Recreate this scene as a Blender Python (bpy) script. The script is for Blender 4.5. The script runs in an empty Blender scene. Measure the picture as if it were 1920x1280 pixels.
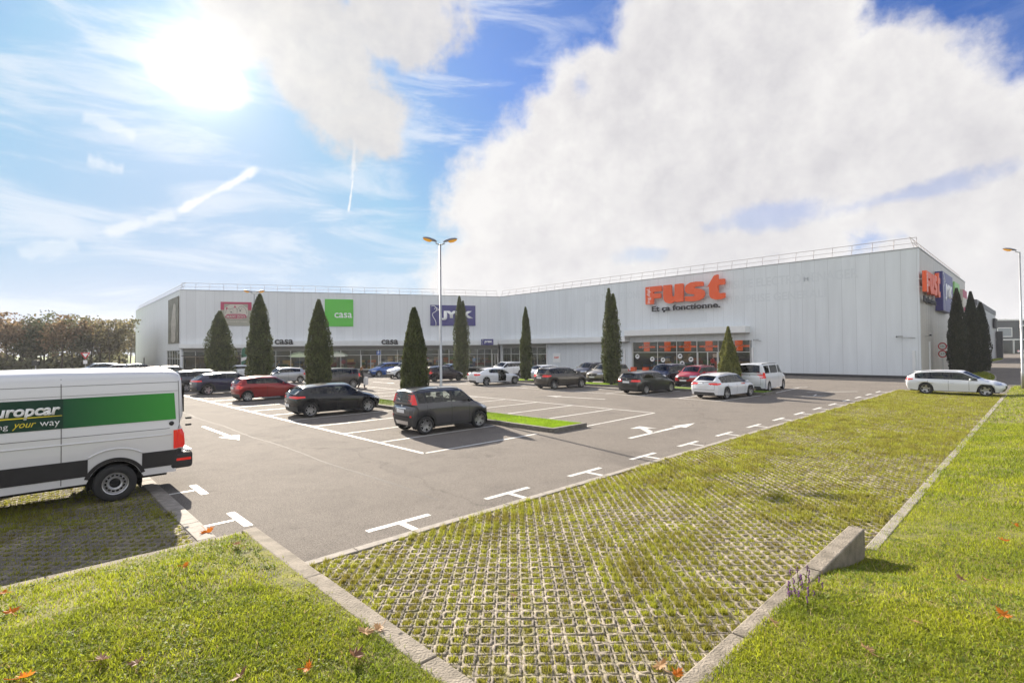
import bpy, bmesh, math, random
import numpy as np
from mathutils import Vector, Matrix
from mathutils.bvhtree import BVHTree

random.seed(7); RNG = np.random.default_rng(7)
D2R = math.radians
scene = bpy.context.scene
COL = scene.collection

# ------------------------------------------------------------ camera, sky, sun, exposure
CAM_H = 2.87
cam = bpy.data.cameras.new("camera"); camo = bpy.data.objects.new("camera", cam); COL.objects.link(camo)
FPX, PITCH, ROLL = 970.98, .0162133, .0087794
cam.sensor_width = 36; cam.lens = 36 * FPX / 1920; cam.clip_start = .1; cam.clip_end = 3000
camo.matrix_world = Matrix.Translation((0, 0, CAM_H)) @ Matrix.Rotation(math.pi/2 + PITCH, 4, 'X') @ Matrix.Rotation(-ROLL, 4, 'Z')
scene.camera = camo
scene.view_settings.view_transform = 'Standard'; scene.view_settings.look = 'None'
scene.view_settings.gamma = 1; scene.view_settings.use_curve_mapping = False
scene.view_settings.exposure = 1.40
scene.cycles.max_bounces = 8; scene.cycles.transparent_max_bounces = 12
scene.cycles.caustics_reflective = False; scene.cycles.caustics_refractive = False

SUN_AZ, SUN_EL = D2R(-31.09), D2R(25.28)
sun_dir = Vector((math.sin(SUN_AZ)*math.cos(SUN_EL), math.cos(SUN_AZ)*math.cos(SUN_EL), math.sin(SUN_EL)))
sl = bpy.data.lights.new("sun", 'SUN'); sl.energy = 5.0; sl.angle = D2R(.6); sl.color = (1, .90, .76)
so = bpy.data.objects.new("sun", sl); COL.objects.link(so)
so.rotation_euler = sun_dir.to_track_quat('Z', 'Y').to_euler(); so.location = (-30, 40, 60)

# pixel of the survey photograph -> world direction (used once to measure where things stand)
def ray(px, py):
    u, v = px-960, py-640; c, s = math.cos(ROLL), math.sin(ROLL)
    a, b = c*u - s*v, s*u + c*v
    xc, zc = a/FPX, -b/FPX
    return Vector((xc, math.cos(PITCH) - zc*math.sin(PITCH), math.sin(PITCH) + zc*math.cos(PITCH)))
A1, A2 = D2R(-43.9726), D2R(46.0274)
E1 = Vector((math.sin(A1), math.cos(A1), 0)); E2 = Vector((math.sin(A2), math.cos(A2), 0))
def W(s, t, z=0): return E2*s + E1*t + Vector((0, 0, z))        # car-park grid -> world
def ST(px, py, z=0):
    d = ray(px, py); p = d*((z-CAM_H)/d.z); return p.dot(E2), p.dot(E1)
ANG_S = math.pi/2 - A2          # heading angle of +s
ANG_T = math.pi/2 - A1          # heading angle of +t

world = bpy.data.worlds.new("World"); scene.world = world; world.use_nodes = True
def build_sky():
    nt = world.node_tree; N = nt.nodes; L = nt.links; N.clear()
    def node(t, **k):
        n = N.new(t)
        for a, b in k.items(): setattr(n, a, b)
        return n
    def setin(n, i, v):
        if hasattr(v, 'is_output') or isinstance(v, bpy.types.NodeSocket): L.new(v, n.inputs[i])
        else: n.inputs[i].default_value = v
    def M(op, a, b=None, c=None, clamp=False):
        n = node('ShaderNodeMath', operation=op, use_clamp=clamp); setin(n, 0, a)
        if b is not None: setin(n, 1, b)
        if c is not None: setin(n, 2, c)
        return n.outputs[0]
    def V(op, a, b=None):
        n = node('ShaderNodeVectorMath', operation=op); setin(n, 0, a)
        if b is not None: setin(n, 1, b)
        return n.outputs['Value'] if op in ('DOT_PRODUCT', 'LENGTH') else n.outputs[0]
    def mix(f, a, b):
        n = node('ShaderNodeMix', data_type='RGBA'); setin(n, 0, f); setin(n, 6, a); setin(n, 7, b); return n.outputs[2]
    def noise(vec, sc, det=6, rough=.55, dist=0.):
        n = node('ShaderNodeTexNoise'); setin(n, 'Vector', vec); n.inputs['Scale'].default_value = sc
        n.inputs['Detail'].default_value = det; n.inputs['Roughness'].default_value = rough; n.inputs['Distortion'].default_value = dist
        return n.outputs[0]
    def sstep(x, a, b):
        n = node('ShaderNodeMapRange', interpolation_type='SMOOTHSTEP'); setin(n, 0, x)
        n.inputs[1].default_value = a; n.inputs[2].default_value = b; return n.outputs[0]
    K = SKY_K
    def C(r, g, b): return (r/K, g/K, b/K, 1)
    tc = node('ShaderNodeTexCoord').outputs['Generated']
    d = V('NORMALIZE', tc)
    sep = node('ShaderNodeSeparateXYZ'); L.new(d, sep.inputs[0]); x, y, z = sep.outputs
    az = M('ARCTAN2', x, y); el = M('ARCSINE', z)
    sky = node('ShaderNodeTexSky', sky_type='NISHITA', sun_disc=False)
    sky.sun_elevation = SUN_EL; sky.sun_rotation = SUN_AZ; sky.air_density = 1.0; sky.dust_density = .6; sky.ozone_density = 2.5; sky.altitude = 400
    bs = node('ShaderNodeVectorMath', operation='MULTIPLY'); L.new(sky.outputs[0], bs.inputs[0]); bs.inputs[1].default_value = (.095, .262, .54); base = V('MINIMUM', bs.outputs[0], C(.45, .50, .79)[:3])
    cosang = V('DOT_PRODUCT', d, tuple(sun_dir)); ca = M('MAXIMUM', cosang, 0.0)
    # air lit by the low sun: pale near the horizon and around the sun
    hz = M('POWER', M('SUBTRACT', 1.0, M('ABSOLUTE', z), clamp=True), 7.5)
    col = mix(M('MULTIPLY', hz, .93), base, C(.80, .84, .88))
    col = mix(M('MULTIPLY', M('POWER', ca, 6.0), .42), col, C(.62, .76, .95))
    ang2 = node('ShaderNodeCombineXYZ'); L.new(az, ang2.inputs[0]); L.new(el, ang2.inputs[1]); P = ang2.outputs[0]
    def azel(px, py):
        r = ray(px, py).normalized(); return math.atan2(r.x, r.y), math.asin(r.z)
    def blob(px, py, rx, ry, rot=0.):
        a, e = azel(px, py); rr = FPX*math.hypot(1, (px-960)/FPX)
        sx = rx/(rr*math.hypot(1, (px-960)/FPX)); sy = ry/rr
        n = node('ShaderNodeMapping', vector_type='TEXTURE'); setin(n, 0, P)
        n.inputs['Location'].default_value = (a, e, 0); n.inputs['Rotation'].default_value = (0, 0, D2R(rot)); n.inputs['Scale'].default_value = (sx, sy, 1)
        return M('SUBTRACT', 1.0, V('LENGTH', n.outputs[0]))
    n1 = noise(d, 5.5, 9, .60); n2 = noise(d, 20, 7, .62)
    rag = M('ADD', M('MULTIPLY', M('SUBTRACT', n1, .5), 1.9), M('MULTIPLY', M('SUBTRACT', n2, .5), 1.15))
    # high thin cirrus, stretched along the horizon
    mp = node('ShaderNodeMapping'); setin(mp, 0, P); mp.inputs['Scale'].default_value = (1.6, 7.0, 1); mp.inputs['Rotation'].default_value = (0, 0, D2R(-14))
    cir = noise(mp.outputs[0], 2.1, 8, .62, .6)
    cirm = M('MULTIPLY', sstep(cir, .44, .66), M('MULTIPLY_ADD', sstep(az, .35, -.1), .55, .10))
    col = mix(cirm, col, C(.84, .89, .97))
    def contrail(p, q, w, soft):
        a0, e0 = azel(*p); a1, e1 = azel(*q); dx, dy = a1-a0, e1-e0; ln = math.hypot(dx, dy)
        n = node('ShaderNodeMapping', vector_type='TEXTURE'); setin(n, 0, P)
        n.inputs['Location'].default_value = ((a0+a1)/2, (e0+e1)/2, 0); n.inputs['Rotation'].default_value = (0, 0, math.atan2(dy, dx))
        n.inputs['Scale'].default_value = (ln/2, w, 1)
        s = node('ShaderNodeSeparateXYZ'); L.new(n.outputs[0], s.inputs[0])
        lat = M('ADD', M('ABSOLUTE', s.outputs[1]), M('MULTIPLY', M('SUBTRACT', noise(d, 34, 5), .5), 2.4))
        m = M('MULTIPLY', sstep(lat, 1.0, .1), sstep(M('ABSOLUTE', s.outputs[0]), 1.0, .78))
        return M('MULTIPLY', m, soft)
    for p, q, w, sft in (((325, 402), (488, 312), .0085, .85), ((190, 440), (335, 398), .012, .5), ((30, 478), (150, 455), .016, .35),
                         ((653, 400), (662, 335), .0030, .8), ((660, 340), (667, 255), .006, .65), ((150, 215), (260, 255), .012, .4), ((160, 298), (235, 318), .014, .45)):
        col = mix(contrail(p, q, w, sft), col, C(1.0, 1.0, 1.0))
    # broken cloud across the sun
    L1 = M('MAXIMUM', blob(350, 125, 100, 68), blob(415, 165, 66, 45))
    L2 = M('MAXIMUM', blob(600, 110, 235, 125, -42), blob(520, 30, 190, 105))
    L2 = M('MAXIMUM', L2, M('MAXIMUM', blob(690, 215, 95, 75, -50), M('SUBTRACT', blob(750, 50, 170, 100), .12)))
    lm = M('MAXIMUM', L1, L2)
    lmask = M('MULTIPLY', sstep(M('ADD', lm, M('MULTIPLY', rag, .55)), .02, .34), .93)
    lrel = M('SUBTRACT', noise(d, 12, 7, .6), noise(V('ADD', d, tuple(sun_dir*.02)), 12, 7, .6)); lcol = mix(M('MULTIPLY_ADD', lrel, 2.4, .55, clamp=True), C(.66, .65, .66), C(.84, .81, .78))
    col = mix(lmask, col, lcol)
    # the great cumulus on the right
    B = None
    for b in ((1400, 230, 330, 265), (1150, 330, 290, 200), (1620, 250, 260, 220), (1010, 420, 210, 190), (1330, 90, 235, 150), (1500, 60, 150, 110), (1790, 330, 280, 170),
              (1130, 190, 130, 100), (1650, 130, 110, 90), (1900, 480, 420, 150), (1250, 470, 380, 120), (950, 520, 190, 120)):
        q = blob(*b); B = q if B is None else M('MAXIMUM', B, q)
    gap = M('MAXIMUM', blob(1430, 408, 130, 24, 4), M('SUBTRACT', blob(1690, 368, 230, 22, 6), .2)); gap = M('MAXIMUM', gap, blob(1215, 478, 60, 20)); gap = M('MAXIMUM', gap, M('SUBTRACT', blob(1092, 158, 26, 30), .25))
    gm = sstep(M('ADD', gap, M('MULTIPLY', rag, 1.5)), -.1, .8)
    bm = sstep(M('ADD', B, M('MULTIPLY', rag, .42)), -.03, .27)
    bm = M('MULTIPLY', bm, M('SUBTRACT', 1.0, M('MULTIPLY', gm, .42)))
    n3 = noise(d, 2.6, 6, .5)
    shade = M('ADD', M('MULTIPLY', sstep(B, .05, .6), .50), M('MULTIPLY', sstep(n3, .36, .64), .60))
    towards = sstep(az, .75, -.1)
    shade = M('SUBTRACT', shade, M('MULTIPLY', towards, .30), clamp=True)
    n4 = noise(d, 9.0, 8, .66, .4); fine = M('ADD', M('MULTIPLY', M('SUBTRACT', n2, .5), .35), M('MULTIPLY', M('SUBTRACT', n4, .5), 1.15))
    def relief(sc, det, off):
        a = noise(d, sc, det, .6); o2 = V('ADD', d, tuple(sun_dir*off)); return M('SUBTRACT', a, noise(o2, sc, det, .6))
    rel = M('ADD', M('MULTIPLY', relief(5.0, 7, .040), -1.5), M('MULTIPLY', relief(13, 5, .014), -.9))
    bcol = mix(M('SUBTRACT', M('MULTIPLY_ADD', shade, .64, .03), M('ADD', rel, M('MULTIPLY', fine, -.35)), clamp=True), C(.92, .90, .89), C(.58, .57, .61))
    bcol = mix(M('MULTIPLY', hz, .8), bcol, C(.86, .85, .87))
    col = mix(bm, col, bcol)
    # unseen bright cumulus added behind and beside the camera to lift the shaded walls
    back = sstep(M('ABSOLUTE', az), .98, 1.35); nb = noise(d, 2.2, 7, .58)
    bk = M('MULTIPLY', M('MULTIPLY', sstep(nb, .40, .52), back), sstep(z, -.02, .05))
    col = mix(bk, col, C(1.05, 1.06, 1.08))
    # light of the veiled sun scattered forward in the cloud
    g = M('ADD', M('MULTIPLY', M('POWER', ca, 900.0), .9/K), M('ADD', M('MULTIPLY', M('POWER', ca, 60.0), .10/K), M('MULTIPLY', M('POWER', ca, 180.0), .22/K)))
    gl = node('ShaderNodeVectorMath', operation='SCALE'); gl.inputs[0].default_value = (1, .97, .90); setin(gl, 3, g)
    add = node('ShaderNodeVectorMath', operation='ADD'); L.new(col, add.inputs[0]); L.new(gl.outputs[0], add.inputs[1])
    # below the horizon
    bg = node('ShaderNodeBackground'); L.new(add.outputs[0], bg.inputs[0]); bg.inputs[1].default_value = .1
    out = node('ShaderNodeOutputWorld'); L.new(bg.outputs[0], out.inputs[0])
SKY_K = .1 * 2**scene.view_settings.exposure      # colours above are written as they read in the picture
build_sky()

# ------------------------------------------------------------ helpers
def tag(o, label=None, cat=None, group=None, kind=None):
    if label: o["label"] = label
    if cat: o["category"] = cat
    if group: o["group"] = group
    if kind: o["kind"] = kind
    return o
def empty(name, loc=(0, 0, 0), rz=0., label=None, cat=None, group=None):
    o = bpy.data.objects.new(name, None); o.empty_display_size = .3; COL.objects.link(o)
    o.location = loc; o.rotation_euler = (0, 0, rz); return tag(o, label, cat, group)
class MB:
    """collects simple shapes and links them as one mesh"""
    def __init__(s): s.v = []; s.f = []; s.m = []
    def add(s, vs, fs, mi=0):
        b = len(s.v); s.v += [tuple(p) for p in vs]; s.f += [tuple(b+i for i in f) for f in fs]; s.m += [mi]*len(fs); return s
    def box(s, c, d, mi=0, rz=0., M=None):
        x, y, z = d[0]/2, d[1]/2, d[2]/2; vs = [Vector((a*x, b*y, e*z)) for e in (-1, 1) for b in (-1, 1) for a in (-1, 1)]
        if rz: R = Matrix.Rotation(rz, 3, 'Z'); vs = [R@p for p in vs]
        if M: vs = [M@p for p in vs]
        c = Vector(c)
        return s.add([p+c for p in vs], [(0, 2, 3, 1), (4, 5, 7, 6), (0, 1, 5, 4), (2, 6, 7, 3), (0, 4, 6, 2), (1, 3, 7, 5)], mi)
    def bx(s, x0, x1, y0, y1, z0, z1, mi=0): return s.box(((x0+x1)/2, (y0+y1)/2, (z0+z1)/2), (abs(x1-x0), abs(y1-y0), abs(z1-z0)), mi)
    def tube(s, pts, r, n=8, mi=0, cap=True):
        pts = [Vector(p) for p in pts]; rs = r if isinstance(r, (list, tuple)) else [r]*len(pts); rings = []; base = len(s.v)
        for i, p in enumerate(pts):
            t = (pts[min(i+1, len(pts)-1)] - pts[max(i-1, 0)]).normalized()
            up = Vector((0, 0, 1)) if abs(t.z) < .95 else Vector((0, 1, 0))
            a = t.cross(up).normalized(); b = t.cross(a)
            s.v += [tuple(p + (a*math.cos(k*2*math.pi/n) + b*math.sin(k*2*math.pi/n))*rs[i]) for k in range(n)]
        for i in range(len(pts)-1):
            for k in range(n):
                s.f.append((base+i*n+k, base+i*n+(k+1) % n, base+(i+1)*n+(k+1) % n, base+(i+1)*n+k)); s.m.append(mi)
        if cap:
            s.f.append(tuple(base+k for k in range(n))[::-1]); s.f.append(tuple(base+(len(pts)-1)*n+k for k in range(n))); s.m += [mi, mi]
        return s
    def prism(s, poly, z0, z1, mi=0):
        n = len(poly); vs = [(p[0], p[1], z0) for p in poly]+[(p[0], p[1], z1) for p in poly]
        return s.add(vs, [tuple(range(n))[::-1], tuple(range(n, 2*n))]+[(i, (i+1) % n, n+(i+1) % n, n+i) for i in range(n)], mi)
    def lathe(s, prof, n=24, mi=0, axis='Z'):
        base = len(s.v); m = len(prof)
        for k in range(n):
            a = 2*math.pi*k/n
            for r, z in prof:
                s.v.append((r*math.cos(a), r*math.sin(a), z) if axis == 'Z' else (r*math.cos(a), z, r*math.sin(a)))
        for k in range(n):
            for j in range(m-1):
                s.f.append((base+k*m+j, base+((k+1) % n)*m+j, base+((k+1) % n)*m+j+1, base+k*m+j+1)); s.m.append(mi)
        return s
    def ball(s, c, r, mi=0, n=10, sc=(1, 1, 1)):
        prof = [(math.sin(math.pi*i/n)*r, -math.cos(math.pi*i/n)*r) for i in range(n+1)]; b = len(s.v); s.lathe(prof, n+2, mi)
        for i in range(b, len(s.v)):
            p = s.v[i]; s.v[i] = (p[0]*sc[0]+c[0], p[1]*sc[1]+c[1], p[2]*sc[2]+c[2])
        return s
    def grid(s, G, mi=0):
        """G: list of rows of points"""
        h, w = len(G), len(G[0]); b = len(s.v)
        for r in G: s.v += [tuple(p) for p in r]
        for j in range(h-1):
            for i in range(w-1): s.f.append((b+j*w+i, b+j*w+i+1, b+(j+1)*w+i+1, b+(j+1)*w+i)); s.m.append(mi)
        return s
    def xf(s, M): s.v = [tuple(M@Vector(p)) for p in s.v]; return s
    def mesh(s, name, mats, smooth=False):
        me = bpy.data.meshes.new(name); me.from_pydata(s.v, [], s.f)
        for m in (mats if isinstance(mats, (list, tuple)) else [mats]): me.materials.append(m)
        if any(s.m): me.polygons.foreach_set('material_index', s.m)
        if smooth: me.polygons.foreach_set('use_smooth', [True]*len(s.f))
        me.update(); return me
    def obj(s, name, mats, parent=None, smooth=False, Mw=None, bevel=0):
        o = bpy.data.objects.new(name, s.mesh(name, mats, smooth)); COL.objects.link(o)
        if parent: o.parent = parent
        if Mw is not None: o.matrix_local = Mw
        if smooth == 'auto' or bevel:
            pass
        if bevel:
            b = o.modifiers.new('bevel', 'BEVEL'); b.width = bevel; b.segments = 2; b.limit_method = 'ANGLE'
        return o
def np_mesh(name, verts, faces, mats, parent=None):
    """verts (N,3), faces (M,k) arrays"""
    me = bpy.data.meshes.new(name); n, k = faces.shape
    me.vertices.add(len(verts)); me.vertices.foreach_set('co', np.ascontiguousarray(verts, dtype=np.float32).ravel())
    me.loops.add(n*k); me.loops.foreach_set('vertex_index', np.ascontiguousarray(faces, dtype=np.int32).ravel())
    me.polygons.add(n); me.polygons.foreach_set('loop_start', np.arange(0, n*k, k, dtype=np.int32)); me.polygons.foreach_set('loop_total', np.full(n, k, dtype=np.int32))
    me.update(calc_edges=True); me.validate()
    for m in (mats if isinstance(mats, (list, tuple)) else [mats]): me.materials.append(m)
    o = bpy.data.objects.new(name, me); COL.objects.link(o)
    if parent: o.parent = parent
    return o
def text_mesh(txt, size=1., offset=0., extrude=0., align='LEFT', shear=0., spacing=1.):
    cu = bpy.data.curves.new('t', 'FONT'); cu.body = txt; cu.size = size; cu.offset = offset; cu.extrude = extrude; cu.align_x = align; cu.shear = shear
    cu.space_character = spacing; cu.resolution_u = 4
    o = bpy.data.objects.new('t', cu); COL.objects.link(o); me = bpy.data.meshes.new_from_object(o)
    bpy.data.objects.remove(o); bpy.data.curves.remove(cu); return me
UP = Matrix.Rotation(math.pi/2, 4, 'X')      # lays flat lettering upright, facing -Y
def text_obj(name, txt, width, mat, parent, M, offset=0., extrude=.01, height=None, shear=0., spacing=1.):
    """lettering scaled to the given width (and height), left-bottom at the frame origin"""
    me = text_mesh(txt, 1., offset, 0, 'LEFT', shear, spacing); n = len(me.vertices); co = np.empty(n*3); me.vertices.foreach_get('co', co); co = co.reshape(-1, 3)
    lo, hi = co.min(0), co.max(0); k = width/(hi[0]-lo[0]); ky = k if height is None else height/(hi[1]-lo[1])
    co[:, 0] = (co[:, 0]-lo[0])*k; co[:, 1] = (co[:, 1]-lo[1])*ky; me.vertices.foreach_set('co', co.ravel())
    me.materials.append(mat); me.update(); o = bpy.data.objects.new(name, me); COL.objects.link(o)
    if extrude > 0:
        s = o.modifiers.new('depth', 'SOLIDIFY'); s.thickness = extrude; s.offset = 1
    if parent: o.parent = parent
    o.matrix_local = M @ UP; return o

# ------------------------------------------------------------ materials
def mat(name, col=(.5, .5, .5), rough=.6, metal=0., noise=0., nscale=8., bump=0., bscale=60., emit=None, spec=.5, coat=0., alpha=1., col2=None, isl=0., coords='Object', trans=0.):
    m = bpy.data.materials.new(name); m.use_nodes = True; nt = m.node_tree; N = nt.nodes; L = nt.links; b = N['Principled BSDF']
    b.inputs['Base Color'].default_value = (*col, 1); b.inputs['Roughness'].default_value = rough; b.inputs['Metallic'].default_value = metal
    b.inputs['Specular IOR Level'].default_value = spec; b.inputs['Coat Weight'].default_value = coat; b.inputs['Alpha'].default_value = alpha
    if coat: b.inputs['Coat Roughness'].default_value = .03
    tc = N.new('ShaderNodeTexCoord')
    if noise:
        n = N.new('ShaderNodeTexNoise'); n.inputs['Scale'].default_value = nscale; n.inputs['Detail'].default_value = 5; L.new(tc.outputs[coords], n.inputs[0])
        r = N.new('ShaderNodeValToRGB'); c2 = col2 or tuple(max(0, c*(1-noise)) for c in col); c1 = col if col2 else tuple(min(1, c*(1+noise)) for c in col)
        r.color_ramp.elements[0].position = .32; r.color_ramp.elements[1].position = .68
        r.color_ramp.elements[0].color = (*c2, 1); r.color_ramp.elements[1].color = (*c1, 1)
        L.new(n.outputs[0], r.inputs[0]); src = r.outputs[0]
        if isl:
            g = N.new('ShaderNodeNewGeometry'); mr = N.new('ShaderNodeMapRange'); mr.inputs[3].default_value = 1-isl; mr.inputs[4].default_value = 1+isl
            L.new(g.outputs['Random Per Island'], mr.inputs[0]); h = N.new('ShaderNodeHueSaturation'); L.new(src, h.inputs['Color']); L.new(mr.outputs[0], h.inputs['Value']); src = h.outputs[0]
        L.new(src, b.inputs['Base Color'])
    if bump:
        n2 = N.new('ShaderNodeTexNoise'); n2.inputs['Scale'].default_value = bscale; n2.inputs['Detail'].default_value = 4; L.new(tc.outputs[coords], n2.inputs[0])
        bp = N.new('ShaderNodeBump'); bp.inputs['Strength'].default_value = bump; bp.inputs['Distance'].default_value = .02; L.new(n2.outputs[0], bp.inputs['Height']); L.new(bp.outputs[0], b.inputs['Normal'])
    if emit: b.inputs['Emission Color'].default_value = (*emit[:3], 1); b.inputs['Emission Strength'].default_value = emit[3]
    if trans:
        t = N.new('ShaderNodeBsdfTranslucent'); mx = N.new('ShaderNodeMixShader'); mx.inputs[0].default_value = trans
        if noise: L.new(src, t.inputs[0])
        else: t.inputs[0].default_value = (*col, 1)
        L.new(b.outputs[0], mx.inputs[1]); L.new(t.outputs[0], mx.inputs[2]); L.new(mx.outputs[0], N['Material Output'].inputs[0])
    return m
def glass(name, tint, refl=1., base=.5, rough=.02, ior=1.5):
    """thin tinted pane: clear part tinted, mirror part by Fresnel"""
    m = bpy.data.materials.new(name); m.use_nodes = True; nt = m.node_tree; N = nt.nodes; L = nt.links; N.remove(N['Principled BSDF'])
    t = N.new('ShaderNodeBsdfTransparent'); t.inputs[0].default_value = (*tint, 1)
    g = N.new('ShaderNodeBsdfGlossy'); g.inputs['Roughness'].default_value = rough
    f = N.new('ShaderNodeFresnel'); f.inputs[0].default_value = ior
    k = N.new('ShaderNodeMath'); k.operation = 'MULTIPLY_ADD'; k.inputs[1].default_value = refl; k.inputs[2].default_value = base; k.use_clamp = True; L.new(f.outputs[0], k.inputs[0])
    mx = N.new('ShaderNodeMixShader'); L.new(k.outputs[0], mx.inputs[0]); L.new(t.outputs[0], mx.inputs[1]); L.new(g.outputs[0], mx.inputs[2]); L.new(mx.outputs[0], N['Material Output'].inputs[0])
    return m
M_white = mat('white_paint', (.78, .78, .77), .45); M_black = mat('black_plastic', (.018, .018, .02), .55); M_dark = mat('dark_rubber', (.012, .012, .013), .8)
M_steel = mat('galvanised_steel', (.42, .43, .44), .4, .7, noise=.12, nscale=3); M_chrome = mat('chrome', (.75, .75, .76), .12, 1.); M_alu = mat('alloy', (.62, .62, .64), .28, .9)
M_text_dark = mat('dark_lettering', (.03, .03, .035), .5); M_orange = mat('orange_sign', (.80, .10, .015), .45); M_text_white = mat('white_lettering', (.85, .85, .85), .5)
M_navy = mat('violet_blue_sign', (.045, .04, .20), .4); M_green = mat('green_sign', (.085, .50, .035), .45); M_frame = mat('white_window_frame', (.62, .62, .6), .5)
M_redsign = mat('sign_red', (.55, .03, .04), .5)

# ------------------------------------------------------------ ground, asphalt, markings, kerbs
def sheet(name, polys, z, m, kind='structure', thick=0.):
    b = MB()
    for p in polys: b.add([(*W(s, t).xy, z) for s, t in p], [tuple(range(len(p)))])
    o = b.obj(name, m); o["kind"] = kind; return o
def rect(s0, s1, t0, t1): return [(s0, t0), (s1, t0), (s1, t1), (s0, t1)]

def asphalt_mat():
    m = bpy.data.materials.new('asphalt'); m.use_nodes = True; nt = m.node_tree; N = nt.nodes; L = nt.links; b = N['Principled BSDF']
    tc = N.new('ShaderNodeTexCoord')
    def noise(sc, det=4, r=.6, dist=0):
        n = N.new('ShaderNodeTexNoise'); n.inputs['Scale'].default_value = sc; n.inputs['Detail'].default_value = det; n.inputs['Roughness'].default_value = r; n.inputs['Distortion'].default_value = dist
        L.new(tc.outputs['Object'], n.inputs[0]); return n.outputs[0]
    def ramp(src, p0, c0, p1, c1):
        r = N.new('ShaderNodeValToRGB'); e = r.color_ramp.elements; e[0].position = p0; e[0].color = (*c0, 1); e[1].position = p1; e[1].color = (*c1, 1); L.new(src, r.inputs[0]); return r.outputs[0]
    def mul(a, bb, f=1.):
        n = N.new('ShaderNodeMix'); n.data_type = 'RGBA'; n.blend_type = 'MULTIPLY'; n.inputs[0].default_value = f; L.new(a, n.inputs[6]); L.new(bb, n.inputs[7]); return n.outputs[2]
    c = ramp(noise(.22, 6, .6), .3, (.172, .157, .142), .7, (.208, .191, .173))
    c = mul(c, ramp(noise(48, 3, .7), .32, (.50, .50, .52), .68, (1.36, 1.33, 1.29)))
    c = mul(c, ramp(noise(190, 2, .6), .38, (.58, .58, .58), .63, (1.42, 1.40, 1.37)))
    c = mul(c, ramp(noise(1.3, 5, .65, 1.2), .34, (.90, .90, .90), .55, (1., 1., 1.)))
    # sealed cracks and repaired seams
    v = N.new('ShaderNodeTexVoronoi'); v.feature = 'DISTANCE_TO_EDGE'; v.inputs['Scale'].default_value = .085
    wv = N.new('ShaderNodeVectorMath'); wv.operation = 'ADD'; L.new(tc.outputs['Object'], wv.inputs[0])
    nn = N.new('ShaderNodeTexNoise'); nn.inputs['Scale'].default_value = .9; nn.inputs['Detail'].default_value = 6; L.new(tc.outputs['Object'], nn.inputs[0])
    sc = N.new('ShaderNodeVectorMath'); sc.operation = 'SCALE'; sc.inputs[3].default_value = 1.6; L.new(nn.outputs[1], sc.inputs[0]); L.new(sc.outputs[0], wv.inputs[1]); L.new(wv.outputs[0], v.inputs[0])
    c = mul(c, ramp(v.outputs['Distance'], .0, (.72, .72, .72), .0022, (1., 1., 1.)), .8)
    # oil drips
    v2 = N.new('ShaderNodeTexVoronoi'); v2.inputs['Scale'].default_value = .55; L.new(wv.outputs[0], v2.inputs[0])
    c = mul(c, ramp(v2.outputs['Distance'], .04, (.60, .60, .61), .13, (1., 1., 1.)), .6)
    c = mul(c, ramp(noise(.55, 4, .5, .8), .30, (.86, .86, .87), .46, (1., 1., 1.)))
    L.new(c, b.inputs['Base Color']); b.inputs['Roughness'].default_value = .92; b.inputs['Specular IOR Level'].default_value = .12
    bp = N.new('ShaderNodeBump'); bp.inputs['Strength'].default_value = .55; bp.inputs['Distance'].default_value = .008
    L.new(noise(130, 3, .7), bp.inputs['Height']); L.new(bp.outputs[0], b.inputs['Normal']); return m
M_asph = asphalt_mat()
M_mark0 = mat('road_marking', (.62, .61, .58), .6, noise=.16, nscale=5, bump=.3, bscale=110)
def conc(name, c, dirt=.35):
    m = mat(name, c, .85, noise=dirt, nscale=7, bump=.5, bscale=55, col2=tuple(x*(1-dirt) for x in c)); return m
def wornpaint():
    m = M_mark0; nt = m.node_tree; N = nt.nodes; L = nt.links; b = N['Principled BSDF']; src = b.inputs['Base Color'].links[0].from_socket; tc = [n for n in N if n.type == 'TEX_COORD'][0]
    n = N.new('ShaderNodeTexNoise'); n.inputs['Scale'].default_value = 26; n.inputs['Detail'].default_value = 6; n.inputs['Roughness'].default_value = .7; L.new(tc.outputs['Object'], n.inputs[0])
    n2 = N.new('ShaderNodeTexNoise'); n2.inputs['Scale'].default_value = .7; n2.inputs['Detail'].default_value = 3; L.new(tc.outputs['Object'], n2.inputs[0])
    a = N.new('ShaderNodeMath'); a.operation = 'MULTIPLY_ADD'; L.new(n2.outputs[0], a.inputs[0]); a.inputs[1].default_value = .35; L.new(n.outputs[0], a.inputs[2])
    r = N.new('ShaderNodeMapRange'); r.inputs[1].default_value = .70; r.inputs[2].default_value = .82; L.new(a.outputs[0], r.inputs[0])
    mx = N.new('ShaderNodeMix'); mx.data_type = 'RGBA'; L.new(r.outputs[0], mx.inputs[0]); L.new(src, mx.inputs[6]); mx.inputs[7].default_value = (.24, .215, .19, 1); L.new(mx.outputs[2], b.inputs['Base Color']); return m
M_mark = wornpaint()
M_conc = conc('kerb_concrete', (.34, .305, .265)); M_kerb_dark = conc('old_kerb', (.20, .185, .16), .45); M_paver = mat('paver_concrete', (.235, .20, .158), .85, noise=.36, nscale=2.2, bump=.5, bscale=90, isl=.10)
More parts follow.
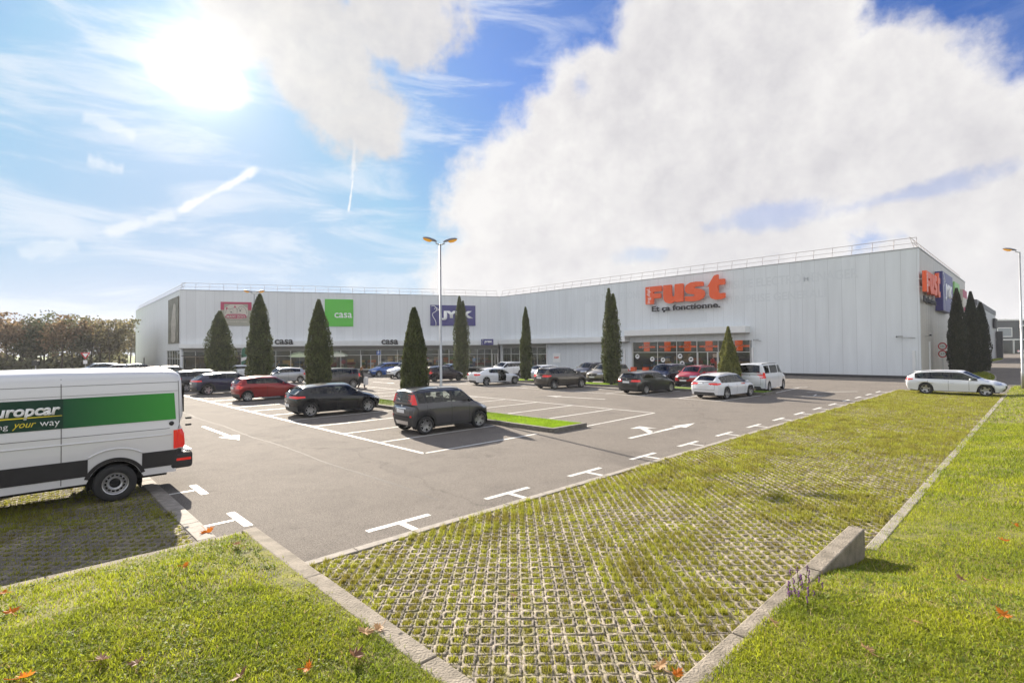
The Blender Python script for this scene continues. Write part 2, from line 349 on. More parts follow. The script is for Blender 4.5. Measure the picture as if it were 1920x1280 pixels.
def mossy():
    nt = M_paver.node_tree; N = nt.nodes; L = nt.links; b = N['Principled BSDF']; src = b.inputs['Base Color'].links[0].from_socket; tc = [n for n in N if n.type == 'TEX_COORD'][0]
    n = N.new('ShaderNodeTexNoise'); n.inputs['Scale'].default_value = 3.4; n.inputs['Detail'].default_value = 8; n.inputs['Roughness'].default_value = .7; L.new(tc.outputs['Object'], n.inputs[0])
    r = N.new('ShaderNodeMapRange'); r.inputs[1].default_value = .46; r.inputs[2].default_value = .66; r.inputs[4].default_value = .75; L.new(n.outputs[0], r.inputs[0])
    mx = N.new('ShaderNodeMix'); mx.data_type = 'RGBA'; L.new(r.outputs[0], mx.inputs[0]); L.new(src, mx.inputs[6]); mx.inputs[7].default_value = (.19, .175, .065, 1); L.new(mx.outputs[2], b.inputs['Base Color'])
mossy()
M_soil = mat('paver_soil', (.16, .145, .055), .95, noise=.4, nscale=20, bump=.8, bscale=50)
M_turf = mat('turf_soil', (.20, .19, .03), .95, noise=.5, nscale=6, bump=.8, bscale=40, col2=(.085, .085, .028))

gr = MB(); gr.add([(-650, -60, -.06), (650, -60, -.06), (650, 650, -.06), (-650, 650, -.06)], [(0, 1, 2, 3)])
ground = gr.obj('ground', mat('meadow_soil', (.13, .19, .035), .95, noise=.35, nscale=.05)); ground["kind"] = 'structure'
sheet('asphalt', [[(-40, 7.1), (2.35, 7.1), (2.35, 9.2), (2.35, 7.1), (42.0, 7.1), (42.0, -40), (260, -40), (260, 170), (-12, 170), (-40, 100)]], -.004, M_asph)
# white lines
def bar(p, q, w=.1):
    p, q = Vector(p), Vector(q); d = (q-p).normalized(); n = Vector((-d.y, d.x))*w/2
    return [tuple(p+n), tuple(p-n), tuple(q-n), tuple(q+n)]
mk = []
TS = [4.68+2.5*i for i in range(15)]
for s in TS:                                  # T marks of the near bays
    mk += [bar((s-.60, 7.60), (s+.60, 7.60), .125), bar((s, 7.54), (s, 7.12), .12)]
for t in (12.45, 9.75):
    mk += [bar((2.83, t-.50), (2.83, t+.50), .14), bar((2.745, t), (2.2, t), .09)]
mk += [bar((8.3, 12.15), (8.3, 95), .13), bar((8.3, 12.2), (12.9, 12.2), .11)]
for i in range(1, 26):
    t = 12.2+2.48*i; mk.append(bar((8.37, t), (13.2, t), .11)); mk.append(bar((15.45, t-.15), (20.6, t-.15), .11))
mk += [bar((15.4, 12.05), (20.7, 12.3), .11), bar((20.7, 12.3), (20.7, 70), .11)]
mk += [bar((27.6, 12.31), (27.6, 60), .11), bar((27.6, 12.35), (32.7, 12.1), .11), bar((34.9, 12.1), (40.3, 12.4), .11)]
for i in range(1, 18):
    t = 12.3+2.55*i; mk += [bar((27.65, t), (32.6, t), .11), bar((35.0, t), (40.2, t), .11), bar((40.4, t-.4), (40.4, t+.4), .13)]
mk += [bar((33.2, 10.1), (34.6, 9.2), .13), bar((33.9, 9.65), (35.3, 9.9), .10), bar((36.6, 10.8), (39.2, 8.6), .13), bar((40.6, 12.9), (41.2, 12.1), .13)]
# arrows
def arrow(s0, t0, s1, t1, w=.14, hw=.34, hl=.8):
    p, q = Vector((s0, t0)), Vector((s1, t1)); d = (q-p).normalized(); n = Vector((-d.y, d.x)); e = q-d*hl
    return [[tuple(p+n*w/2), tuple(p-n*w/2), tuple(e-n*w/2), tuple(e+n*w/2)], [tuple(e+n*hw), tuple(e-n*hw), tuple(q)]]
mk += arrow(14.3, 9.42, 18.9, 9.50, .16, .28, 1.3) + arrow(15.75, 9.5, 16.75, 10.6, .26, .5, .55)
mk += arrow(5.35, 22.9, 5.38, 18.5, .13, .33, 1.1) + arrow(24.45, 17.7, 23.9, 21.8, .16, .3, 1.)
mk += arrow(24.3, 44, 24.3, 40, .16, .3, 1.) + arrow(5.4, 48, 5.4, 44, .18, .42, 1.1)
markings = sheet('road_markings', mk, .0, M_mark)

M_joint = mat('tar_joint', (.10, .092, .085), .8, noise=.2, nscale=9)
jp = [(5.9+.05*math.sin(i*1.3)+.03*math.sin(i*3.1), 8.2+i*1.3) for i in range(46)]; sheet('asphalt_joint', [bar(jp[i], jp[i+1], .028) for i in range(45)]+[bar((22.6, 8+i*2.), (22.6+.04*math.sin(i), 10+i*2.), .03) for i in range(20)], -.001, M_joint)
# kerbs: real steps
def kerb(name, path, w, h, m, label, cat='kerb', closed=False, group=None):
    b = MB(); n = len(path)
    for i in range(n if closed else n-1):
        p, q = Vector(path[i]), Vector(path[(i+1) % n]); L_ = (q-p).length; d = (q-p)/L_; k = max(1, int(L_/1.0)); nn = Vector((-d.y, d.x))
        for j in range(k):
            a = p+d*(L_*j/k+.004); c = p+d*(L_*(j+1)/k-.004); dz = random.uniform(-.004, .004)
            poly = [a-nn*w/2, c-nn*w/2, c+nn*w/2, a+nn*w/2]; poly = [W(x.x, x.y).xy for x in poly]
            b.prism(poly, -.05, h+dz)
    o = b.obj(name, m, bevel=.012); tag(o, label, cat, group); return o
kerb('kerb_edging', [(2.58, 7.02), (42.0, 7.02)], .17, .012, M_conc, 'long flush concrete edging between the asphalt lane and the grassed paving', 'kerb')
kerb('kerb_edging', [(2.17, 8.02), (2.17, 60)], .26, .014, M_conc, 'flush concrete edging behind the rear wheel of the big white van', 'kerb')
kerb('kerb_edging', [(8.7, 1.79), (42.0, 1.79)], .15, .03, M_conc, 'narrow concrete edging between the grassed paving and the right lawn', 'kerb')
kerb('kerb_edging', [(42.1, 1.78), (42.1, 7.1)], .17, .015, M_conc, 'short edging closing the far end of the grassed paving', 'kerb')
# planters: dark kerb around grass
def planter(s0, s1, t0, t1, lab):
    w = .16
    kerb('planter_kerb', [(s0, t0+w/2), (s1, t0+w/2)], w, .15, M_kerb_dark, 'dark weathered end kerb of '+lab)
    kerb('planter_kerb', [(s0+w/2, t0+w), (s0+w/2, t1)], w, .15, M_kerb_dark, 'dark weathered near side kerb of '+lab)
    kerb('planter_kerb', [(s1-w/2, t0+w), (s1-w/2, t1)], w, .15, M_kerb_dark, 'dark weathered far side kerb of '+lab)
    sheet('planter_soil', [rect(s0+w, s1-w, t0+w, t1)], .10, M_turf)
planter(13.42, 15.3, 11.9, 92, 'the grass strip in front of the grey hatchback')
planter(32.55, 34.3, 11.9, 62, 'the grass strip between the two rows facing the electrical store')
# pavement in front of the left wing and store
LWA = Vector((16.59, 82.75)); INN = Vector((57.2, 62.0)); LWd = (INN-LWA).normalized(); LWn = Vector((-LWd.y, LWd.x))
if LWn.y > 0: LWn = -LWn       # towards the car park
def off(p, k): return (p[0]+LWn.x*k, p[1]+LWn.y*k)
pv = MB(); pp = [off(LWA-LWd*3, 0), off(LWA-LWd*3, 4.6), off(INN, 4.6), (53.5, 60), (53.5, 44), (57.2, 44), tuple(INN)]
pv.prism([W(*p).xy for p in pp][::-1], -.05, .12); pavement = pv.obj('pavement', mat('pavement_concrete', (.26, .245, .23), .85, noise=.2, nscale=2, bump=.3, bscale=30), bevel=.01); pavement["kind"] = 'structure'

# retaining walls round the grass mounds
def lowwall(p, q, w, h, lab):
    b = MB(); p, q = Vector(p), Vector(q); L_ = (q-p).length; d = (q-p)/L_; nn = Vector((-d.y, d.x)); k = max(1, round(L_/2.0))
    for j in range(k):
        a = p+d*(L_*j/k+.004); c = p+d*(L_*(j+1)/k-.004); dz = random.uniform(-.008, .004)
        seg = 10; rows = []
        b.prism([W(*x).xy for x in (a-nn*w/2, c-nn*w/2, c+nn*w/2, a+nn*w/2)], -.1, h+dz)
    o = b.obj('retaining_wall', M_wallc, bevel=.015); tag(o, lab, 'low wall'); return o
def wallc():
    m = mat('retaining_concrete', (.29, .25, .20), .9, noise=.3, nscale=5, bump=.8, bscale=45, col2=(.16, .138, .105))
    nt = m.node_tree; N = nt.nodes; L = nt.links; b = N['Principled BSDF']; src = b.inputs['Base Color'].links[0].from_socket
    v = N.new('ShaderNodeTexVoronoi'); v.inputs['Scale'].default_value = 1.35; v.inputs['Randomness'].default_value = .9; tc = N['Texture Coordinate'] if 'Texture Coordinate' in N else N.new('ShaderNodeTexCoord'); L.new(tc.outputs['Object'], v.inputs[0])
    r = N.new('ShaderNodeValToRGB'); r.color_ramp.elements[0].position = .045; r.color_ramp.elements[0].color = (.03, .03, .03, 1); r.color_ramp.elements[1].position = .055; r.color_ramp.elements[1].color = (1, 1, 1, 1); L.new(v.outputs['Distance'], r.inputs[0])
    mx = N.new('ShaderNodeMix'); mx.data_type = 'RGBA'; mx.blend_type = 'MULTIPLY'; mx.inputs[0].default_value = 1; L.new(src, mx.inputs[6]); L.new(r.outputs[0], mx.inputs[7]); L.new(mx.outputs[2], b.inputs['Base Color'])
    return m
M_wallc = wallc()
lowwall((2.405, 1.3), (2.405, 7.87), .19, .40, 'low concrete retaining wall left of the grassed paving, grass creeping over it')
lowwall((2.6, 1.875), (8.35, 1.875), .19, .40, 'low concrete retaining wall with free end at right, purple flowers on it')
lowwall((-22, 7.775), (2.30, 7.775), .19, .385, 'low concrete retaining wall along the shaded bay of the big white van')

# ---- grassed concrete pavers, real cells
PX_, PY_ = .142, .162
def inpoly(P, poly):
    x, y = P[:, 0], P[:, 1]; ins = np.zeros(len(P), bool); n = len(poly)
    for i in range(n):
        x0, y0 = poly[i]; x1, y1 = poly[(i+1) % n]
        c = ((y0 > y) != (y1 > y)) & (x < (x1-x0)*(y-y0)/(y1-y0+1e-12)+x0); ins ^= c
    return ins
def to_st(P): return np.stack([P[:, 0]*E2.x+P[:, 1]*E2.y, P[:, 0]*E1.x+P[:, 1]*E1.y], 1)
def blades(P, h, w, tilt=.45, seed=1, seg=1, az=None):
    """grass blades at P (N,3)"""
    r = np.random.default_rng(seed); n = len(P); a = r.uniform(0, 2*np.pi, n); h = h*r.uniform(.55, 1.25, n); w = w*r.uniform(.7, 1.3, n)
    d = np.stack([np.cos(a), np.sin(a), np.zeros(n)], 1)*(w/2)[:, None]; la = r.uniform(0, 2*np.pi, n); lt = r.uniform(0, 1, n)**.7*tilt
    lean = np.stack([np.cos(la)*np.sin(lt), np.sin(la)*np.sin(lt), np.cos(lt)], 1)*h[:, None]
    if seg == 1:
        V = np.stack([P-d, P+d, P+lean], 1).reshape(-1, 3); F = np.arange(3*n).reshape(-1, 3); return V, F
    mid = P+lean*.55; tip = P+lean; tip[:, 2] -= h*.12; tip[:, :2] += lean[:, :2]*.5
    V = np.stack([P-d, P+d, mid+d*.8, mid-d*.8, tip], 1).reshape(-1, 3); b = np.arange(n)*5
    F = np.stack([np.stack([b, b+1, b+2], 1), np.stack([b, b+2, b+3], 1), np.stack([b+3, b+2, b+4], 1)], 1).reshape(-1, 3); return V, F
def value_noise(P, sc, seed=0):
    r = np.random.default_rng(seed); T = r.random((64, 64)); q = P*sc; i = np.floor(q).astype(int); f = q-i; f = f*f*(3-2*f)
    g = lambda a, b: T[(i[:, 0]+a) % 64, (i[:, 1]+b) % 64]
    return (g(0, 0)*(1-f[:, 0])+g(1, 0)*f[:, 0])*(1-f[:, 1])+(g(0, 1)*(1-f[:, 0])+g(1, 1)*f[:, 0])*f[:, 1]
def leafmat(name, c, c2, trans=.45, isl=.25, nscale=1.5, rough=.6):
    return mat(name, c, rough, noise=.3, nscale=nscale, col2=c2, isl=isl, trans=trans, spec=.3)
M_cellgrass = leafmat('cell_grass', (.35, .375, .040), (.235, .205, .045), .5, .35, 2.2)
M_cellgrass.node_tree.nodes['Principled BSDF'].inputs['Roughness'].default_value = .7
def pavers(poly, name, label, gname, glabel, seed, gmul=1.):
    pw = np.array([tuple(W(*p).xy) for p in poly]); lo, hi = pw.min(0), pw.max(0)
    gx = np.arange(math.floor(lo[0]/PX_), math.ceil(hi[0]/PX_)+1); gy = np.arange(math.floor(lo[1]/PY_), math.ceil(hi[1]/PY_)+1)
    X, Y = np.meshgrid(gx, gy); C = np.stack([X.ravel()*PX_, Y.ravel()*PY_], 1).astype(float); idx = np.stack([X.ravel(), Y.ravel()], 1)
    poly_in = [tuple(p) for p in pw]; st = to_st(C)
    inside = inpoly(st, poly); C = C[inside]; idx = idx[inside]; n = len(C); r = np.random.default_rng(seed)
    z = r.uniform(-.006, .004, n)+(value_noise(C, .9, 3)-.5)*.014; hx, hy = PX_*.30, PY_*.31; ox, oy = PX_*.493, PY_*.493; ch = .30
    # outer ring corners are cut so that the joints run in a zigzag
    sgn = np.where((idx[:, 0]+idx[:, 1]) % 2 == 0, 1., -1.)
    outer = np.array([(-1, -1), (-.3, -1.), (.3, -1), (1, -1), (1, -.3), (1, .3), (1, 1), (.3, 1), (-.3, 1), (-1, 1), (-1, .3), (-1, -.3)], float)
    O = np.zeros((n, 12, 3)); I = np.zeros((n, 12, 3)); B = np.zeros((n, 12, 3))
    zig = np.zeros((n, 12, 2)); k = .10
    for j in (0, 3, 6, 9): zig[:, j, 0] = 0; zig[:, j, 1] = 0
    O[:, :, 0] = C[:, :1]+outer[None, :, 0]*ox; O[:, :, 1] = C[:, 1:]+outer[None, :, 1]*oy
    O[:, [1, 2, 7, 8], 1] += (sgn[:, None]*np.array([[1, -1, -1, 1]]))*PY_*.055
    O[:, [4, 5, 10, 11], 0] += (sgn[:, None]*np.array([[1, -1, -1, 1]]))*PX_*.055
    jit = r.normal(0, .0035, (n, 12, 2))
    inner = outer.copy(); inner[:, 0] = np.clip(inner[:, 0]*1.0, -1, 1)
    I[:, :, 0] = C[:, :1]+inner[None, :, 0]*hx+jit[:, :, 0]; I[:, :, 1] = C[:, 1:]+inner[None, :, 1]*hy+jit[:, :, 1]
    tx, ty = r.normal(0, .035, (2, n)); tlt = lambda Q: tx[:, None]*(Q[:, :, 0]-C[:, :1])+ty[:, None]*(Q[:, :, 1]-C[:, 1:])
    O[:, :, 2] = z[:, None]-.003+tlt(O); I[:, :, 2] = z[:, None]+tlt(I); B[:] = I; B[:, :, 2] = -.06
    D = O.copy(); D[:, :, 2] = -.035
    V = np.concatenate([O, I, B, D], 1).reshape(-1, 3); b = np.arange(n)[:, None]*48; F = []
    for j in range(12):
        j2 = (j+1) % 12
        F.append(np.concatenate([b+j, b+j2, b+12+j2, b+12+j], 1)); F.append(np.concatenate([b+12+j, b+12+j2, b+24+j2, b+24+j], 1)); F.append(np.concatenate([b+j2, b+j, b+36+j, b+36+j2], 1))
    o = np_mesh(name, V, np.concatenate(F), M_paver); o["kind"] = 'structure'
    sheet('paver_bed', [poly], -.012, M_soil)
    # grass tufts in the cells, spilling over where it grows rank
    dist = np.hypot(C[:, 0], C[:, 1]); lush = value_noise(C, .55, 11)*.6+value_noise(C, 2.3, 12)*.4
    st = to_st(C); far = np.clip((st[:, 0]-14)/20, 0, 1)
    cnt = np.clip(r.poisson(np.clip(60-dist*1.5, 18, 60)*gmul*(.85+.85*lush)*r.uniform(.30, 1.4, n)), 0, 110).astype(int)
    Q = np.repeat(C, cnt, 0); ls = np.repeat(lush, cnt); dd = np.repeat(dist, cnt); m = len(Q); zz = np.full(m, -.013)
    sp = np.where(r.random(m) < .04+.22*np.clip(ls-.35, 0, 1), 1.5, .95)
    Q = Q+np.stack([r.uniform(-1, 1, m)*hx*sp, r.uniform(-1, 1, m)*hy*sp], 1)
    h = (.034+.034*ls)*np.where(ls > .60, 1.35, 1.)*(1+.35*np.clip(dd/20, 0, 1)); P = np.concatenate([Q, zz[:, None]], 1)
    V, F = blades(P, h, .0065+dd*.0006, .95, seed); g = np_mesh(gname, V, F, M_cellgrass); tag(g, glabel, 'grass', kind='stuff'); return o
pavers([(2.50, 1.97), (8.5, 1.97), (8.5, 1.87), (42.0, 1.87), (42.0, 6.93), (2.50, 6.93)], 'grass_pavers', '', 'paver_grass', 'grass tufts growing in the cells of the concrete grid paving', 5)
pavers([(-9, 7.87), (2.02, 7.87), (2.02, 26), (-9, 26)], 'grass_pavers', '', 'paver_grass', 'grass tufts in the grid paving under the big white van', 6, .8)
# faint paint of the stall lines on the pavers is worn away; a few scraps stay

# ---- lawns
def lawn_h(s, t):
    """height of the mounds above the car park"""
    dl = np.minimum(2.31-s, 7.68-t); dr = 1.78-t
    inl = dl > 0; bl = .385+.13*np.clip(dl, 0, 4.0)
    base = .385*(1-np.clip((s-6.0)/2.4, 0, 1)**2*(3-2*np.clip((s-6.0)/2.4, 0, 1)))
    base = np.where(s > 8.4, 0, base)+.012
    br = base+np.clip(dr, 0, 6)*(.13-.05*np.clip((s-8)/10, 0, 1))
    return np.where(inl & (dr > 0), np.maximum(bl, br), np.where(inl, bl, br))
def lawn_mesh():
    ss = np.unique(np.concatenate([np.arange(-26, 2.31, .5), [2.31], np.arange(2.5, 12, .25), np.arange(12, 52, 1.)])); tt = np.unique(np.concatenate([np.arange(-34, -2, 1.), np.arange(-2, 1.78, .25), [1.78], np.arange(2, 7.6, .3), [7.68]]))
    S, T = np.meshgrid(ss, tt); H_ = lawn_h(S, T)+(value_noise(np.stack([S.ravel(), T.ravel()], 1), .8, 4).reshape(S.shape)-.5)*.05*np.clip(np.maximum(np.minimum(2.31-S, 7.68-T), 1.78-T)*2, 0, 1)
    V = np.stack([S*E2.x+T*E1.x, S*E2.y+T*E1.y, H_], -1).reshape(-1, 3); nh, nw = S.shape; F = []
    for j in range(nh-1):
        for i in range(nw-1):
            sm, tm = (ss[i]+ss[i+1])/2, (tt[j]+tt[j+1])/2
            if (sm < 2.31 and tm < 7.68) or tm < 1.78:
                if not (sm > 42 and tm > 1.78): F.append((j*nw+i, j*nw+i+1, (j+1)*nw+i+1, (j+1)*nw+i))
    o = np_mesh('lawn', V, np.array(F), M_turf); o["kind"] = 'structure'; o.data.polygons.foreach_set('use_smooth', [True]*len(F))
    return o
lawn = lawn_mesh()
M_grass = leafmat('lawn_grass', (.345, .375, .026), (.185, .240, .020), .55, .38, 1.1)
M_grass2 = leafmat('strip_grass', (.26, .40, .025), (.17, .27, .02), .5, .3, 1.1)
bvh = BVHTree.FromPolygons([v.co.copy() for v in lawn.data.vertices], [tuple(p.vertices) for p in lawn.data.polygons])
lawn_grid = None
def lawn_z(P):
    st = to_st(P); S, T = st[:, 0], st[:, 1]
    return lawn_h(S, T)+(value_noise(st, .8, 4)-.5)*.05*np.clip(np.maximum(np.minimum(2.31-S, 7.68-T), 1.78-T)*2, 0, 1)
def sow(n, d0, d1, h, w, seed, seg=1, az0=-62, az1=62):
    r = np.random.default_rng(seed); a = np.radians(r.uniform(az0, az1, n)); d = np.sqrt(r.uniform(d0**2, d1**2, n)); P = np.stack([np.sin(a)*d, np.cos(a)*d], 1); st = to_st(P)
    ok = (((st[:, 0] < 2.37) & (st[:, 1] < 7.72)) | ((st[:, 1] < 1.84) & (st[:, 0] < 51)))
    ok &= ~((np.abs(st[:, 0]-2.405) < .095) & (st[:, 1] > 1.3)) | (r.random(n) < .03)
    P = P[ok]; st = st[ok]; c = value_noise(P, 1.3, 21)*.5+value_noise(P, 4.3, 22)*.5
    keep = r.random(len(P)) < (.35+1.1*c); P = P[keep]; c = c[keep]; z = lawn_z(P)-.004
    hh = h*(.55+.95*c); V, F = blades(np.concatenate([P, z[:, None]], 1), hh, w, 1.0, seed, seg); return V, F
def join(parts):
    Vs, Fs, b = [], [], 0
    for V, F in parts: Vs.append(V); Fs.append(F+b); b += len(V)
    return np.concatenate(Vs), np.concatenate(Fs)
V, F = join([sow(270000, 2.2, 6.0, .046, .0075, 31, 2), sow(290000, 6.0, 12, .050, .011, 32), sow(200000, 12, 26, .065, .022, 33, 1, 20, 62), sow(120000, 26, 62, .08, .045, 34, 1, 20, 62)])
lg = np_mesh('lawn_grass', V, F, M_grass); tag(lg, 'sunlit lawn grass on the mounds in the foreground and along the right edge', 'grass', kind='stuff')
V, F = join([sow(26000, 2.2, 9.0, .055, .006, 35, 2), sow(20000, 9, 30, .06, .02, 36)]); sg = np_mesh('dry_grass', V, F, leafmat('dry_straw', (.46, .36, .16), (.30, .22, .10), .4, .3)); tag(sg, 'dry straw-coloured blades scattered through the lawns', 'grass', kind='stuff')
# broad-leaved weeds: small rosettes
def weeds(n, seed):
    r = np.random.default_rng(seed); a = np.radians(r.uniform(-60, 60, n)); d = np.sqrt(r.uniform(4.5, 90, n)); P = np.stack([np.sin(a)*d, np.cos(a)*d], 1); st = to_st(P)
    ok = ((st[:, 0] < 2.2) & (st[:, 1] < 7.6)) | (st[:, 1] < 1.7); P = P[ok]; c = value_noise(P, 1.1, 51); P = P[c > .45]
    k = 9; Q = np.repeat(P, k, 0)+r.normal(0, .018, (len(P)*k, 2)); z = lawn_z(Q)+.012
    a = r.uniform(0, 2*np.pi, len(Q)); L_ = r.uniform(.012, .03, len(Q)); dx = np.stack([np.cos(a), np.sin(a), r.uniform(.1, .9, len(Q))], 1)*L_[:, None]; sx = np.stack([-np.sin(a), np.cos(a), np.zeros(len(Q))], 1)*(L_*.38)[:, None]
    C = np.concatenate([Q, z[:, None]], 1); V = np.stack([C, C+dx*.5+sx, C+dx, C+dx*.5-sx], 1).reshape(-1, 3); return V, np.arange(len(V)).reshape(-1, 4)
V, F = weeds(9000, 41)
wd = np_mesh('clover', V, F, leafmat('clover_leaf', (.22, .28, .035), (.13, .18, .025), .4, .3)); tag(wd, 'darker clover and small weeds mixed into the foreground lawn', 'weeds', kind='stuff')
def strip_grass(s0, s1, t0, t1, n, z, h, w, seed, lab):
    r = np.random.default_rng(seed); u = r.random(n)**1.6; s = r.uniform(s0, s1, n); t = t0+(t1-t0)*u; P = np.stack([s*E2.x+t*E1.x, s*E2.y+t*E1.y, np.full(n, z)], 1)
    V, F = blades(P, h, w*(1+u*2), .8, seed); g = np_mesh('planter_grass', V, F, M_grass2); tag(g, lab, 'grass', kind='stuff')
strip_grass(13.56, 15.16, 12.05, 80, 45000, .10, .07, .02, 61, 'bright grass in the planter strip by the grey hatchback')
strip_grass(32.7, 34.15, 12.05, 60, 30000, .10, .07, .028, 62, 'grass in the planter strip of the far parking rows')

# ------------------------------------------------------------ the retail building: frames X along the wall, Z up, -Y outwards
HB = 11.5
def frame(org, ang): return Matrix.Translation(org) @ Matrix.Rotation(ang, 4, 'Z')
pA, pI, pC = W(*LWA), W(*INN), W(57.2, 7.8)
LWdir = (pI-pA).normalized(); FR_L = frame(pA, math.atan2(LWdir.y, LWdir.x)); LL = (pI-pA).length
FR_F = frame(pI, math.atan2(-E1.y, -E1.x)); LF = (pC-pI).length
FR_R = frame(pC, ANG_S); LR = 36.2
azS = D2R(-42.07); sdv = Vector((math.sin(azS), math.cos(azS), 0)); pB = pA+sdv*47.1; FR_S = frame(pB, math.atan2(-sdv.y, -sdv.x)); LS = 47.1
def onwall(FR, px, py, y=0.):
    """point (x, z) of a wall seen at a pixel of the survey photograph"""
    n = FR.to_3x3() @ Vector((0, 1, 0)); P0 = FR @ Vector((0, y, 0)); d = ray(px, py); o = Vector((0, 0, CAM_H)); k = (P0-o).dot(n)/d.dot(n); q = FR.inverted() @ (o+d*k); return q.x, q.z
def panel_mat(name, c, pw, off=0., dirt=.05, streak=0.):
    m = bpy.data.materials.new(name); m.use_nodes = True; nt = m.node_tree; N = nt.nodes; L = nt.links; b = N['Principled BSDF']; tc = N.new('ShaderNodeTexCoord')
    sp = N.new('ShaderNodeSeparateXYZ'); L.new(tc.outputs['Object'], sp.inputs[0])
    def M(op, a, bb=None):
        n = N.new('ShaderNodeMath'); n.operation = op
        for i, v in enumerate((a, bb)):
            if v is None: continue
            if isinstance(v, bpy.types.NodeSocket): L.new(v, n.inputs[i])
            else: n.inputs[i].default_value = v
        return n.outputs[0]
    u = M('DIVIDE', M('ADD', sp.outputs[0], off), pw); fr = M('FRACT', u); fl = M('FLOOR', u)
    wn = N.new('ShaderNodeTexWhiteNoise'); wn.noise_dimensions = '1D'; L.new(fl, wn.inputs['W'])
    tone = M('MULTIPLY_ADD', wn.outputs[0], dirt); tone.node.inputs[2].default_value = 1-dirt*.5
    edge = M('ABSOLUTE', M('SUBTRACT', fr, .5)); r = N.new('ShaderNodeMapRange'); r.inputs[1].default_value = .487; r.inputs[2].default_value = .497; r.inputs[3].default_value = 1; r.inputs[4].default_value = .60; L.new(edge, r.inputs[0])
    n = N.new('ShaderNodeTexNoise'); n.inputs['Scale'].default_value = 1.; mp = N.new('ShaderNodeMapping'); mp.inputs['Scale'].default_value = (1.6, 1.6, .18); L.new(tc.outputs['Object'], mp.inputs[0]); L.new(mp.outputs[0], n.inputs[0]); n.inputs['Detail'].default_value = 6
    st = N.new('ShaderNodeMapRange'); st.inputs[1].default_value = .3; st.inputs[2].default_value = .7; st.inputs[3].default_value = .95-streak; st.inputs[4].default_value = 1.02; L.new(n.outputs[0], st.inputs[0])
    t = M('MULTIPLY', M('MULTIPLY', tone, r.outputs[0]), st.outputs[0])
    sc = N.new('ShaderNodeVectorMath'); sc.operation = 'SCALE'; sc.inputs[0].default_value = c; L.new(t, sc.inputs[3]); L.new(sc.outputs[0], b.inputs['Base Color'])
    b.inputs['Roughness'].default_value = .42; b.inputs['Metallic'].default_value = .0
    bp = N.new('ShaderNodeBump'); bp.inputs['Strength'].default_value = .5; bp.inputs['Distance'].default_value = .02; L.new(r.outputs[0], bp.inputs['Height']); L.new(bp.outputs[0], b.inputs['Normal']); return m
M_wall = panel_mat('wall_panels', (.71, .745, .775), 1.15, 0, .06, .03); M_wallL = panel_mat('wall_panels_left', (.70, .72, .745), 1.155, .45)
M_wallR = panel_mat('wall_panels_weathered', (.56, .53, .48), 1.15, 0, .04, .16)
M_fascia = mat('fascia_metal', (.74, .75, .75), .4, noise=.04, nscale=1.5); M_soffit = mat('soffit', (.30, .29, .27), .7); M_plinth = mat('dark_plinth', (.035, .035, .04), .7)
M_gf = mat('ground_floor_cladding', (.46, .47, .49), .55, noise=.05, nscale=2)
bld = empty('retail_building', pI, 0, 'large white metal-panelled retail building with two wings meeting in an inner corner', 'shop building')
RI = Matrix.Translation(pI).inverted()
def part(b, name, m, FR, **k): return b.obj(name, m, bld, Mw=RI@FR, **k)
Z1 = 4.42       # top of canopy fascia, walls sheer above
# left wing: front wall with storefront opening, storefront x 20.3..45.
wl = MB(); wl.bx(0, LL+.14, 0, .3, 3.7, HB); wl.bx(0, .25, 0, .3, .2, 3.7); part(wl, 'wall', M_wallL, FR_L)
wl = MB(); wl.bx(0, LS-.3, .0, .3, 3.2, HB); wl.bx(0, 36.5, 0, .3, .1, 3.2); part(wl, 'wall', M_wallL, FR_S)
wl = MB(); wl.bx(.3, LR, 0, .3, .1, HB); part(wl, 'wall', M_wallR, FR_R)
xg0, xg1 = onwall(FR_F, 1184, 640)[0], onwall(FR_F, 1409, 640)[0]; xj1 = onwall(FR_F, 1024, 660)[0]
wf = MB(); wf.bx(0, LF, 0, .3, 3.7, HB-.0); wf.bx(xj1+.3, xg0, .01, .3, .1, 3.7); wf.bx(xg1, LF, 0, .3, .25, 3.7); part(wf, 'wall', M_wall, FR_F)
pl = MB(); pl.bx(xg1, LF-.02, .04, .3, .0, .25); part(pl, 'plinth', M_plinth, FR_F)
# roof
rf = MB(); far = W(93, 60)
cor = [pA+Vector((.1, .3, 0)), pI+Vector((.2, .3, 0)), pC+E2*.2+E1*.1, pC+E2*LR, W(57.2+LR, 110), pB+Vector((.2, -.1, 0))]
rf.prism([(p.x, p.y) for p in cor], HB-.45, HB-.25); o = rf.obj('roof', mat('roof_gravel', (.25, .24, .23), .9), bld, Mw=RI)
bk = MB(); bk.prism([(p.x, p.y) for p in [pC+E2*LR+E1*.3, pC+E2*LR, W(57.2+LR, 110), W(57.2+LR-.3, 110)]], 0, HB); bk.prism([(p.x, p.y) for p in [W(57.2+LR, 110), W(57.2+LR, 109.7), pB+Vector((.4, -.4, 0)), pB+Vector((.1, -.1, 0))]], 0, HB)
bk.obj('rear_wall', M_wall, bld, Mw=RI)
# coping strips
for FR, l in ((FR_L, LL), (FR_F, LF), (FR_R, LR), (FR_S, LS)):
    c = MB(); c.bx(-.02 if FR is not FR_L else .02, l+(.02 if FR is FR_S else -.02), -.05, .36, HB+.002, HB+.07); part(c, 'coping', mat('coping', (.34, .35, .36), .4, .5), FR)
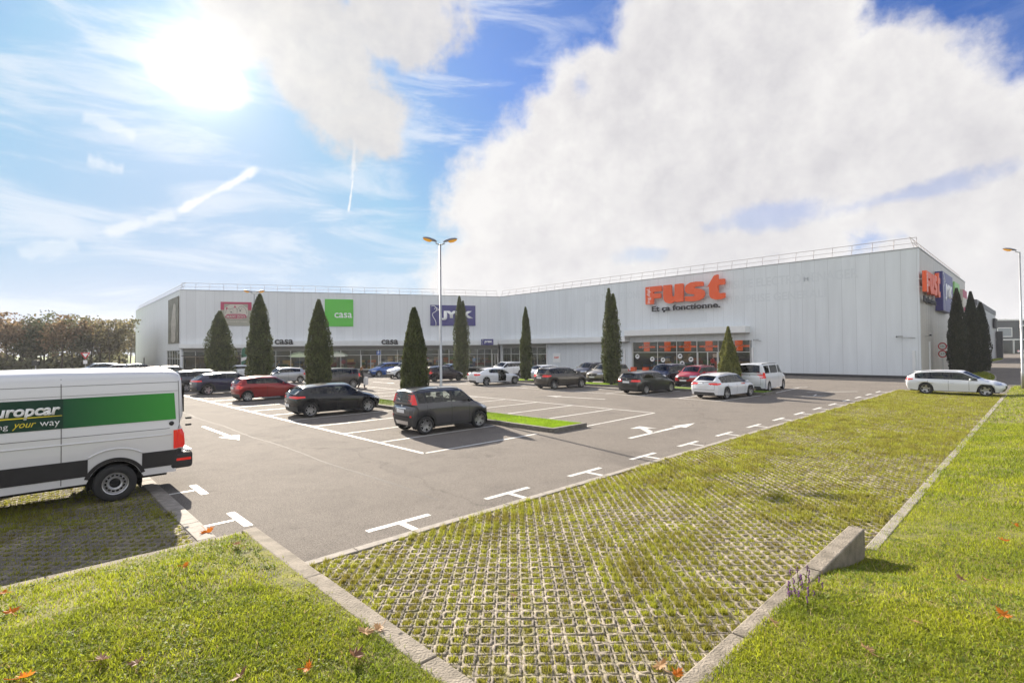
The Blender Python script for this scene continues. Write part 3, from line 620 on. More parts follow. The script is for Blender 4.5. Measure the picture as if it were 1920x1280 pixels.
# canopies
CZ0, CZ1 = 3.62, 4.36
def canopy(FR, x0, x1, z0, z1, depth, x1end=True, nm='canopy'):
    c = MB(); c.bx(x0, x1, -depth, -.001, z0+.08, z1); part(c, nm, M_fascia, FR, bevel=.02)
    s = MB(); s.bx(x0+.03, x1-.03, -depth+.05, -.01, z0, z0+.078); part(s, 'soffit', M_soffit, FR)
xs = onwall(FR_L, 470, 650)[0]
canopy(FR_L, .02, xs, 3.40, 4.05, .75); canopy(FR_L, xs+.01, LL-.8, 3.60, 4.42, 1.25)
xc0 = onwall(FR_F, 1170, 620, -1.3)[0]
canopy(FR_F, .5, xc0-.02, 3.72, 4.50, 1.1); canopy(FR_F, xc0, onwall(FR_F, 1397, 620, -1.3)[0], 4.42, 5.22, 1.3)
# shop interiors
M_floor = mat('shop_floor', (.20, .19, .175), .3); M_in = mat('shop_wall', (.07, .066, .062), .8); M_ceil = mat('shop_ceiling', (.09, .09, .09), .8)
M_tube = mat('lit_tube', (1, 1, 1), emit=(1, .93, .8, 7))
M_pane = glass('shop_pane', (.66, .70, .69), .62, .0, .01, 1.5)
PAL = [(.35, .05, .04), (.5, .3, .08), (.08, .16, .30), (.42, .40, .36), (.10, .22, .08), (.30, .20, .12), (.55, .5, .42), (.05, .05, .06), (.40, .12, .05), (.12, .12, .14)]
M_pal = [mat('goods_%s' % n, c, .7) for n, c in zip(('red', 'ochre', 'blue', 'grey', 'green', 'brown', 'cream', 'black', 'rust', 'slate'), PAL)]
M_paint = M_pal
def interior(FR, x0, x1, h, depth, seed):
    b = MB(); b.bx(x0, x1, .32, depth, .10, .14, 0); b.bx(x0, x1, depth, depth+.1, .1, h+.5, 1); b.bx(x0, x1, .32, depth, h+.4, h+.5, 2); b.bx(x0-.1, x0, .31, depth, .1, h+.4, 1); b.bx(x1, x1+.1, .31, depth, .1, h+.4, 1)
    part(b, 'shop_interior', [M_floor, M_in, M_ceil], FR)
    r = random.Random(seed); g = MB(); x = x0+.5
    while x < x1-1.2:
        w = r.uniform(.5, 1.6)
        for row, (y, hm) in enumerate(((1.6, 1.5), (4., 2.2))):
            z = .14
            while z < hm*r.uniform(.5, 1.):
                hh = r.uniform(.15, .45); g.bx(x, x+w*r.uniform(.6, .95), y, y+r.uniform(.3, .7), z, z+hh, r.randrange(10)); z += hh+.04
        x += w+r.uniform(.05, .6)
    part(g, 'goods_display', M_pal, FR)['kind'] = 'stuff'
    t = MB(); yy = 1.5
    while yy < depth-.6:
        x = x0+.6
        while x < x1-1.5: t.bx(x, x+1.3, yy, yy+.12, h+.22, h+.27); x += 1.9
        yy += 1.9
    part(t, 'ceiling_light', M_tube, FR)
def storefront(FR, x0, x1, z0, z1, zt, nb, setb=.12, doors=(), mx=None, seed=1, depth=7.):
    interior(FR, x0+.02, x1-.02, z1, depth, seed)
    xs_ = mx or [x0+(x1-x0)*i/nb for i in range(nb+1)]
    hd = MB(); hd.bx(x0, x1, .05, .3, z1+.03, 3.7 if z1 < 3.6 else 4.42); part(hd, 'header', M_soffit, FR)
    for i in range(len(xs_)-1):
        a, b = xs_[i], xs_[i+1]; door = i in doors
        p = MB()
        for za, zb in ((z0, zt-.03), (zt+.03, z1-.05)):
            if door and za == z0: p.bx(a+.04, (a+b)/2, setb, setb+.012, za, zb)
            else: p.bx(a+.03, b-.03, setb, setb+.012, za, zb)
        w = part(p, 'window', M_pane, FR)
        f = MB(); f.bx(a-.035, a+.035, setb-.05, setb+.06, z0-.03, z1); f.bx(a+.037, b-.037, setb-.04, setb+.05, zt-.03, zt+.03); f.bx(a+.037, b-.037, setb-.04, setb+.05, z1-.05, z1); f.bx(a+.037, b-.037, setb-.04, setb+.05, z0-.03, z0+.04)
        if door:
            for q in ((a+b)/2, b-.12, a+.10): f.bx(q-.045, q+.045, setb-.05, setb+.06, z0+.042, zt-.032)
        if i == len(xs_)-2: f.bx(b-.034, b+.035, setb-.05, setb+.06, z0-.03, z1)
        fo = f.obj('frame', M_frame, w)
DX = LL/44.93
lx = [onwall(FR_L, q, 655)[0] for q in (343, 366, 391, 415, 440, 466, 500, 517, 545, 575, 606, 639, 676, 714, 745, 775, 800, 822, 842, 860, 880, 895, 909, 922, 935)]
storefront(FR_L, lx[0], lx[-1]-.05, .16, 3.08, 2.28, 0, mx=lx[:-1]+[lx[-1]-.05], doors=(12, 23), seed=3, depth=6.5)
storefront(FR_F, .45, xj1, .16, 3.25, 2.2, 5, seed=4, depth=6.5)
fx = [onwall(FR_F, q, 655)[0] for q in (1186, 1232, 1268, 1306, 1346, 1376, 1406)]
storefront(FR_F, fx[0], fx[-1], .16, 4.12, 2.42, 0, mx=fx, doors=(3,), seed=5, depth=8)
# side wall glazing near the left corner, ribbon of two lights
sx0, sx1 = 36.55, LS-.5; q = MB(); q.bx(sx0, sx1, .1, .112, .2, 3.15); w = part(q, 'window', M_pane, FR_S)
f = MB()
for i in range(6): x = sx0+(sx1-sx0)*i/5; f.bx(x-.05, x+.05, .04, .16, .15, 3.2)
f.bx(sx0, sx1, .045, .155, 2.0, 2.08); f.obj('frame', M_frame, w); c = MB(); c.bx(LS-.5, LS-.02, 0, .3, .1, 3.2); part(c, 'column', M_fascia, FR_S)
d = MB(); d.bx(xj1+.05, xj1+.28, -.05, .3, .1, 3.7); d.bx(.02, .42, -.06, .3, .1, 3.7); part(d, 'column', M_fascia, FR_F)
# door jamb posts, downpipes
for q in (1172, 1412, 1714):
    x = onwall(FR_F, q, 680)[0]; b = MB(); b.bx(x-.1, x+.1, -.16, -.01, .1, 2.9 if q != 1714 else 2.5); part(b, 'post', M_fascia, FR_F)
b = MB(); b.bx(4.2, 4.32, -.15, -.02, .1, 3.3); part(b, 'post', M_fascia, FR_R)
# roof railing, leaning inwards
M_rail = mat('rail_galvanised', (.45, .40, .38), .45, .4)
def railing(FR, l, lab, n):
    r = empty('roof_railing', FR @ Vector((0, .3, HB)), 0, lab, 'railing', 'guard railings on the flat roof'); r.matrix_world = FR @ Matrix.Translation((0, .3, HB+.05))
    for i in range(n+1):
        x = l*i/n; p = MB(); p.tube([(x, .0, 0), (x, .30, 1.0)], .024, 6); p.obj('post', M_rail, r)
    p = MB(); p.tube([(0, .30, 1.0), (l, .30, 1.0)], .024, 6); p.obj('handrail', M_rail, r); p = MB(); p.tube([(0, .15, .5), (l, .15, .5)], .018, 6); p.obj('midrail', M_rail, r)
railing(FR_L, LL-.4, 'thin roof railing above the green square sign', 26); railing(FR_F, LF-.2, 'thin roof railing above the large orange letters', 33)
railing(FR_R, LR, 'roof railing along the right side wall above the narrow signs', 20); railing(FR_S, LS, 'roof railing along the far left side wall', 26)

# ------------------------------------------------------------ signs on the walls
def sign_root(FR, x, z, name, lab, cat='sign', y=-.12, group=None):
    r = empty(name, (0, 0, 0), 0, lab, cat, group); r.matrix_world = FR @ Matrix.Translation((x, y, z)); return r
def board(root, w, h, th, m, name='board', bevel=.02):
    b = MB(); b.bx(0, w, 0, th, 0, h); return b.obj(name, m, root, bevel=bevel)
T = Matrix.Translation
def poly2d(name, polys, m, root, M, th=.02, w=None):
    """flat shapes in X,Z, outward -Y, slightly thick"""
    b = MB()
    for p in polys:
        n = len(p); vs = [(a, 0, c) for a, c in p]+[(a, -th, c) for a, c in p]
        b.add(vs, [tuple(range(n)), tuple(range(n, 2*n))[::-1]]+[(i, n+i, n+(i+1) % n, (i+1) % n) for i in range(n)])
    me = b.mesh(name, m); bm = bmesh.new(); bm.from_mesh(me); bmesh.ops.recalc_face_normals(bm, faces=bm.faces); bmesh.ops.triangulate(bm, faces=[f for f in bm.faces if len(f.verts) > 4]); bm.to_mesh(me); bm.free()
    o = bpy.data.objects.new(name, me); COL.objects.link(o); o.parent = root; o.matrix_local = M; return o
def chaikin(p, n=2):
    for _ in range(n): p = [q for i in range(len(p)) for q in ((p[i][0]*.75+p[(i+1) % len(p)][0]*.25, p[i][1]*.75+p[(i+1) % len(p)][1]*.25), (p[i][0]*.25+p[(i+1) % len(p)][0]*.75, p[i][1]*.25+p[(i+1) % len(p)][1]*.75))]
    return p
def ribbon(pts, w):
    out = []
    for i in range(len(pts)-1):
        a, b = Vector(pts[i]), Vector(pts[i+1]); d = (b-a).normalized(); n = Vector((-d.y, d.x))*w/2; e = d*w*.12; out.append([tuple(a+n-e), tuple(a-n-e), tuple(b-n+e), tuple(b+n+e)])
    return out
def smoothline(p, k=3):
    for _ in range(k): p = [p[0]]+[q for i in range(len(p)-1) for q in ((p[i][0]*.75+p[i+1][0]*.25, p[i][1]*.75+p[i+1][1]*.25), (p[i][0]*.25+p[i+1][0]*.75, p[i][1]*.25+p[i+1][1]*.75))]+[p[-1]]
    return p
def circle(x, z, r, n=20, sx=1, sz=1): return [(x+r*sx*math.cos(2*math.pi*i/n), z+r*sz*math.sin(2*math.pi*i/n)) for i in range(n)]
def goose(root, s, M, m):
    """line drawing of a goose head and neck"""
    neck = smoothline([(.02, .93), (.10, .97), (.20, .93), (.26, .84), (.27, .74), (.20, .66), (.10, .62), (.06, .54), (.10, .42), (.20, .28), (.24, .14), (.23, 0)])
    beak = smoothline([(.21, .92), (.30, .84), (.40, .775), (.30, .74), (.24, .735)], 1)
    poly2d('goose_emblem', ribbon([(a*s, c*s) for a, c in neck], .032*s)+ribbon([(a*s, c*s) for a, c in beak], .026*s)+[circle(.175*s, .82*s, .022*s, 10)], m, root, M, .01)
# violet-blue store sign
def bluesign(FR, x, z, w, h, lab, th=.1, y=-.14, group=None):
    r = sign_root(FR, x, z, 'store_sign', lab, 'sign', y, group); board(r, w, h, th, M_navy, bevel=.01)
    goose(r, h, T((.03*h, -.012, 0)), M_text_white); text_obj('lettering', 'JYSK', w*.70, M_text_white, r, T((w*.245, -.003, h*.27)), offset=.07, extrude=.01, height=h*.46); return r
x0, z1 = onwall(FR_L, 806.6, 571.7); x1, z0 = onwall(FR_L, 891.3, 610.8); bluesign(FR_L, x0, z0, x1-x0, z1-z0, 'large violet-blue sign with white goose head and lettering on the left wing')
x0, z1 = onwall(FR_L, 902, 635.5, -1.3); x1, z0 = onwall(FR_L, 925, 646.5, -1.3); bluesign(FR_L, x0, z0, x1-x0, z1-z0, 'small violet-blue goose sign on the canopy edge above the entrance', .05, -1.33)
x0, z1 = onwall(FR_L, 609, 560.6); x1, z0 = onwall(FR_L, 662.5, 612)
r = sign_root(FR_L, x0, z0, 'store_sign', 'square bright green sign with small white lettering on the left wing'); board(r, x1-x0, z1-z0, .12, M_green)
text_obj('lettering', 'casa', (x1-x0)*.62, M_text_white, r, T(((x1-x0)*.335, -.003, (z1-z0)*.315)), offset=.012, extrude=.01, height=(z1-z0)*.185)
for a, b_, lab in ((515, 550, 'dark casa lettering standing on the canopy between two cypresses, left'), (715, 746.5, 'dark casa lettering standing on the canopy right of the glazed entrance')):
    x0 = onwall(FR_L, a, 640, -1.27)[0]; x1 = onwall(FR_L, b_, 640, -1.27)[0]; z = onwall(FR_L, b_, 645.3, -1.27)[1]
    r = sign_root(FR_L, x0, z, 'canopy_lettering', lab, 'lettering', -1.29); text_obj('lettering', 'casa', x1-x0, M_text_dark, r, Matrix.Identity(4), offset=.025, extrude=.08, height=(x1-x0)*.29)
# pet shop sign: no mascot drawing copied, a plain cat-and-dog head outline panel
x0, z1 = onwall(FR_L, 414, 565.8); x1, z0 = onwall(FR_L, 472, 610.5); w, h = x1-x0, z1-z0
M_bei = mat('sign_beige', (.34, .33, .27), .5); M_pk = mat('sign_crimson', (.42, .035, .10), .5); M_cream = mat('sign_cream', (.56, .52, .46), .5)
r = sign_root(FR_L, x0, z0, 'store_sign', 'crimson and beige pet shop sign with two animal heads above white lettering'); board(r, w, h, .14, M_bei)
poly2d('frame_band', [[(0, .66*h), (.115*w, .66*h), (.115*w, .91*h), (.88*w, .91*h), (.88*w, .66*h), (w, .66*h), (w, h), (0, h)]], M_pk, r, T((0, -.004, 0)), .02)
poly2d('panel', [chaikin([(.125*w, .27*h), (.875*w, .27*h), (.875*w, .895*h), (.125*w, .895*h)], 1)], M_cream, r, T((0, -.006, 0)), .02)
poly2d('bowl', [chaikin([(.15*w, .29*h), (.84*w, .29*h), (.835*w, .43*h), (.76*w, .50*h), (.24*w, .50*h), (.16*w, .43*h)], 2)], M_pk, r, T((0, -.03, 0)), .02)
poly2d('bowl_rim', [[(.24*w, .463*h), (.76*w, .463*h), (.72*w, .478*h), (.28*w, .478*h)]], M_cream, r, T((0, -.054, 0)), .004)
text_obj('lettering', 'MAXI ZOO', .60*w, M_cream, r, T((.195*w, -.054, .315*h)), offset=.025, extrude=.01, height=.115*h)
text_obj('slogan', 'TOUT POUR MON ANIMAL', .74*w, M_cream, r, T((.13*w, -.006, .13*h)), offset=.02, extrude=.004, height=.06*h)
dk = M_text_dark; rb = lambda p, ww: ribbon([(a*w, c*h) for a, c in smoothline(p, 2)], ww*w)
poly2d('animal_heads', rb([(.16, .50), (.17, .60), (.20, .72), (.28, .70), (.40, .72), (.47, .84), (.50, .74), (.54, .62), (.52, .52)], .010)+rb([(.54, .66), (.58, .78), (.68, .83), (.78, .76), (.83, .62), (.84, .51)], .010)+rb([(.30, .56), (.36, .53), (.42, .57)], .008)
       + [circle(.34*w, .575*h, .022*w, 10), circle(.30*w, .64*h, .012*w, 8), circle(.40*w, .65*h, .012*w, 8), circle(.63*w, .635*h, .028*w, 10), circle(.61*w, .70*h, .013*w, 8), circle(.68*w, .70*h, .013*w, 8)], dk, r, T((0, -.028, 0)), .004)
poly2d('ears', [[(.17*w, .66*h), (.18*w, .79*h), (.24*w, .73*h)], [(.42*w, .75*h), (.46*w, .87*h), (.50*w, .76*h)]], M_pk, r, T((0, -.03, 0)), .004)
# tall picture panel on the side wall
M_poster = mat('poster_print', (.20, .19, .15), .6, noise=.5, nscale=.9, col2=(.09, .085, .06)); M_postfig = mat('poster_pale', (.40, .37, .32), .6, noise=.2, nscale=2)
xa, za = onwall(FR_S, 317, 563); xb, zb = onwall(FR_S, 336, 643); r = sign_root(FR_S, min(xa, xb), zb, 'wall_poster', 'tall faded olive picture panel on the left side wall near the corner', 'poster'); w, h = abs(xb-xa), za-zb
board(r, w, h, .08, M_poster); poly2d('pale_figure', [chaikin([(.30*w, .02*h), (.75*w, .02*h), (.72*w, .25*h), (.80*w, .45*h), (.72*w, .60*h), (.78*w, .78*h), (.62*w, .90*h), (.50*w, .80*h), (.42*w, .62*h), (.30*w, .45*h), (.36*w, .2*h)], 2)], M_postfig, r, T((0, -.004, 0)), .006)

# heavy orange letters on a white rail frame
F_ = [[(0, 0), (.50, 0), (.50, .31), (.96, .31), (.96, .58), (.50, .58), (.50, .69), (1.02, .69), (1.02, 1.0), (0, 1.0)]]
U_ = [[(1.10, 1), (1.60, 1), (1.60, .50), (1.62, .36), (1.69, .31), (1.76, .36), (1.78, .50), (1.78, 1), (2.28, 1), (2.28, .10), (2.30, .02), (1.86, -.0), (1.79, .07), (1.62, -.03), (1.40, -.04), (1.20, .06), (1.12, .22), (1.10, .42)]]
S_ = [[(2.36, .02), (2.36, .28), (2.80, .25), (2.93, .29), (2.82, .36), (2.52, .41), (2.38, .54), (2.36, .74), (2.46, .90), (2.68, 1.0), (3.00, 1.02), (3.38, .98), (3.38, .74), (3.05, .76), (2.87, .73), (2.92, .67), (3.22, .61), (3.42, .50), (3.46, .30), (3.38, .12), (3.16, .01), (2.80, -.02)]]
T_ = [[(3.48, .68), (3.62, .72), (3.78, .98), (3.95, 1.24), (4.16, 1.28), (4.16, 1.02), (4.50, 1.02), (4.50, .72), (4.16, .72), (4.16, .36), (4.22, .28), (4.50, .30), (4.50, .04), (4.30, -.02), (3.98, -.02), (3.76, .08), (3.68, .26), (3.68, .70)]]
def rounded(p, r=.045):
    out = []; n = len(p)
    for i in range(n):
        a, b, c = Vector(p[i-1]), Vector(p[i]), Vector(p[(i+1) % n]); u, v = a-b, c-b; q = min(r, .4*u.length, .4*v.length)
        p0, p1 = b+u.normalized()*q, b+v.normalized()*q; out += [tuple(p0), tuple((p0+p1)/2*.5+b*.5), tuple(p1)]
    return out
def orange_letters(FR, x, z, w, h, lab, y=-.45, depth=.22, sub='Et ça fonctionne.'):
    r = sign_root(FR, x, z, 'store_lettering', lab, 'sign', y); kx, kz = w/4.5, h
    for nm, P in zip(('letter_f', 'letter_u', 'letter_s', 'letter_t'), (F_, U_, S_, T_)):
        pts = [[(a*kx, c*kz) for a, c in rounded(p)] for p in P]; poly2d(nm, pts, M_orange, r, Matrix.Identity(4), depth)
    b = MB()
    for zz in (.26, .64): b.bx(.2, w*.98, .02, .06, zz*h-.02, zz*h+.02)
    for i in range(9): b.bx(w*i/8.4+.1, w*i/8.4+.14, .062, .42, .62*h, .62*h+.04)
    for i in range(9): b.bx(w*i/8.4+.1, w*i/8.4+.14, .062, .42, .24*h, .24*h+.04)
    b.obj('mounting_rail', M_white, r)
    o = text_obj('side_lettering', 'ing.dipl.', h*.88, M_text_white, r, T((.36*kx, -depth-.003, .05*h)) @ Matrix.Rotation(-math.pi/2, 4, 'Y'), offset=.0, extrude=.008)
    if sub: text_obj('slogan', sub, w*.86, M_text_dark, r, T((w*.075, .05, -.50*h)), offset=.028, extrude=.1, height=h*.38)
x0, z0 = onwall(FR_F, 1212, 571.5, -.45); x1, _ = onwall(FR_F, 1361, 555, -.45); hF = onwall(FR_F, 1212, 539, -.45)[1]-z0
orange_letters(FR_F, x0, z0+.02, x1-x0, hF, 'huge orange store lettering with dark slogan above the main entrance')
# faded ghost lettering and patches left by old signs
M_ghost = mat('ghost_paint', (.635, .67, .70), .45); M_ghostR = mat('ghost_paint_side', (.50, .475, .43), .5)
r = sign_root(FR_F, 0, 0, 'ghost_lettering', 'faint traces of removed capital lettering high on the front wall', 'lettering', -.004)
def ghost(txt, xr_, z, w, h):
    x = onwall(FR_F, xr_, 520)[0]; text_obj('trace', txt, w, M_ghost, r, T((x-w, 0, z)), offset=.02, extrude=0, height=h)
ghost('CUISINE ELECTROMENAGER', 1610, 9.35, 13.5, .95); ghost('ENTREPRISE GENERALE', 1555, 7.75, 11.2, .85); ghost('RADIO TV TELEPHONE', 1200, 9.3, 9.0, .95)
poly2d('trace', [[(30.2, 5.9), (34.9, 5.9), (34.9, 7.0), (30.2, 7.0)], [(31, 8.6), (35.5, 8.6), (35.5, 10.2), (31, 10.2)]], M_ghost, r, Matrix.Identity(4), .001)
# small white store plate on the lower wall
x0, z1 = onwall(FR_F, 1037, 662); x1, z0 = onwall(FR_F, 1051.5, 679)
r = sign_root(FR_F, x0, z0, 'store_plate', 'small square white plate with orange lettering on the grey lower wall', 'sign', -.06); board(r, x1-x0, z1-z0, .05, M_text_white); text_obj('lettering', 'FUST', (x1-x0)*.6, M_orange, r, T(((x1-x0)*.2, -.003, (z1-z0)*.42)), offset=.05, extrude=.004, height=(z1-z0)*.2)
# hanging orange posters behind the main shop glass
M_orb = mat('poster_orange', (.80, .12, .02), .6, emit=(.80, .10, .01, .30)); M_sticker = mat('sticker_white', (.8, .8, .8), .6)  # posters are no lamps; emission added so they show bright behind the glass
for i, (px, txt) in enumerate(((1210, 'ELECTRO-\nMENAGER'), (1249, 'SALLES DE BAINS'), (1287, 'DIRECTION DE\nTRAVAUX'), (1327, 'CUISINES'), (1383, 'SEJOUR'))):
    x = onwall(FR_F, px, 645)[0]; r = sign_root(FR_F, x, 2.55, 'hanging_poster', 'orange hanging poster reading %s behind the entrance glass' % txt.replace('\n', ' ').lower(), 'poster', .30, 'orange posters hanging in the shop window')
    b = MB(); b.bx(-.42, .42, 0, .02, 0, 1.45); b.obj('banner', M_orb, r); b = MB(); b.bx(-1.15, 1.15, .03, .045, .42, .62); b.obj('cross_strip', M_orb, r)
    w = 1.2 if '\n' in txt or len(txt) < 9 else 1.9
    text_obj('lettering', txt, w, M_text_white, r, T((-w/2, -.01, .30)) @ Matrix.Rotation(D2R(-8), 4, 'Y'), offset=.02, extrude=.004, height=.26 if '\n' not in txt else .55)
k = 0
for px, py in ((1195, 668), (1223, 673), (1243, 674.5), (1275, 667.5), (1295.5, 673.5), (1279, 681)):
    x, z = onwall(FR_F, px, py, .1); r = sign_root(FR_F, x, z, 'round_sticker', ['round white sticker with black mark at the left end of the entrance glass', 'second round white sticker from the left on the entrance glass', 'third round white sticker from the left, beside the door post', 'highest round white sticker near the middle of the entrance glass', 'rightmost round white sticker on the entrance glass', 'lowest round white sticker, just above the dark car roof'][k], 'sticker', .105, 'round stickers on the entrance glass'); k += 1
    poly2d('disc', [circle(0, 0, .30, 20)], M_sticker, r, Matrix.Identity(4), .004); poly2d('mark', [[(-.16, -.06), (.14, -.02), (.17, .10), (.02, .14), (-.13, .05)]], M_text_dark, r, T((0, -.006, 0)), .002)
# signs on the right side wall
xa_, xb_ = onwall(FR_R, 1737.5, 530, -.55)[0], onwall(FR_R, 1763, 530, -.55)[0]; orange_letters(FR_R, xa_, 7.6, xb_-xa_, 1.85, 'orange store lettering seen edge-on on the right side wall', -.25, .30)
xa_, xb_ = onwall(FR_R, 1768, 550, -.62)[0], onwall(FR_R, 1786.5, 550, -.62)[0]; bluesign(FR_R, xa_, 6.4, xb_-xa_, 3.9, 'violet-blue goose sign in a deep box on the right side wall', .6, -.62)
r = sign_root(FR_R, 80.3-57.2, 6.3, 'store_sign', 'pale green square sign on the right side wall beside a cypress', 'sign', -.2); board(r, 4.6, 4.2, .18, mat('pale_green_sign', (.32, .62, .24), .5)); text_obj('lettering', 'casa', 3, M_text_white, r, T((1.4, -.003, 1.3)), extrude=.01)
r = sign_root(FR_R, 87.2-57.2, 6.1, 'store_sign', 'crimson and beige sign at the far end of the right side wall', 'sign', -.3); board(r, 4.6, 4.0, .28, M_cream); poly2d('frame_band', [[(0, 3.0), (4.6, 3.0), (4.6, 4.0), (0, 4.0)]], M_pk, r, T((0, -.004, 0)), .01); text_obj('lettering', 'MAXI ZOO', 3.6, M_pk, r, T((.5, -.006, 1.2)), offset=.04, extrude=.01)
# cameras
def camera_thing(FR, x, z, lab, L_=.9):
    r = sign_root(FR, x, z, 'security_camera', lab, 'security camera', -.02); b = MB(); b.tube([(0, 0, 0), (-L_, -.35, .05)], .03, 6); b.obj('bracket', M_steel, r); b = MB(); b.box((-L_-.12, -.42, .12), (.42, .18, .18), rz=.3); b.obj('housing', M_steel, r, bevel=.03); b = MB(); b.box((-L_-.36, -.48, .11), (.06, .14, .14), rz=.3); b.obj('lens', M_black, r)
camera_thing(FR_F, onwall(FR_F, 1716, 633)[0], onwall(FR_F, 1716, 633)[1], 'security camera on a long bracket near the right corner'); camera_thing(FR_F, onwall(FR_F, 1427, 639)[0], onwall(FR_F, 1427, 639)[1], 'small dark security camera right of the main canopy', .2)
camera_thing(FR_R, 2.6, 3.75, 'security camera just round the corner on the side wall', .6)
# prohibition signs on the side wall
for z, lab, txt in ((2.85, 'upper round red-ringed sign on the side wall', '3.5t'), (2.1, 'lower round red-ringed sign on the side wall', '2.7')):
    r = sign_root(Matrix.Translation(FR_R @ Vector((66.3-57.2, -.5, 0))) @ Matrix.Rotation(math.atan2(-E1.y, -E1.x)-.25, 4, 'Z'), 0, z, 'round_road_sign', lab, 'road sign', -.04, 'round signs on the side wall'); poly2d('ring', [circle(0, 0, .37, 28)], M_redsign, r, Matrix.Identity(4), .03); poly2d('face', [circle(0, 0, .27, 28)], M_text_white, r, T((0, -.033, 0)), .003); text_obj('lettering', txt, .34, M_text_dark, r, T((-.17, -.038, -.07)), extrude=.002, height=.15)
r = empty('sign_post', FR_R @ Vector((66.3-57.2, -.5, 0)), 0, 'thin steel post under the two round signs', 'post'); b = MB(); b.tube([(0, 0, 0), (0, 0, 1.75)], .03, 8); b.obj('pole', M_steel, r)

# ------------------------------------------------------------ vehicles
M_cglass = glass('car_glass', (.30, .35, .34), .9, .02, .01, 1.5)
M_cglass_dark = glass('tinted_glass', (.06, .065, .07), .9, .02, .01, 1.5)
M_tyre = mat('tyre', (.022, .022, .023), .85, bump=.3, bscale=40); M_rim = mat('rim_alloy', (.36, .36, .37), .32, .85); M_well = mat('wheel_well', (.010, .010, .011), .9)
M_trim = mat('black_trim', (.014, .014, .016), .35); M_clad = mat('grey_cladding', (.030, .031, .033), .6); M_tail = mat('red_lamp', (.55, .012, .010), .12, coat=.6, emit=(.8, .02, .01, .10)); M_head = mat('clear_lamp', (.55, .57, .6), .08, .5, coat=.6)
M_plate = mat('number_plate', (.72, .73, .74), .4); M_seat = mat('seat_fabric', (.045, .045, .05), .85); M_dash = mat('dashboard', (.03, .03, .032), .7); M_amber = mat('amber_reflector', (.7, .2, .05), .2)
def paint(name, c, metal=.35, rough=.30):
    return mat('paint_'+name, c, rough, metal, coat=.85, spec=.25)
def lerp(a, b, t): return a+(b-a)*t
def body_surface(sp):
    L_, Wd, H_, wb, fo, gc = sp['L'], sp['W'], sp['H'], sp['wb'], sp['fo'], sp['gc']
    xf = wb/2+fo; xr = xf-L_; h = Wd/2; zn, zc, b0, b1 = sp['zn'], sp['zc'], sp['belt'][0], sp['belt'][1]
    cow = xf-sp['hood']; rfx = cow-sp['ws']; rrx = xr+sp['rro']; tbx = xr+sp['tbo']; ztb, zt = sp['ztb'], sp['zt']; zr = H_-sp.get('drop', .06); mid = (rfx+rrx)/2
    ty = sp.get('tum', .74); nb = sp.get('nb', .30); rb = sp.get('rb', .22); sl = sp.get('sill', gc+.03); m1 = sp.get('mid', .62); sh0, sh1 = b0-sp.get('shd', .12), b1-sp.get('shd', .12); hy = sp.get('hipy', .93)
    bz = sp.get('bumpz', gc+.02)
    def col(x0, x1, x2, y0, y1, y2, z0, z1, z2, r3, r4, r5): return [(x0, y0*h, z0), (x1, y1*h, z1), (x2, y2*h, z2), r3, r4, r5]
    K = []
    K.append(col(xf-nb-.06, xf-nb, xf-nb, .80, .88, .84, bz+.02, .46*(zn+.3), zn-.06, (xf-nb-.03, .74*h, zn), (xf-nb+.02, .46*h, zn+.03), (xf-.10, 0, zn+.045)))
    x1 = xf-nb-.28
    K.append(col(x1, x1, x1, .93, .985, .965, sl+.01, .56, lerp(zn, zc, .28)-.05, (x1, .80*h, lerp(zn, zc, .45)), (x1+.03, .52*h, lerp(zn, zc, .5)+.03), (x1+.12, 0, lerp(zn, zc, .5)+.05)))
    K.append(col(cow, cow, cow, .945, 1.0, .985, sl, m1, sh0, (cow, .90*h, b0-.01), (cow-.04, .80*h, zc-.01), (cow+.16, 0, zc+.03)))
    K.append(col(rfx, rfx, rfx, .95, 1.0, .99, sl, m1, lerp(sh0, sh1, .35), (rfx, hy*h, lerp(b0, b1, .35)), (rfx, ty*h, H_-.115), (rfx+.13, 0, H_-.02)))
    K.append(col(mid, mid, mid, .95, 1.0, .99, sl, m1, lerp(sh0, sh1, .6), (mid, hy*h, lerp(b0, b1, .6)), (mid, ty*h, H_-.085), (mid, 0, H_)))
    K.append(col(rrx+.10, rrx+.10, rrx+.10, .95, 1.0, .995, sl, m1+.04, sh1, (rrx+.05, (hy-.01)*h, b1), (rrx, (ty-.03)*h, zr-.075), (rrx-.03, 0, zr)))
    K.append(col(xr+rb+.20, xr+rb+.16, xr+rb+.10, .93, .975, .955, sl+.03, m1+.05, sh1+.01, (tbx+.05, .87*h, lerp(b1, ztb, .5)), (tbx, (ty+sp.get('tw', 0))*h, ztb), (tbx-.06, 0, ztb+.02)))
    K.append(col(xr+rb+.02, xr+rb-.04, xr+rb-.02, .86, .91, .90, bz+.05, m1-.06, zt-.10, (xr+rb+.02, .80*h, zt-.01), (xr+rb+.03, .58*h, zt), (xr+sp.get('tb5', .09), 0, zt+.01)))
    return np.array(K, float).transpose(1, 0, 2)      # rows, cols, 3
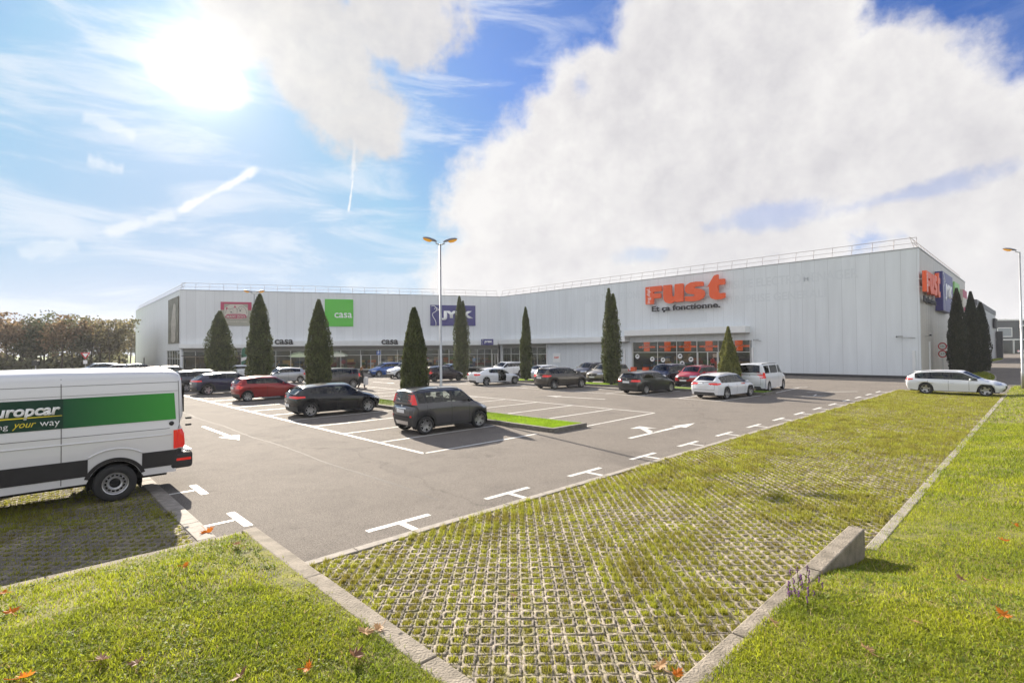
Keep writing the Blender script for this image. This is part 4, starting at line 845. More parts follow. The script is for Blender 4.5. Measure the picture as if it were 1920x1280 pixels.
def S_eval(K, u, v, su=.13, sv=.22):
    """smoothed piecewise-linear surface on arrays u, v"""
    u = np.atleast_1d(u).astype(float); v = np.atleast_1d(v).astype(float); acc = 0; n = 5
    for a in np.linspace(-1, 1, n):
        for b in np.linspace(-1, 1, n):
            uu = u+a*su; vv = v+b*sv; mir = vv > 5; vv = np.where(mir, 10-vv, vv); R, Cc = K.shape[:2]
            i = np.clip(np.floor(uu).astype(int), 0, Cc-2); j = np.clip(np.floor(vv).astype(int), 0, R-2); fu = (uu-i)[:, None]; fv = (vv-j)[:, None]
            p = (K[j, i]*(1-fu)+K[j, i+1]*fu)*(1-fv)+(K[j+1, i]*(1-fu)+K[j+1, i+1]*fu)*fv
            p = p.copy(); p[mir, 1] *= -1; acc = acc+p
    p = acc/(n*n); p[v >= 5, 1] = 0; return p
def make_car(sp):
    root = empty('car', (0, 0, 0)); K = body_surface(sp); h = sp['W']/2; wb = sp['wb']; R = sp['R']; Ra = R+sp.get('gap', .045); xf = wb/2+sp['fo']; xr = xf-sp['L']
    M_p = sp['paint']; van = sp.get('van', False)
    panes = sp['panes']          # list of (u0,u1) side lights
    vlo, vhi = sp.get('vwin', (3.10, 3.89)); gl = sp.get('glass', [M_cglass]*len(panes)); rw = sp.get('rw', (5.14, 5.90)); ws = sp.get('wsu', (2.14, 2.93))
    door = sp.get('door')        # (u0,u1) open door, right side
    us = set([0, 7] + [x for p in panes for x in p] + list(rw or ()) + list(ws)+(list(door) if door else []))
    for i in range(7):
        d = np.abs(K[:, i+1]-K[:, i]).max(); n = max(4, int(d/.055))
        for k in range(n): us.add(i+k/n)
    us = np.array(sorted(us)); keep = [0]
    special = set([0, 7] + [x for p in panes for x in p] + list(rw or ()) + list(ws)+(list(door) if door else []))
    for i in range(1, len(us)):
        if us[i]-us[keep[-1]] < .012:
            if us[i] in special: keep[-1] = i if us[keep[-1]] not in special else keep[-1]
            continue
        keep.append(i)
    us = us[keep]
    vs = np.array(sorted(set([0, .2, .4, .6, .8, 1, 1.2, 1.4, 1.6, 1.8, 2, 2.2, 2.4, 2.6, 2.8, 2.94, 3.04, 3.4, 3.6, 3.98, 4.04, 4.1, 4.22, 4.4, 4.6, 4.8, 5, vlo, vhi])))
    nu, nv = len(us), len(vs); U, V = np.meshgrid(us, vs); P = S_eval(K, U.ravel(), V.ravel()).reshape(nv, nu, 3)
    j2 = list(vs).index(2)
    for xc in (wb/2, -wb/2):
        for i in range(nu):
            x = P[0, i, 0]*.5+P[j2//2, i, 0]*.5; dx = abs(x-xc)
            if dx < Ra:
                zb = R+math.sqrt(Ra*Ra-dx*dx); z0, zt = P[0, i, 2], P[j2, i, 2]
                if zb > z0:
                    if zb > zt-.06: zb = zt-.06
                    for j in range(j2): P[j, i, 2] = zb+(P[j, i, 2]-z0)*(zt-zb)/(zt-z0)
    # full loop right..left
    full = np.concatenate([P[:-1]*np.array([1, -1, 1]), P[::-1]], 0); vf = np.concatenate([-(vs[:-1]), vs[::-1]]); side = np.concatenate([-np.ones(nv-1), np.ones(nv)]); nr = len(vf)
    groups = {}
    verts = full.reshape(-1, 3); lo_trim = sp.get('clad', 0.)
    def cls(i, j):
        u = (us[i]+us[i+1])/2; v = (abs(vf[j])+abs(vf[j+1]))/2; right = j < nv-1
        if vlo < v < vhi:
            for k, (a, b) in enumerate(panes):
                if a < u < b:
                    if door and right and k == 0: return 'door_glass'
                    return ('window', k, 1 if right else 0)
            if panes and min(p[0] for p in panes) < u < max(p[1] for p in panes): return 'pillar_r' if right else 'pillar_l'
        if door and right and door[0] < u < door[1] and .12 < v < 3.9: return 'door'
        if v > sp.get('rwv', 4.16) and rw and rw[0] < u < rw[1]: return 'rear_window'
        if v > 4.10 and ws[0] < u < ws[1]: return 'windshield'
        if lo_trim and v < lo_trim: return 'cladding'
        return 'body'
    for j in range(nr-1):
        for i in range(nu-1):
            groups.setdefault(cls(i, j), []).append((j*nu+i, j*nu+i+1, (j+1)*nu+i+1, (j+1)*nu+i))
    # nose and tail caps
    capv, capf = [], []
    jt = [k for k in range(nv) if vs[k] <= 4.0001 or abs(vs[k]-4.02) < 1e-6]; jt = [k for k in range(nv) if vs[k] <= 4.041]; top = jt[-1]; tv = vs[top]
    ts = np.array([(5-x)/(5-tv) for x in vs[top:]]); ts = np.concatenate([-ts, ts[::-1][1:]])
    caps = []
    for end, i0 in ((0, 0), (1, nu-1)):
        B = P[:, i0]; rows = []; sx = 1 if end == 0 else -1; btop = (S_eval(K, [us[i0]], [5.])[0, 0]-B[top, 0])*sx
        bm_ = sp.get('nbulge', .26) if end == 0 else sp.get('rbulge', .15)
        for k in jt:
            v = vs[k]
            if k == top: rows.append([tuple(P[top+q, i0]*np.array([1, -1, 1])) for q in range(nv-top)]+[tuple(P[nv-1-q, i0]) for q in range(1, nv-top)]); continue
            b = bm_*(1-.25*(1-min(v, 1))) if v < 2.6 else lerp(bm_, btop, min(1, (v-2.6)/1.4)); flat = sp.get('nexp' if end == 0 else 'rexp', 2.4)
            rows.append([(B[k, 0]+sx*b*(1-abs(t)**flat), B[k, 1]*t, B[k, 2]+(P[nv-1, i0, 2]-P[top, i0, 2])*(1-t*t)*min(1, max(0, (v-2.6)/1.4))) for t in ts])
        caps.append((end, rows))
    bv = [tuple(p) for p in verts]; bf = list(groups.get('body', [])); cf = list(groups.get('cladding', [])); allf = [f for g in groups.values() for f in g]
    for end, rows in caps:
        base = len(bv); w = len(rows[0]); bv += [p for r in rows for p in r]
        for j in range(len(rows)-1):
            for i in range(w-1):
                f = (base+j*w+i, base+j*w+i+1, base+(j+1)*w+i+1, base+(j+1)*w+i); allf.append(f); v = (vs[jt[j]]+vs[jt[j+1]])/2
                zl = sp.get('bumper', (0, 0))[end]
                (cf if zl and v < zl else bf).append(f)
    tree = BVHTree.FromPolygons([Vector(p) for p in bv], allf)
    def sub(name, faces, m, parent=root, smooth=True, xform=None, solid=0):
        used = sorted({i for f in faces for i in f}); mp = {a: b for b, a in enumerate(used)}; q = [bv[i] for i in used]
        if xform: q = [tuple(xform @ Vector(p)) for p in q]
        me = bpy.data.meshes.new(name); me.from_pydata(q, [], [tuple(mp[i] for i in f) for f in faces]); me.materials.append(m); me.update()
        bm = bmesh.new(); bm.from_mesh(me); bmesh.ops.remove_doubles(bm, verts=bm.verts, dist=.0008); bmesh.ops.recalc_face_normals(bm, faces=bm.faces)
        if smooth:
            for f in bm.faces: f.smooth = True
            for e in bm.edges:
                if len(e.link_faces) == 2 and e.calc_face_angle(0) > D2R(42): e.smooth = False
        bm.to_mesh(me); bm.free()
        o = bpy.data.objects.new(name, me); COL.objects.link(o); o.parent = parent
        if solid: s = o.modifiers.new('t', 'SOLIDIFY'); s.thickness = solid; s.offset = -1
        return o
    sub('body', bf, M_p)
    if cf: sub('bumper_cladding', cf, M_clad)
    for g, fs in groups.items():
        if isinstance(g, tuple): sub('window', fs, gl[g[1]])
    for g in ('windshield', 'rear_window'):
        if g in groups: sub(g, groups[g], M_cglass if g == 'windshield' else sp.get('rwglass', M_cglass))
    pil = groups.get('pillar_r', [])+groups.get('pillar_l', [])
    if pil: sub('pillar', pil, sp.get('pillarm', M_trim))
    if 'door' in groups:
        hx = S_eval(K, [door[0]], [1.5])[0]; Md = Matrix.Translation((hx[0], -h*.99, 0)) @ Matrix.Rotation(D2R(58), 4, 'Z') @ Matrix.Translation((-hx[0], h*.99, 0))
        dd = sub('open_door', groups['door'], M_p, xform=Md, solid=.05); sub('door_window', groups.get('door_glass', []), M_cglass, parent=dd, xform=Md)
    # ray helpers
    def side(x, z, s=-1, o=.006):
        r = tree.ray_cast(Vector((x, s*3, z)), Vector((0, -s, 0)))
        return None if r[0] is None or r[0].y*s < .25 else Vector((x, r[0].y+s*o, z))
    def tailp(y, z, s=None, o=.006):
        r = tree.ray_cast(Vector((xr-2, y, z)), Vector((1, 0, 0)))
        return None if r[0] is None or r[0].x > 0 else Vector((r[0].x-o, y, z))
    def nosep(y, z, s=None, o=.006):
        r = tree.ray_cast(Vector((xf+2, y, z)), Vector((-1, 0, 0)))
        return None if r[0] is None or r[0].x < 0 else Vector((r[0].x+o, y, z))
    def patch(mb, fn, lo, hi, rows=4, cols=8, s=-1, o=.006, mi=0):
        def samp(ch, t):
            t *= len(ch)-1; i = min(int(t), len(ch)-2); f = t-i; return ch[i][0]+(ch[i+1][0]-ch[i][0])*f, ch[i][1]+(ch[i+1][1]-ch[i][1])*f
        G = []
        for j in range(rows+1):
            row = []
            for i in range(cols+1):
                a, b = samp(lo, i/cols), samp(hi, i/cols); row.append(fn(lerp(a[0], b[0], j/rows), lerp(a[1], b[1], j/rows), s, o))
            G.append(row)
        base = len(mb.v); idx = {}
        for j in range(rows+1):
            for i in range(cols+1):
                if G[j][i] is not None: idx[j, i] = len(mb.v); mb.v.append(tuple(G[j][i]))
        for j in range(rows):
            for i in range(cols):
                q = [(j, i), (j, i+1), (j+1, i+1), (j+1, i)]
                if all(k in idx for k in q):
                    p = [Vector(mb.v[idx[k]]) for k in q]
                    if max((p[a]-p[b]).length for a in range(4) for b in range(4)) < .8*max(.5, sp.get('pmax', .6)): mb.f.append(tuple(idx[k] for k in q)); mb.m.append(mi)
    car = dict(root=root, side=side, tail=tailp, nose=nosep, patch=patch, K=K, xf=xf, xr=xr, h=h)
    # door seams and sills
    seams = MB(); SS = (-1, 1)
    def xu(u, v): return S_eval(K, [u], [v])[0]
    ztop = sp['belt'][0]-.02
    if not van:
        for s in SS:
            if door and s == -1: continue
            for u in sp.get('seams', ()):
                x = xu(u, 2.)[0]
                if abs(x+wb/2) < Ra+.03: pts = [(x, R+Ra*.85), (x, ztop)]
                else: pts = [(x, sp['gc']+.08), (x, ztop)]
                patch(seams, side, [(x-.006, pts[0][1]), (x+.006, pts[0][1])], [(x-.006, ztop+.02), (x+.006, ztop+.02)], 10, 1, s, .003)
        # tailgate outline
        tz0 = sp.get('gatez', (.55, 0))[0]; yy = .70*h
        patch(seams, tailp, [(-yy, tz0), (yy, tz0)], [(-yy, tz0+.012), (yy, tz0+.012)], 1, 12, 0, .003)
        for y in (-yy, yy): patch(seams, tailp, [(y-.006, tz0), (y+.006, tz0)], [(y-.006, sp['zt']-.02), (y+.006, sp['zt']-.02)], 5, 1, 0, .003)
        hz = sp['zn']-.06; patch(seams, nosep, [(-.6*h, hz), (.6*h, hz)], [(-.6*h, hz+.012), (.6*h, hz+.012)], 1, 10, 0, .003)
    if seams.f: seams.obj('panel_gaps', M_well, root)
    # handles
    for s in SS:
        for u in sp.get('handles', ()):
            p = xu(u, 2.3); q = side(p[0], sp['belt'][0]-.13, s, .02)
            if q: b = MB(); b.box(q, (.19, .03, .032)); b.obj('door_handle', sp.get('handlem', M_p), root, bevel=.01)
    # lamps
    tl = sp['tl']            # tail lamp: (side x-length at z0, at z1, z0, z1, inner y fraction, taper)
    for s in SS:
        b = MB(); z0, z1 = tl['z']; zi0, zi1 = tl.get('zi', (z0, z1))
        patch(b, side, [(xr+.04, z0), (xr+rbx(sp)+tl['sx'], tl.get('zs', (z0, z1))[0])], [(xr+.04, z1), (xr+rbx(sp)+tl['sx']*tl.get('sk', 1), tl.get('zs', (z0, z1))[1])], 5, 8, s, .014)
        patch(b, tailp, [(s*h*.97, z0), (s*h*tl['iy'], zi0)], [(s*h*.97, z1), (s*h*tl['iy'], zi1)], 4, 10, 0, .014)
        if b.f: b.obj('taillight', M_tail, root, smooth=True)
        if tl.get('clear'):
            b = MB(); c0, c1, y0, y1 = tl['clear']; patch(b, tailp, [(s*h*y0, c0), (s*h*y1, c0)], [(s*h*y0, c1), (s*h*y1, c1)], 2, 4, 0, .019); b.obj('reversing_lamp', M_head, root)
        hl = sp['hl']; b = MB(); patch(b, nosep, [(s*h*.97, hl[0]+.03), (s*h*hl[2], hl[0])], [(s*h*.97, hl[1]), (s*h*hl[2], hl[1]-.04)], 4, 8, 0, .012); patch(b, side, [(xf-.22, hl[0]+.04), (xf-.36-hl[3], hl[1]-.045)], [(xf-.22, hl[1]-.01), (xf-.36-hl[3], hl[1]-.02)], 3, 6, s, .012)
        if b.f: b.obj('headlight', M_head, root, smooth=True)
    # grille, plates, lower bumper inserts, emblem
    b = MB(); g = sp.get('grille', (sp['zn']-.26, sp['zn']-.08, .45)); patch(b, nosep, [(-h*g[2], g[0]), (h*g[2], g[0])], [(-h*g[2]*1.05, g[1]), (h*g[2]*1.05, g[1])], 3, 12, 0, .008); patch(b, nosep, [(-h*.62, sp['gc']+.09), (h*.62, sp['gc']+.09)], [(-h*.55, sp['gc']+.24), (h*.55, sp['gc']+.24)], 3, 12, 0, .008)
    b.obj('grille', M_trim, root)
    b = MB(); patch(b, tailp, [(-h*.72, sp['gc']+.08), (h*.72, sp['gc']+.08)], [(-h*.66, sp['gc']+.20), (h*.66, sp['gc']+.20)], 2, 12, 0, .009)
    if b.f: b.obj('rear_diffuser', M_clad, root)
    zp = sp.get('platez', .78)
    q = tailp(0, zp, 0, .02); b = MB(); pw = .52
    if q: b.box(q, (.012, pw, .115)); b.obj('number_plate', M_plate, root, bevel=.004)
    q = nosep(0, sp.get('fplate', .50), 0, .02); b = MB()
    if q: b.box(q, (.012, .52, .11)); b.obj('number_plate', M_plate, root, bevel=.004)
    for fn, z in ((tailp, zp+.17), (nosep, sp['zn']-.12)):
        q = fn(0, z, 0, .01)
        if q: b = MB(); b.ball((0, 0, 0), .05, 0, 8, (.2, 1, .8)); b.v = [(x+q.x, y+q.y, z_+q.z) for x, y, z_ in b.v]; b.obj('badge', M_chrome, root, smooth=True)
    # mirrors
    mx = xu(2.0, 2)[0]-sp.get('mirx', .42); mz = sp['belt'][0]+.06
    for s in SS:
        if door and s == -1: continue
        b = MB(); q = side(mx, mz-.05, s, 0); y = q.y if q else s*h; b.tube([(mx, y-s*.04, mz-.02), (mx-.01, y+s*.09, mz)], .022, 6); b.ball((mx-.02, y+s*.16, mz+.03), .10, 0, 8, (.55, 1.05, .72) if not van else (.6, .9, 1.7)); b.obj('mirror', sp.get('mirm', M_p), root, smooth=True)
    # under-body and wheel wells
    b = MB(); b.bx(xr+.35, xf-.35, -h*.80, h*.80, sp['gc']-.01, sp['gc']+.10); b.obj('underbody', M_well, root)
    for xc in (wb/2, -wb/2):
        for s in SS:
            b = MB(); n = 20; inner = h*.55; outer = h*.955; A = [math.pi*(-.12+1.24*i/n) for i in range(n+1)]
            ring = [(xc+Ra*1.01*math.cos(a), R+Ra*1.01*math.sin(a)) for a in A]
            b.grid([[(x, s*inner, z) for x, z in ring], [(x, s*outer, z) for x, z in ring]]); k = len(b.v); b.v.append((xc, s*inner, R)); b.v += [(x, s*inner, z) for x, z in ring]; b.f += [(k, k+1+i, k+2+i) for i in range(n)]; b.m += [0]*n
            b.obj('wheel_arch', M_well, root)
            if sp.get('arch'):
                b = MB(); w_ = sp['arch']; A2_ = [math.pi*(.00+1.0*i/16) for i in range(17)]; patch(b, side, [(xc+(Ra+.0)*math.cos(a), R+(Ra+.003)*math.sin(a)) for a in A2_], [(xc+(Ra+w_)*math.cos(a), R+(Ra+w_)*math.sin(a)) for a in A2_], 2, 24, s, .010)
                if b.f: b.obj('arch_trim', M_clad, root, smooth=True)
    if sp.get('sillclad'):
        for s in SS:
            b = MB(); z0 = sp['gc']+.03; z1 = z0+sp['sillclad']; x0, x1 = -wb/2+Ra+.02, wb/2-Ra-.02; patch(b, side, [(x0, z0), (x1, z0)], [(x0, z1), (x1, z1)], 2, 12, s, .010); b.obj('sill_cladding', M_clad, root, smooth=True)
    # wheels
    wheel_set(root, sp, wb, R, h)
    # cabin
    fl = sp['gc']+.12; hx = xu(3, 3)[0]; sx = hx-.42
    if not van:
        b = MB(); b.bx(hx+.12, xu(2, 3)[0]-.05, -h*.80, h*.80, sp['belt'][0]-.28, sp['belt'][0]-.06); b.obj('dashboard', M_dash, root, bevel=.04)
        for s in (-1, 1):
            y = s*h*.42; b = MB(); b.box((sx, y, fl+.24), (.50, .48, .2)); b.box((sx-.30, y, fl+.55), (.14, .46, .62), M=Matrix.Rotation(-.2, 3, 'Y')); b.box((sx-.38, y, fl+.96), (.09, .26, .17)); b.obj('seat', M_seat, root, bevel=.05)
        b = MB(); rx = sx-.95; b.box((rx, 0, fl+.24), (.5, h*1.5, .2)); b.box((rx-.27, 0, fl+.5), (.14, h*1.5, .55), M=Matrix.Rotation(-.2, 3, 'Y'))
        for y in (-h*.5, 0, h*.5): b.box((rx-.36, y, fl+.87), (.08, .24, .15))
        b.obj('rear_bench', M_seat, root, bevel=.04)
        b = MB(); n = 20; cx = sx+.42; b.tube([(cx+.17*math.cos(a)*.35, h*.42+.18*math.sin(a), sp['belt'][0]+.0+.17*math.cos(a)) for a in [2*math.pi*i/n for i in range(n+1)]], .015, 6); b.obj('steering_wheel', M_dash, root, smooth=True)
        b = MB(); b.bx(xr+.5, hx, -h*.78, h*.78, fl, fl+.02); b.bx(xr+.45, rx-.45, -h*.78, h*.78, sp['belt'][1]-.08, sp['belt'][1]-.05); b.obj('cabin_floor', M_dash, root)
    if sp.get('rails'):
        for s in SS:
            a = xu(3.15, 4.02); e = xu(4.9, 4.02); y0 = a[1]*.93; pts = [(lerp(a[0], e[0], t), s*lerp(y0, e[1]*.93, t), lerp(a[2], e[2], t)+.035+.045*math.sin(math.pi*t)**.4) for t in [i/10 for i in range(11)]]; b = MB(); b.tube(pts, .020, 6); b.obj('roof_rail', sp['rails'], root, smooth=True)
    p = xu(4.85, 5); b = MB(); b.tube([(p[0], 0, p[2]-.01), (p[0]-.10, 0, p[2]+.045)], [.02, .005], 6); b.obj('antenna', M_trim, root)
    if sp.get('wiper', True) and rw:
        a = xu(5.80, 5); c = xu(5.66, 4.5); b = MB(); b.tube([(a[0]-.03, 0, a[2]+.02), (c[0]-.03, c[1]*.8, c[2]+.03)], .012, 5); b.obj('rear_wiper', M_trim, root)
    if sp.get('spoiler'):
        a = xu(5.02, 4.3); e = xu(5.02, 5); b = MB(); ys = [-1, -.5, 0, .5, 1]; b.grid([[(lerp(e[0], a[0], abs(t))+.02, a[1]*t, lerp(e[2], a[2], abs(t))+.012) for t in ys], [(lerp(e[0], a[0], abs(t))-.16, a[1]*t*.96, lerp(e[2], a[2], abs(t))-.015) for t in ys], [(lerp(e[0], a[0], abs(t))+.0, a[1]*t, lerp(e[2], a[2], abs(t))-.05) for t in ys]]); b.obj('spoiler', sp.get('spoilm', M_p), root, smooth=True)
    return root, car
def rbx(sp): return sp.get('rb', .22)
_wheels = {}
def wheel_meshes(R, style, rim_m):
    key = (R, style, rim_m.name)
    if key in _wheels: return _wheels[key]
    w = .205; rr = R*(.70 if style != 'steel' else .60)
    t = MB(); t.lathe([(rr*.98, -w/2+.02), (rr+.02, -w/2), (R-.035, -w/2+.005), (R-.006, -w/2+.035), (R, 0), (R-.006, w/2-.035), (R-.035, w/2-.005), (rr+.02, w/2), (rr*.98, w/2-.02)], 32, 0, 'Y'); tm = t.mesh('tyre', M_tyre, True)
    r = MB(); yf = w/2-.018
    r.lathe([(rr*.985, -w/2+.03), (rr*.93, -.05), (rr*.90, yf-.05), (rr*.955, yf), (rr*.995, yf+.004), (rr*1.0, yf-.01)], 32, 0, 'Y')
    r.lathe([(0, .01), (rr*.9, .0)], 24, 1, 'Y')           # brake and shadowed well
    r.lathe([(0, .03), (rr*.55, .03), (rr*.55, .02)], 20, 2, 'Y')
    if style == 'steel':
        r.lathe([(rr*.93, yf-.045), (rr*.84, yf-.02), (rr*.76, yf-.04), (rr*.66, yf-.06), (rr*.60, yf-.03), (rr*.52, yf-.012), (rr*.44, yf-.03), (rr*.42, yf-.07)], 32, 0, 'Y')
        for k in range(14):
            a = 2*math.pi*k/14; c = Vector((rr*.755*math.cos(a), yf-.034, rr*.755*math.sin(a))); r.box(c, (.045, .006, .045), 1, M=Matrix.Rotation(-a, 3, 'Y'))
        r.lathe([(0, yf-.03), (rr*.2, yf-.03), (rr*.42, yf-.055)], 20, 1, 'Y')
    else:
        n, dbl, wd = {'ten': (5, True, .030), 'five': (5, False, .075), 'seven': (7, False, .040), 'multi': (10, False, .026), 'cover': (7, False, .062)}[style]
        for k in range(n):
            a = 2*math.pi*k/n+.2
            for o_ in ((-.13, .13) if dbl else (0,)):
                p0 = Vector((rr*.16*math.cos(a+o_*2), yf-.035, rr*.16*math.sin(a+o_*2))); p1 = Vector((rr*.93*math.cos(a+o_*1.6), yf-.012, rr*.93*math.sin(a+o_*1.6))); d = (p1-p0).normalized(); nn = Vector((-d.z, 0, d.x)); w0, w1 = wd*.75, wd*.6
                th = Vector((0, .022, 0)); vs_ = [p0-nn*w0, p0+nn*w0, p1+nn*w1, p1-nn*w1]; vs_ = [v-th for v in vs_]+vs_
                r.add(vs_, [(4, 5, 6, 7), (0, 1, 5, 4), (2, 3, 7, 6), (1, 2, 6, 5), (3, 0, 4, 7)], 0)
        r.lathe([(0, yf-.012), (rr*.15, yf-.014), (rr*.22, yf-.04)], 16, 0, 'Y')
    rm = r.mesh('rim', [rim_m, M_well, M_steel]); _wheels[key] = (tm, rm); return tm, rm
def wheel_set(root, sp, wb, R, h):
    tm, rm = wheel_meshes(R, sp.get('wheel', 'five'), sp.get('rimm', M_rim))
    for xc in (wb/2, -wb/2):
        for s in (-1, 1):
            w = bpy.data.objects.new('wheel', tm); COL.objects.link(w); w.parent = root; w.location = (xc, s*(h-.125), R); w.rotation_euler = (0, random.uniform(0, 3), 0 if s > 0 else math.pi)
            c = bpy.data.objects.new('rim', rm); COL.objects.link(c); c.parent = w
BASE = dict(gc=.20, R=.32, hood=.95, ws=.62, rro=.42, tbo=.10, ztb=.98, zt=.90, zn=.72, zc=.94, belt=(.92, .96), fo=.82, tl=dict(z=(.78, .95), iy=.55, sx=.22), hl=(.60, .74, .58, .12), seams=(2.55, 3.62, 4.72), handles=(3.45, 4.55), panes=[(2.16, 3.68), (3.74, 4.80)], clad=.0)
M_clear = glass('clear_car_glass', (.72, .78, .76), .8, .02, .01, 1.5)
def P_(**k): d = dict(BASE); d.update(k); return d
SPEC = {
 # small tall grey hatchback in the foreground
 'tall_hatch': P_(L=3.47, W=1.62, H=1.58, wb=2.28, fo=.62, gc=.22, R=.315, hood=.74, ws=.58, rro=.16, tbo=.07, ztb=1.02, zt=.98, zn=.80, zc=1.02, belt=(1.0, 1.02), nb=.22, rb=.13, rbulge=.08, nbulge=.18, rexp=3.2, tum=.80, panes=[(2.14, 3.50), (3.58, 4.55), (4.66, 4.92)], seams=(2.62, 3.54, 4.60), handles=(3.36, 4.40), drop=.04, rw=(5.10, 5.88), rwv=4.12,
    tl=dict(z=(1.03, 1.44), iy=.80, sx=.10, sk=.5), hl=(.70, .86, .55, .10), wheel='ten', arch=.075, sillclad=.10, clad=.30, bumper=(.9, 1.2), rails=M_trim, platez=.79, gatez=(.60, 0), mid=.66, glass=[M_clear, M_clear, M_cglass_dark], rwglass=M_cglass, mirm=M_trim, hipy=.96, twin=1),
 'sleek_hatch': P_(L=4.37, W=1.80, H=1.44, wb=2.69, fo=.88, R=.325, hood=1.05, ws=.72, rro=.62, tbo=.16, ztb=1.00, zt=.97, zn=.68, zc=.94, belt=(.90, .99), drop=.09, tum=.74, wheel='ten', tl=dict(z=(.83, .94), iy=.22, sx=.30, zs=(.86, .93), zi=(.86, .92)), panes=[(2.16, 3.66), (3.72, 4.84)], glass=[M_cglass, M_cglass_dark], platez=.52, spoiler=1, gatez=(.64, 0), rb=.26, bumper=(0, .8)),
 'small_hatch': P_(L=3.98, W=1.70, H=1.47, wb=2.54, fo=.78, R=.305, hood=.90, ws=.75, rro=.42, tbo=.12, ztb=1.01, zt=.96, zn=.70, zc=.96, belt=(.92, 1.0), drop=.09, wheel='cover', tl=dict(z=(.74, 1.06), iy=.66, sx=.20, sk=.35, zs=(.84, .90)), glass=[M_cglass, M_cglass_dark], platez=.78, rb=.24, spoiler=1, bumper=(0, .6)),
 'coupe_suv': P_(L=4.45, W=1.84, H=1.52, wb=2.68, fo=.90, gc=.22, R=.355, hood=1.05, ws=.68, rro=.72, tbo=.22, ztb=1.07, zt=1.03, zn=.78, zc=1.02, belt=(.98, 1.07), drop=.10, wheel='five', tl=dict(z=(.90, 1.0), iy=.1, sx=.26), arch=.05, clad=.3, bumper=(.8, .9), glass=[M_cglass, M_cglass_dark], gatez=(.66, 0), spoiler=1),
 'estate': P_(L=4.69, W=1.83, H=1.47, wb=2.69, fo=.90, R=.33, hood=1.10, ws=.86, rro=.66, tbo=.16, ztb=1.0, zt=.95, zn=.68, zc=.92, belt=(.84, .89), drop=.10, wheel='five', vwin=(3.05, 3.96), rails=M_alu, panes=[(2.16, 3.52), (3.58, 4.48), (4.56, 5.22)], seams=(2.6, 3.55, 4.52), handles=(3.38, 4.36), tl=dict(z=(.80, .93), iy=.36, sx=.26, zs=(.86, .92), zi=(.85, .92)), platez=.74, gatez=(.54, 0), rb=.24, spoiler=1),
 'mpv': P_(L=4.35, W=1.80, H=1.60, wb=2.67, fo=.86, R=.325, hood=.95, ws=.80, rro=.42, tbo=.12, ztb=1.07, zt=1.02, zn=.76, zc=1.04, belt=(1.0, 1.07), drop=.07, wheel='ten', rails=M_alu, panes=[(2.16, 3.56), (3.62, 4.56), (4.64, 5.0)], tl=dict(z=(.88, 1.04), iy=.40, sx=.26, zs=(.94, 1.02)), glass=[M_cglass, M_cglass_dark, M_cglass_dark], platez=.82, spoiler=1, gatez=(.62, 0), bumper=(0, .5)),
 'suv': P_(L=4.50, W=1.84, H=1.66, wb=2.65, fo=.88, gc=.23, R=.355, hood=1.05, ws=.66, rro=.36, tbo=.12, ztb=1.12, zt=1.06, zn=.88, zc=1.10, belt=(1.05, 1.12), drop=.06, wheel='five', rails=M_alu, arch=.06, clad=.32, sillclad=.12, bumper=(.9, .9), panes=[(2.16, 3.54), (3.60, 4.52), (4.60, 5.05)], tl=dict(z=(.92, 1.10), iy=.55, sx=.24), hl=(.76, .92, .52, .14), platez=.86, mid=.70, fplate=.56, grille=(.66, .84, .46), spoiler=1),
 'small_suv': P_(L=4.25, W=1.77, H=1.62, wb=2.60, fo=.84, gc=.23, R=.345, hood=.95, ws=.62, rro=.34, tbo=.12, ztb=1.10, zt=1.04, zn=.86, zc=1.07, belt=(1.02, 1.06), drop=.05, wheel='multi', rails=M_trim, arch=.06, clad=.34, sillclad=.12, bumper=(.9, .9), panes=[(2.16, 3.54), (3.60, 4.52), (4.60, 5.08)], tl=dict(z=(.84, 1.14), iy=.74, sx=.16), hl=(.74, .92, .52, .14), platez=.84, mid=.68, fplate=.54, grille=(.62, .84, .5)),
 'sedan': P_(L=4.63, W=1.81, H=1.43, wb=2.81, fo=.78, R=.325, hood=1.22, ws=.72, rro=1.18, tbo=.52, ztb=1.02, zt=1.01, zn=.66, zc=.93, belt=(.88, .97), drop=.06, wheel='multi', tl=dict(z=(.80, .95), iy=.52, sx=.22, zs=(.84, .93)), platez=.78, rb=.22, tb5=.06, gatez=(.60, 0), wiper=False, rw=(5.12, 5.93), tw=.0),
 'passenger_van': P_(L=5.14, W=1.93, H=1.90, wb=3.20, fo=.90, gc=.20, R=.335, hood=.80, ws=.85, rro=.10, tbo=.06, ztb=1.18, zt=1.10, zn=.92, zc=1.18, belt=(1.10, 1.16), drop=.03, tum=.84, hipy=.96, wheel='five', rails=M_trim, panes=[(2.2, 3.30), (3.38, 4.30), (4.40, 5.0)], glass=[M_cglass, M_cglass_dark, M_cglass_dark], rwglass=M_cglass_dark, rw=(5.12, 5.90), seams=(2.55, 3.34), handles=(3.2, 3.50), tl=dict(z=(.92, 1.28), iy=.84, sx=.06), hl=(.74, .95, .55, .16), platez=.92, rb=.12, rbulge=.06, rexp=3.6, mid=.74, gatez=(.5, 0), fplate=.5, pillarm=None, pmax=.6),
}
def new_car(kind, pnt, lab, cat='car', name=None, **ov):
    sp = dict(SPEC[kind]); sp.update(ov); sp['paint'] = pnt
    if sp.get('pillarm', 0) is None: sp['pillarm'] = pnt
    root, c = make_car(sp); root.name = name or {'passenger_van': 'passenger_van'}.get(kind, 'parked_car'); tag(root, lab, cat, 'cars parked in the bays'); return root, c, sp
def put(root, s, t, head, z=0.):
    """head: angle of the nose in the car-park grid, 0 = +s, 90 = +t"""
    root.location = W(s, t, z); root.rotation_euler = (0, 0, ANG_S+D2R(head))
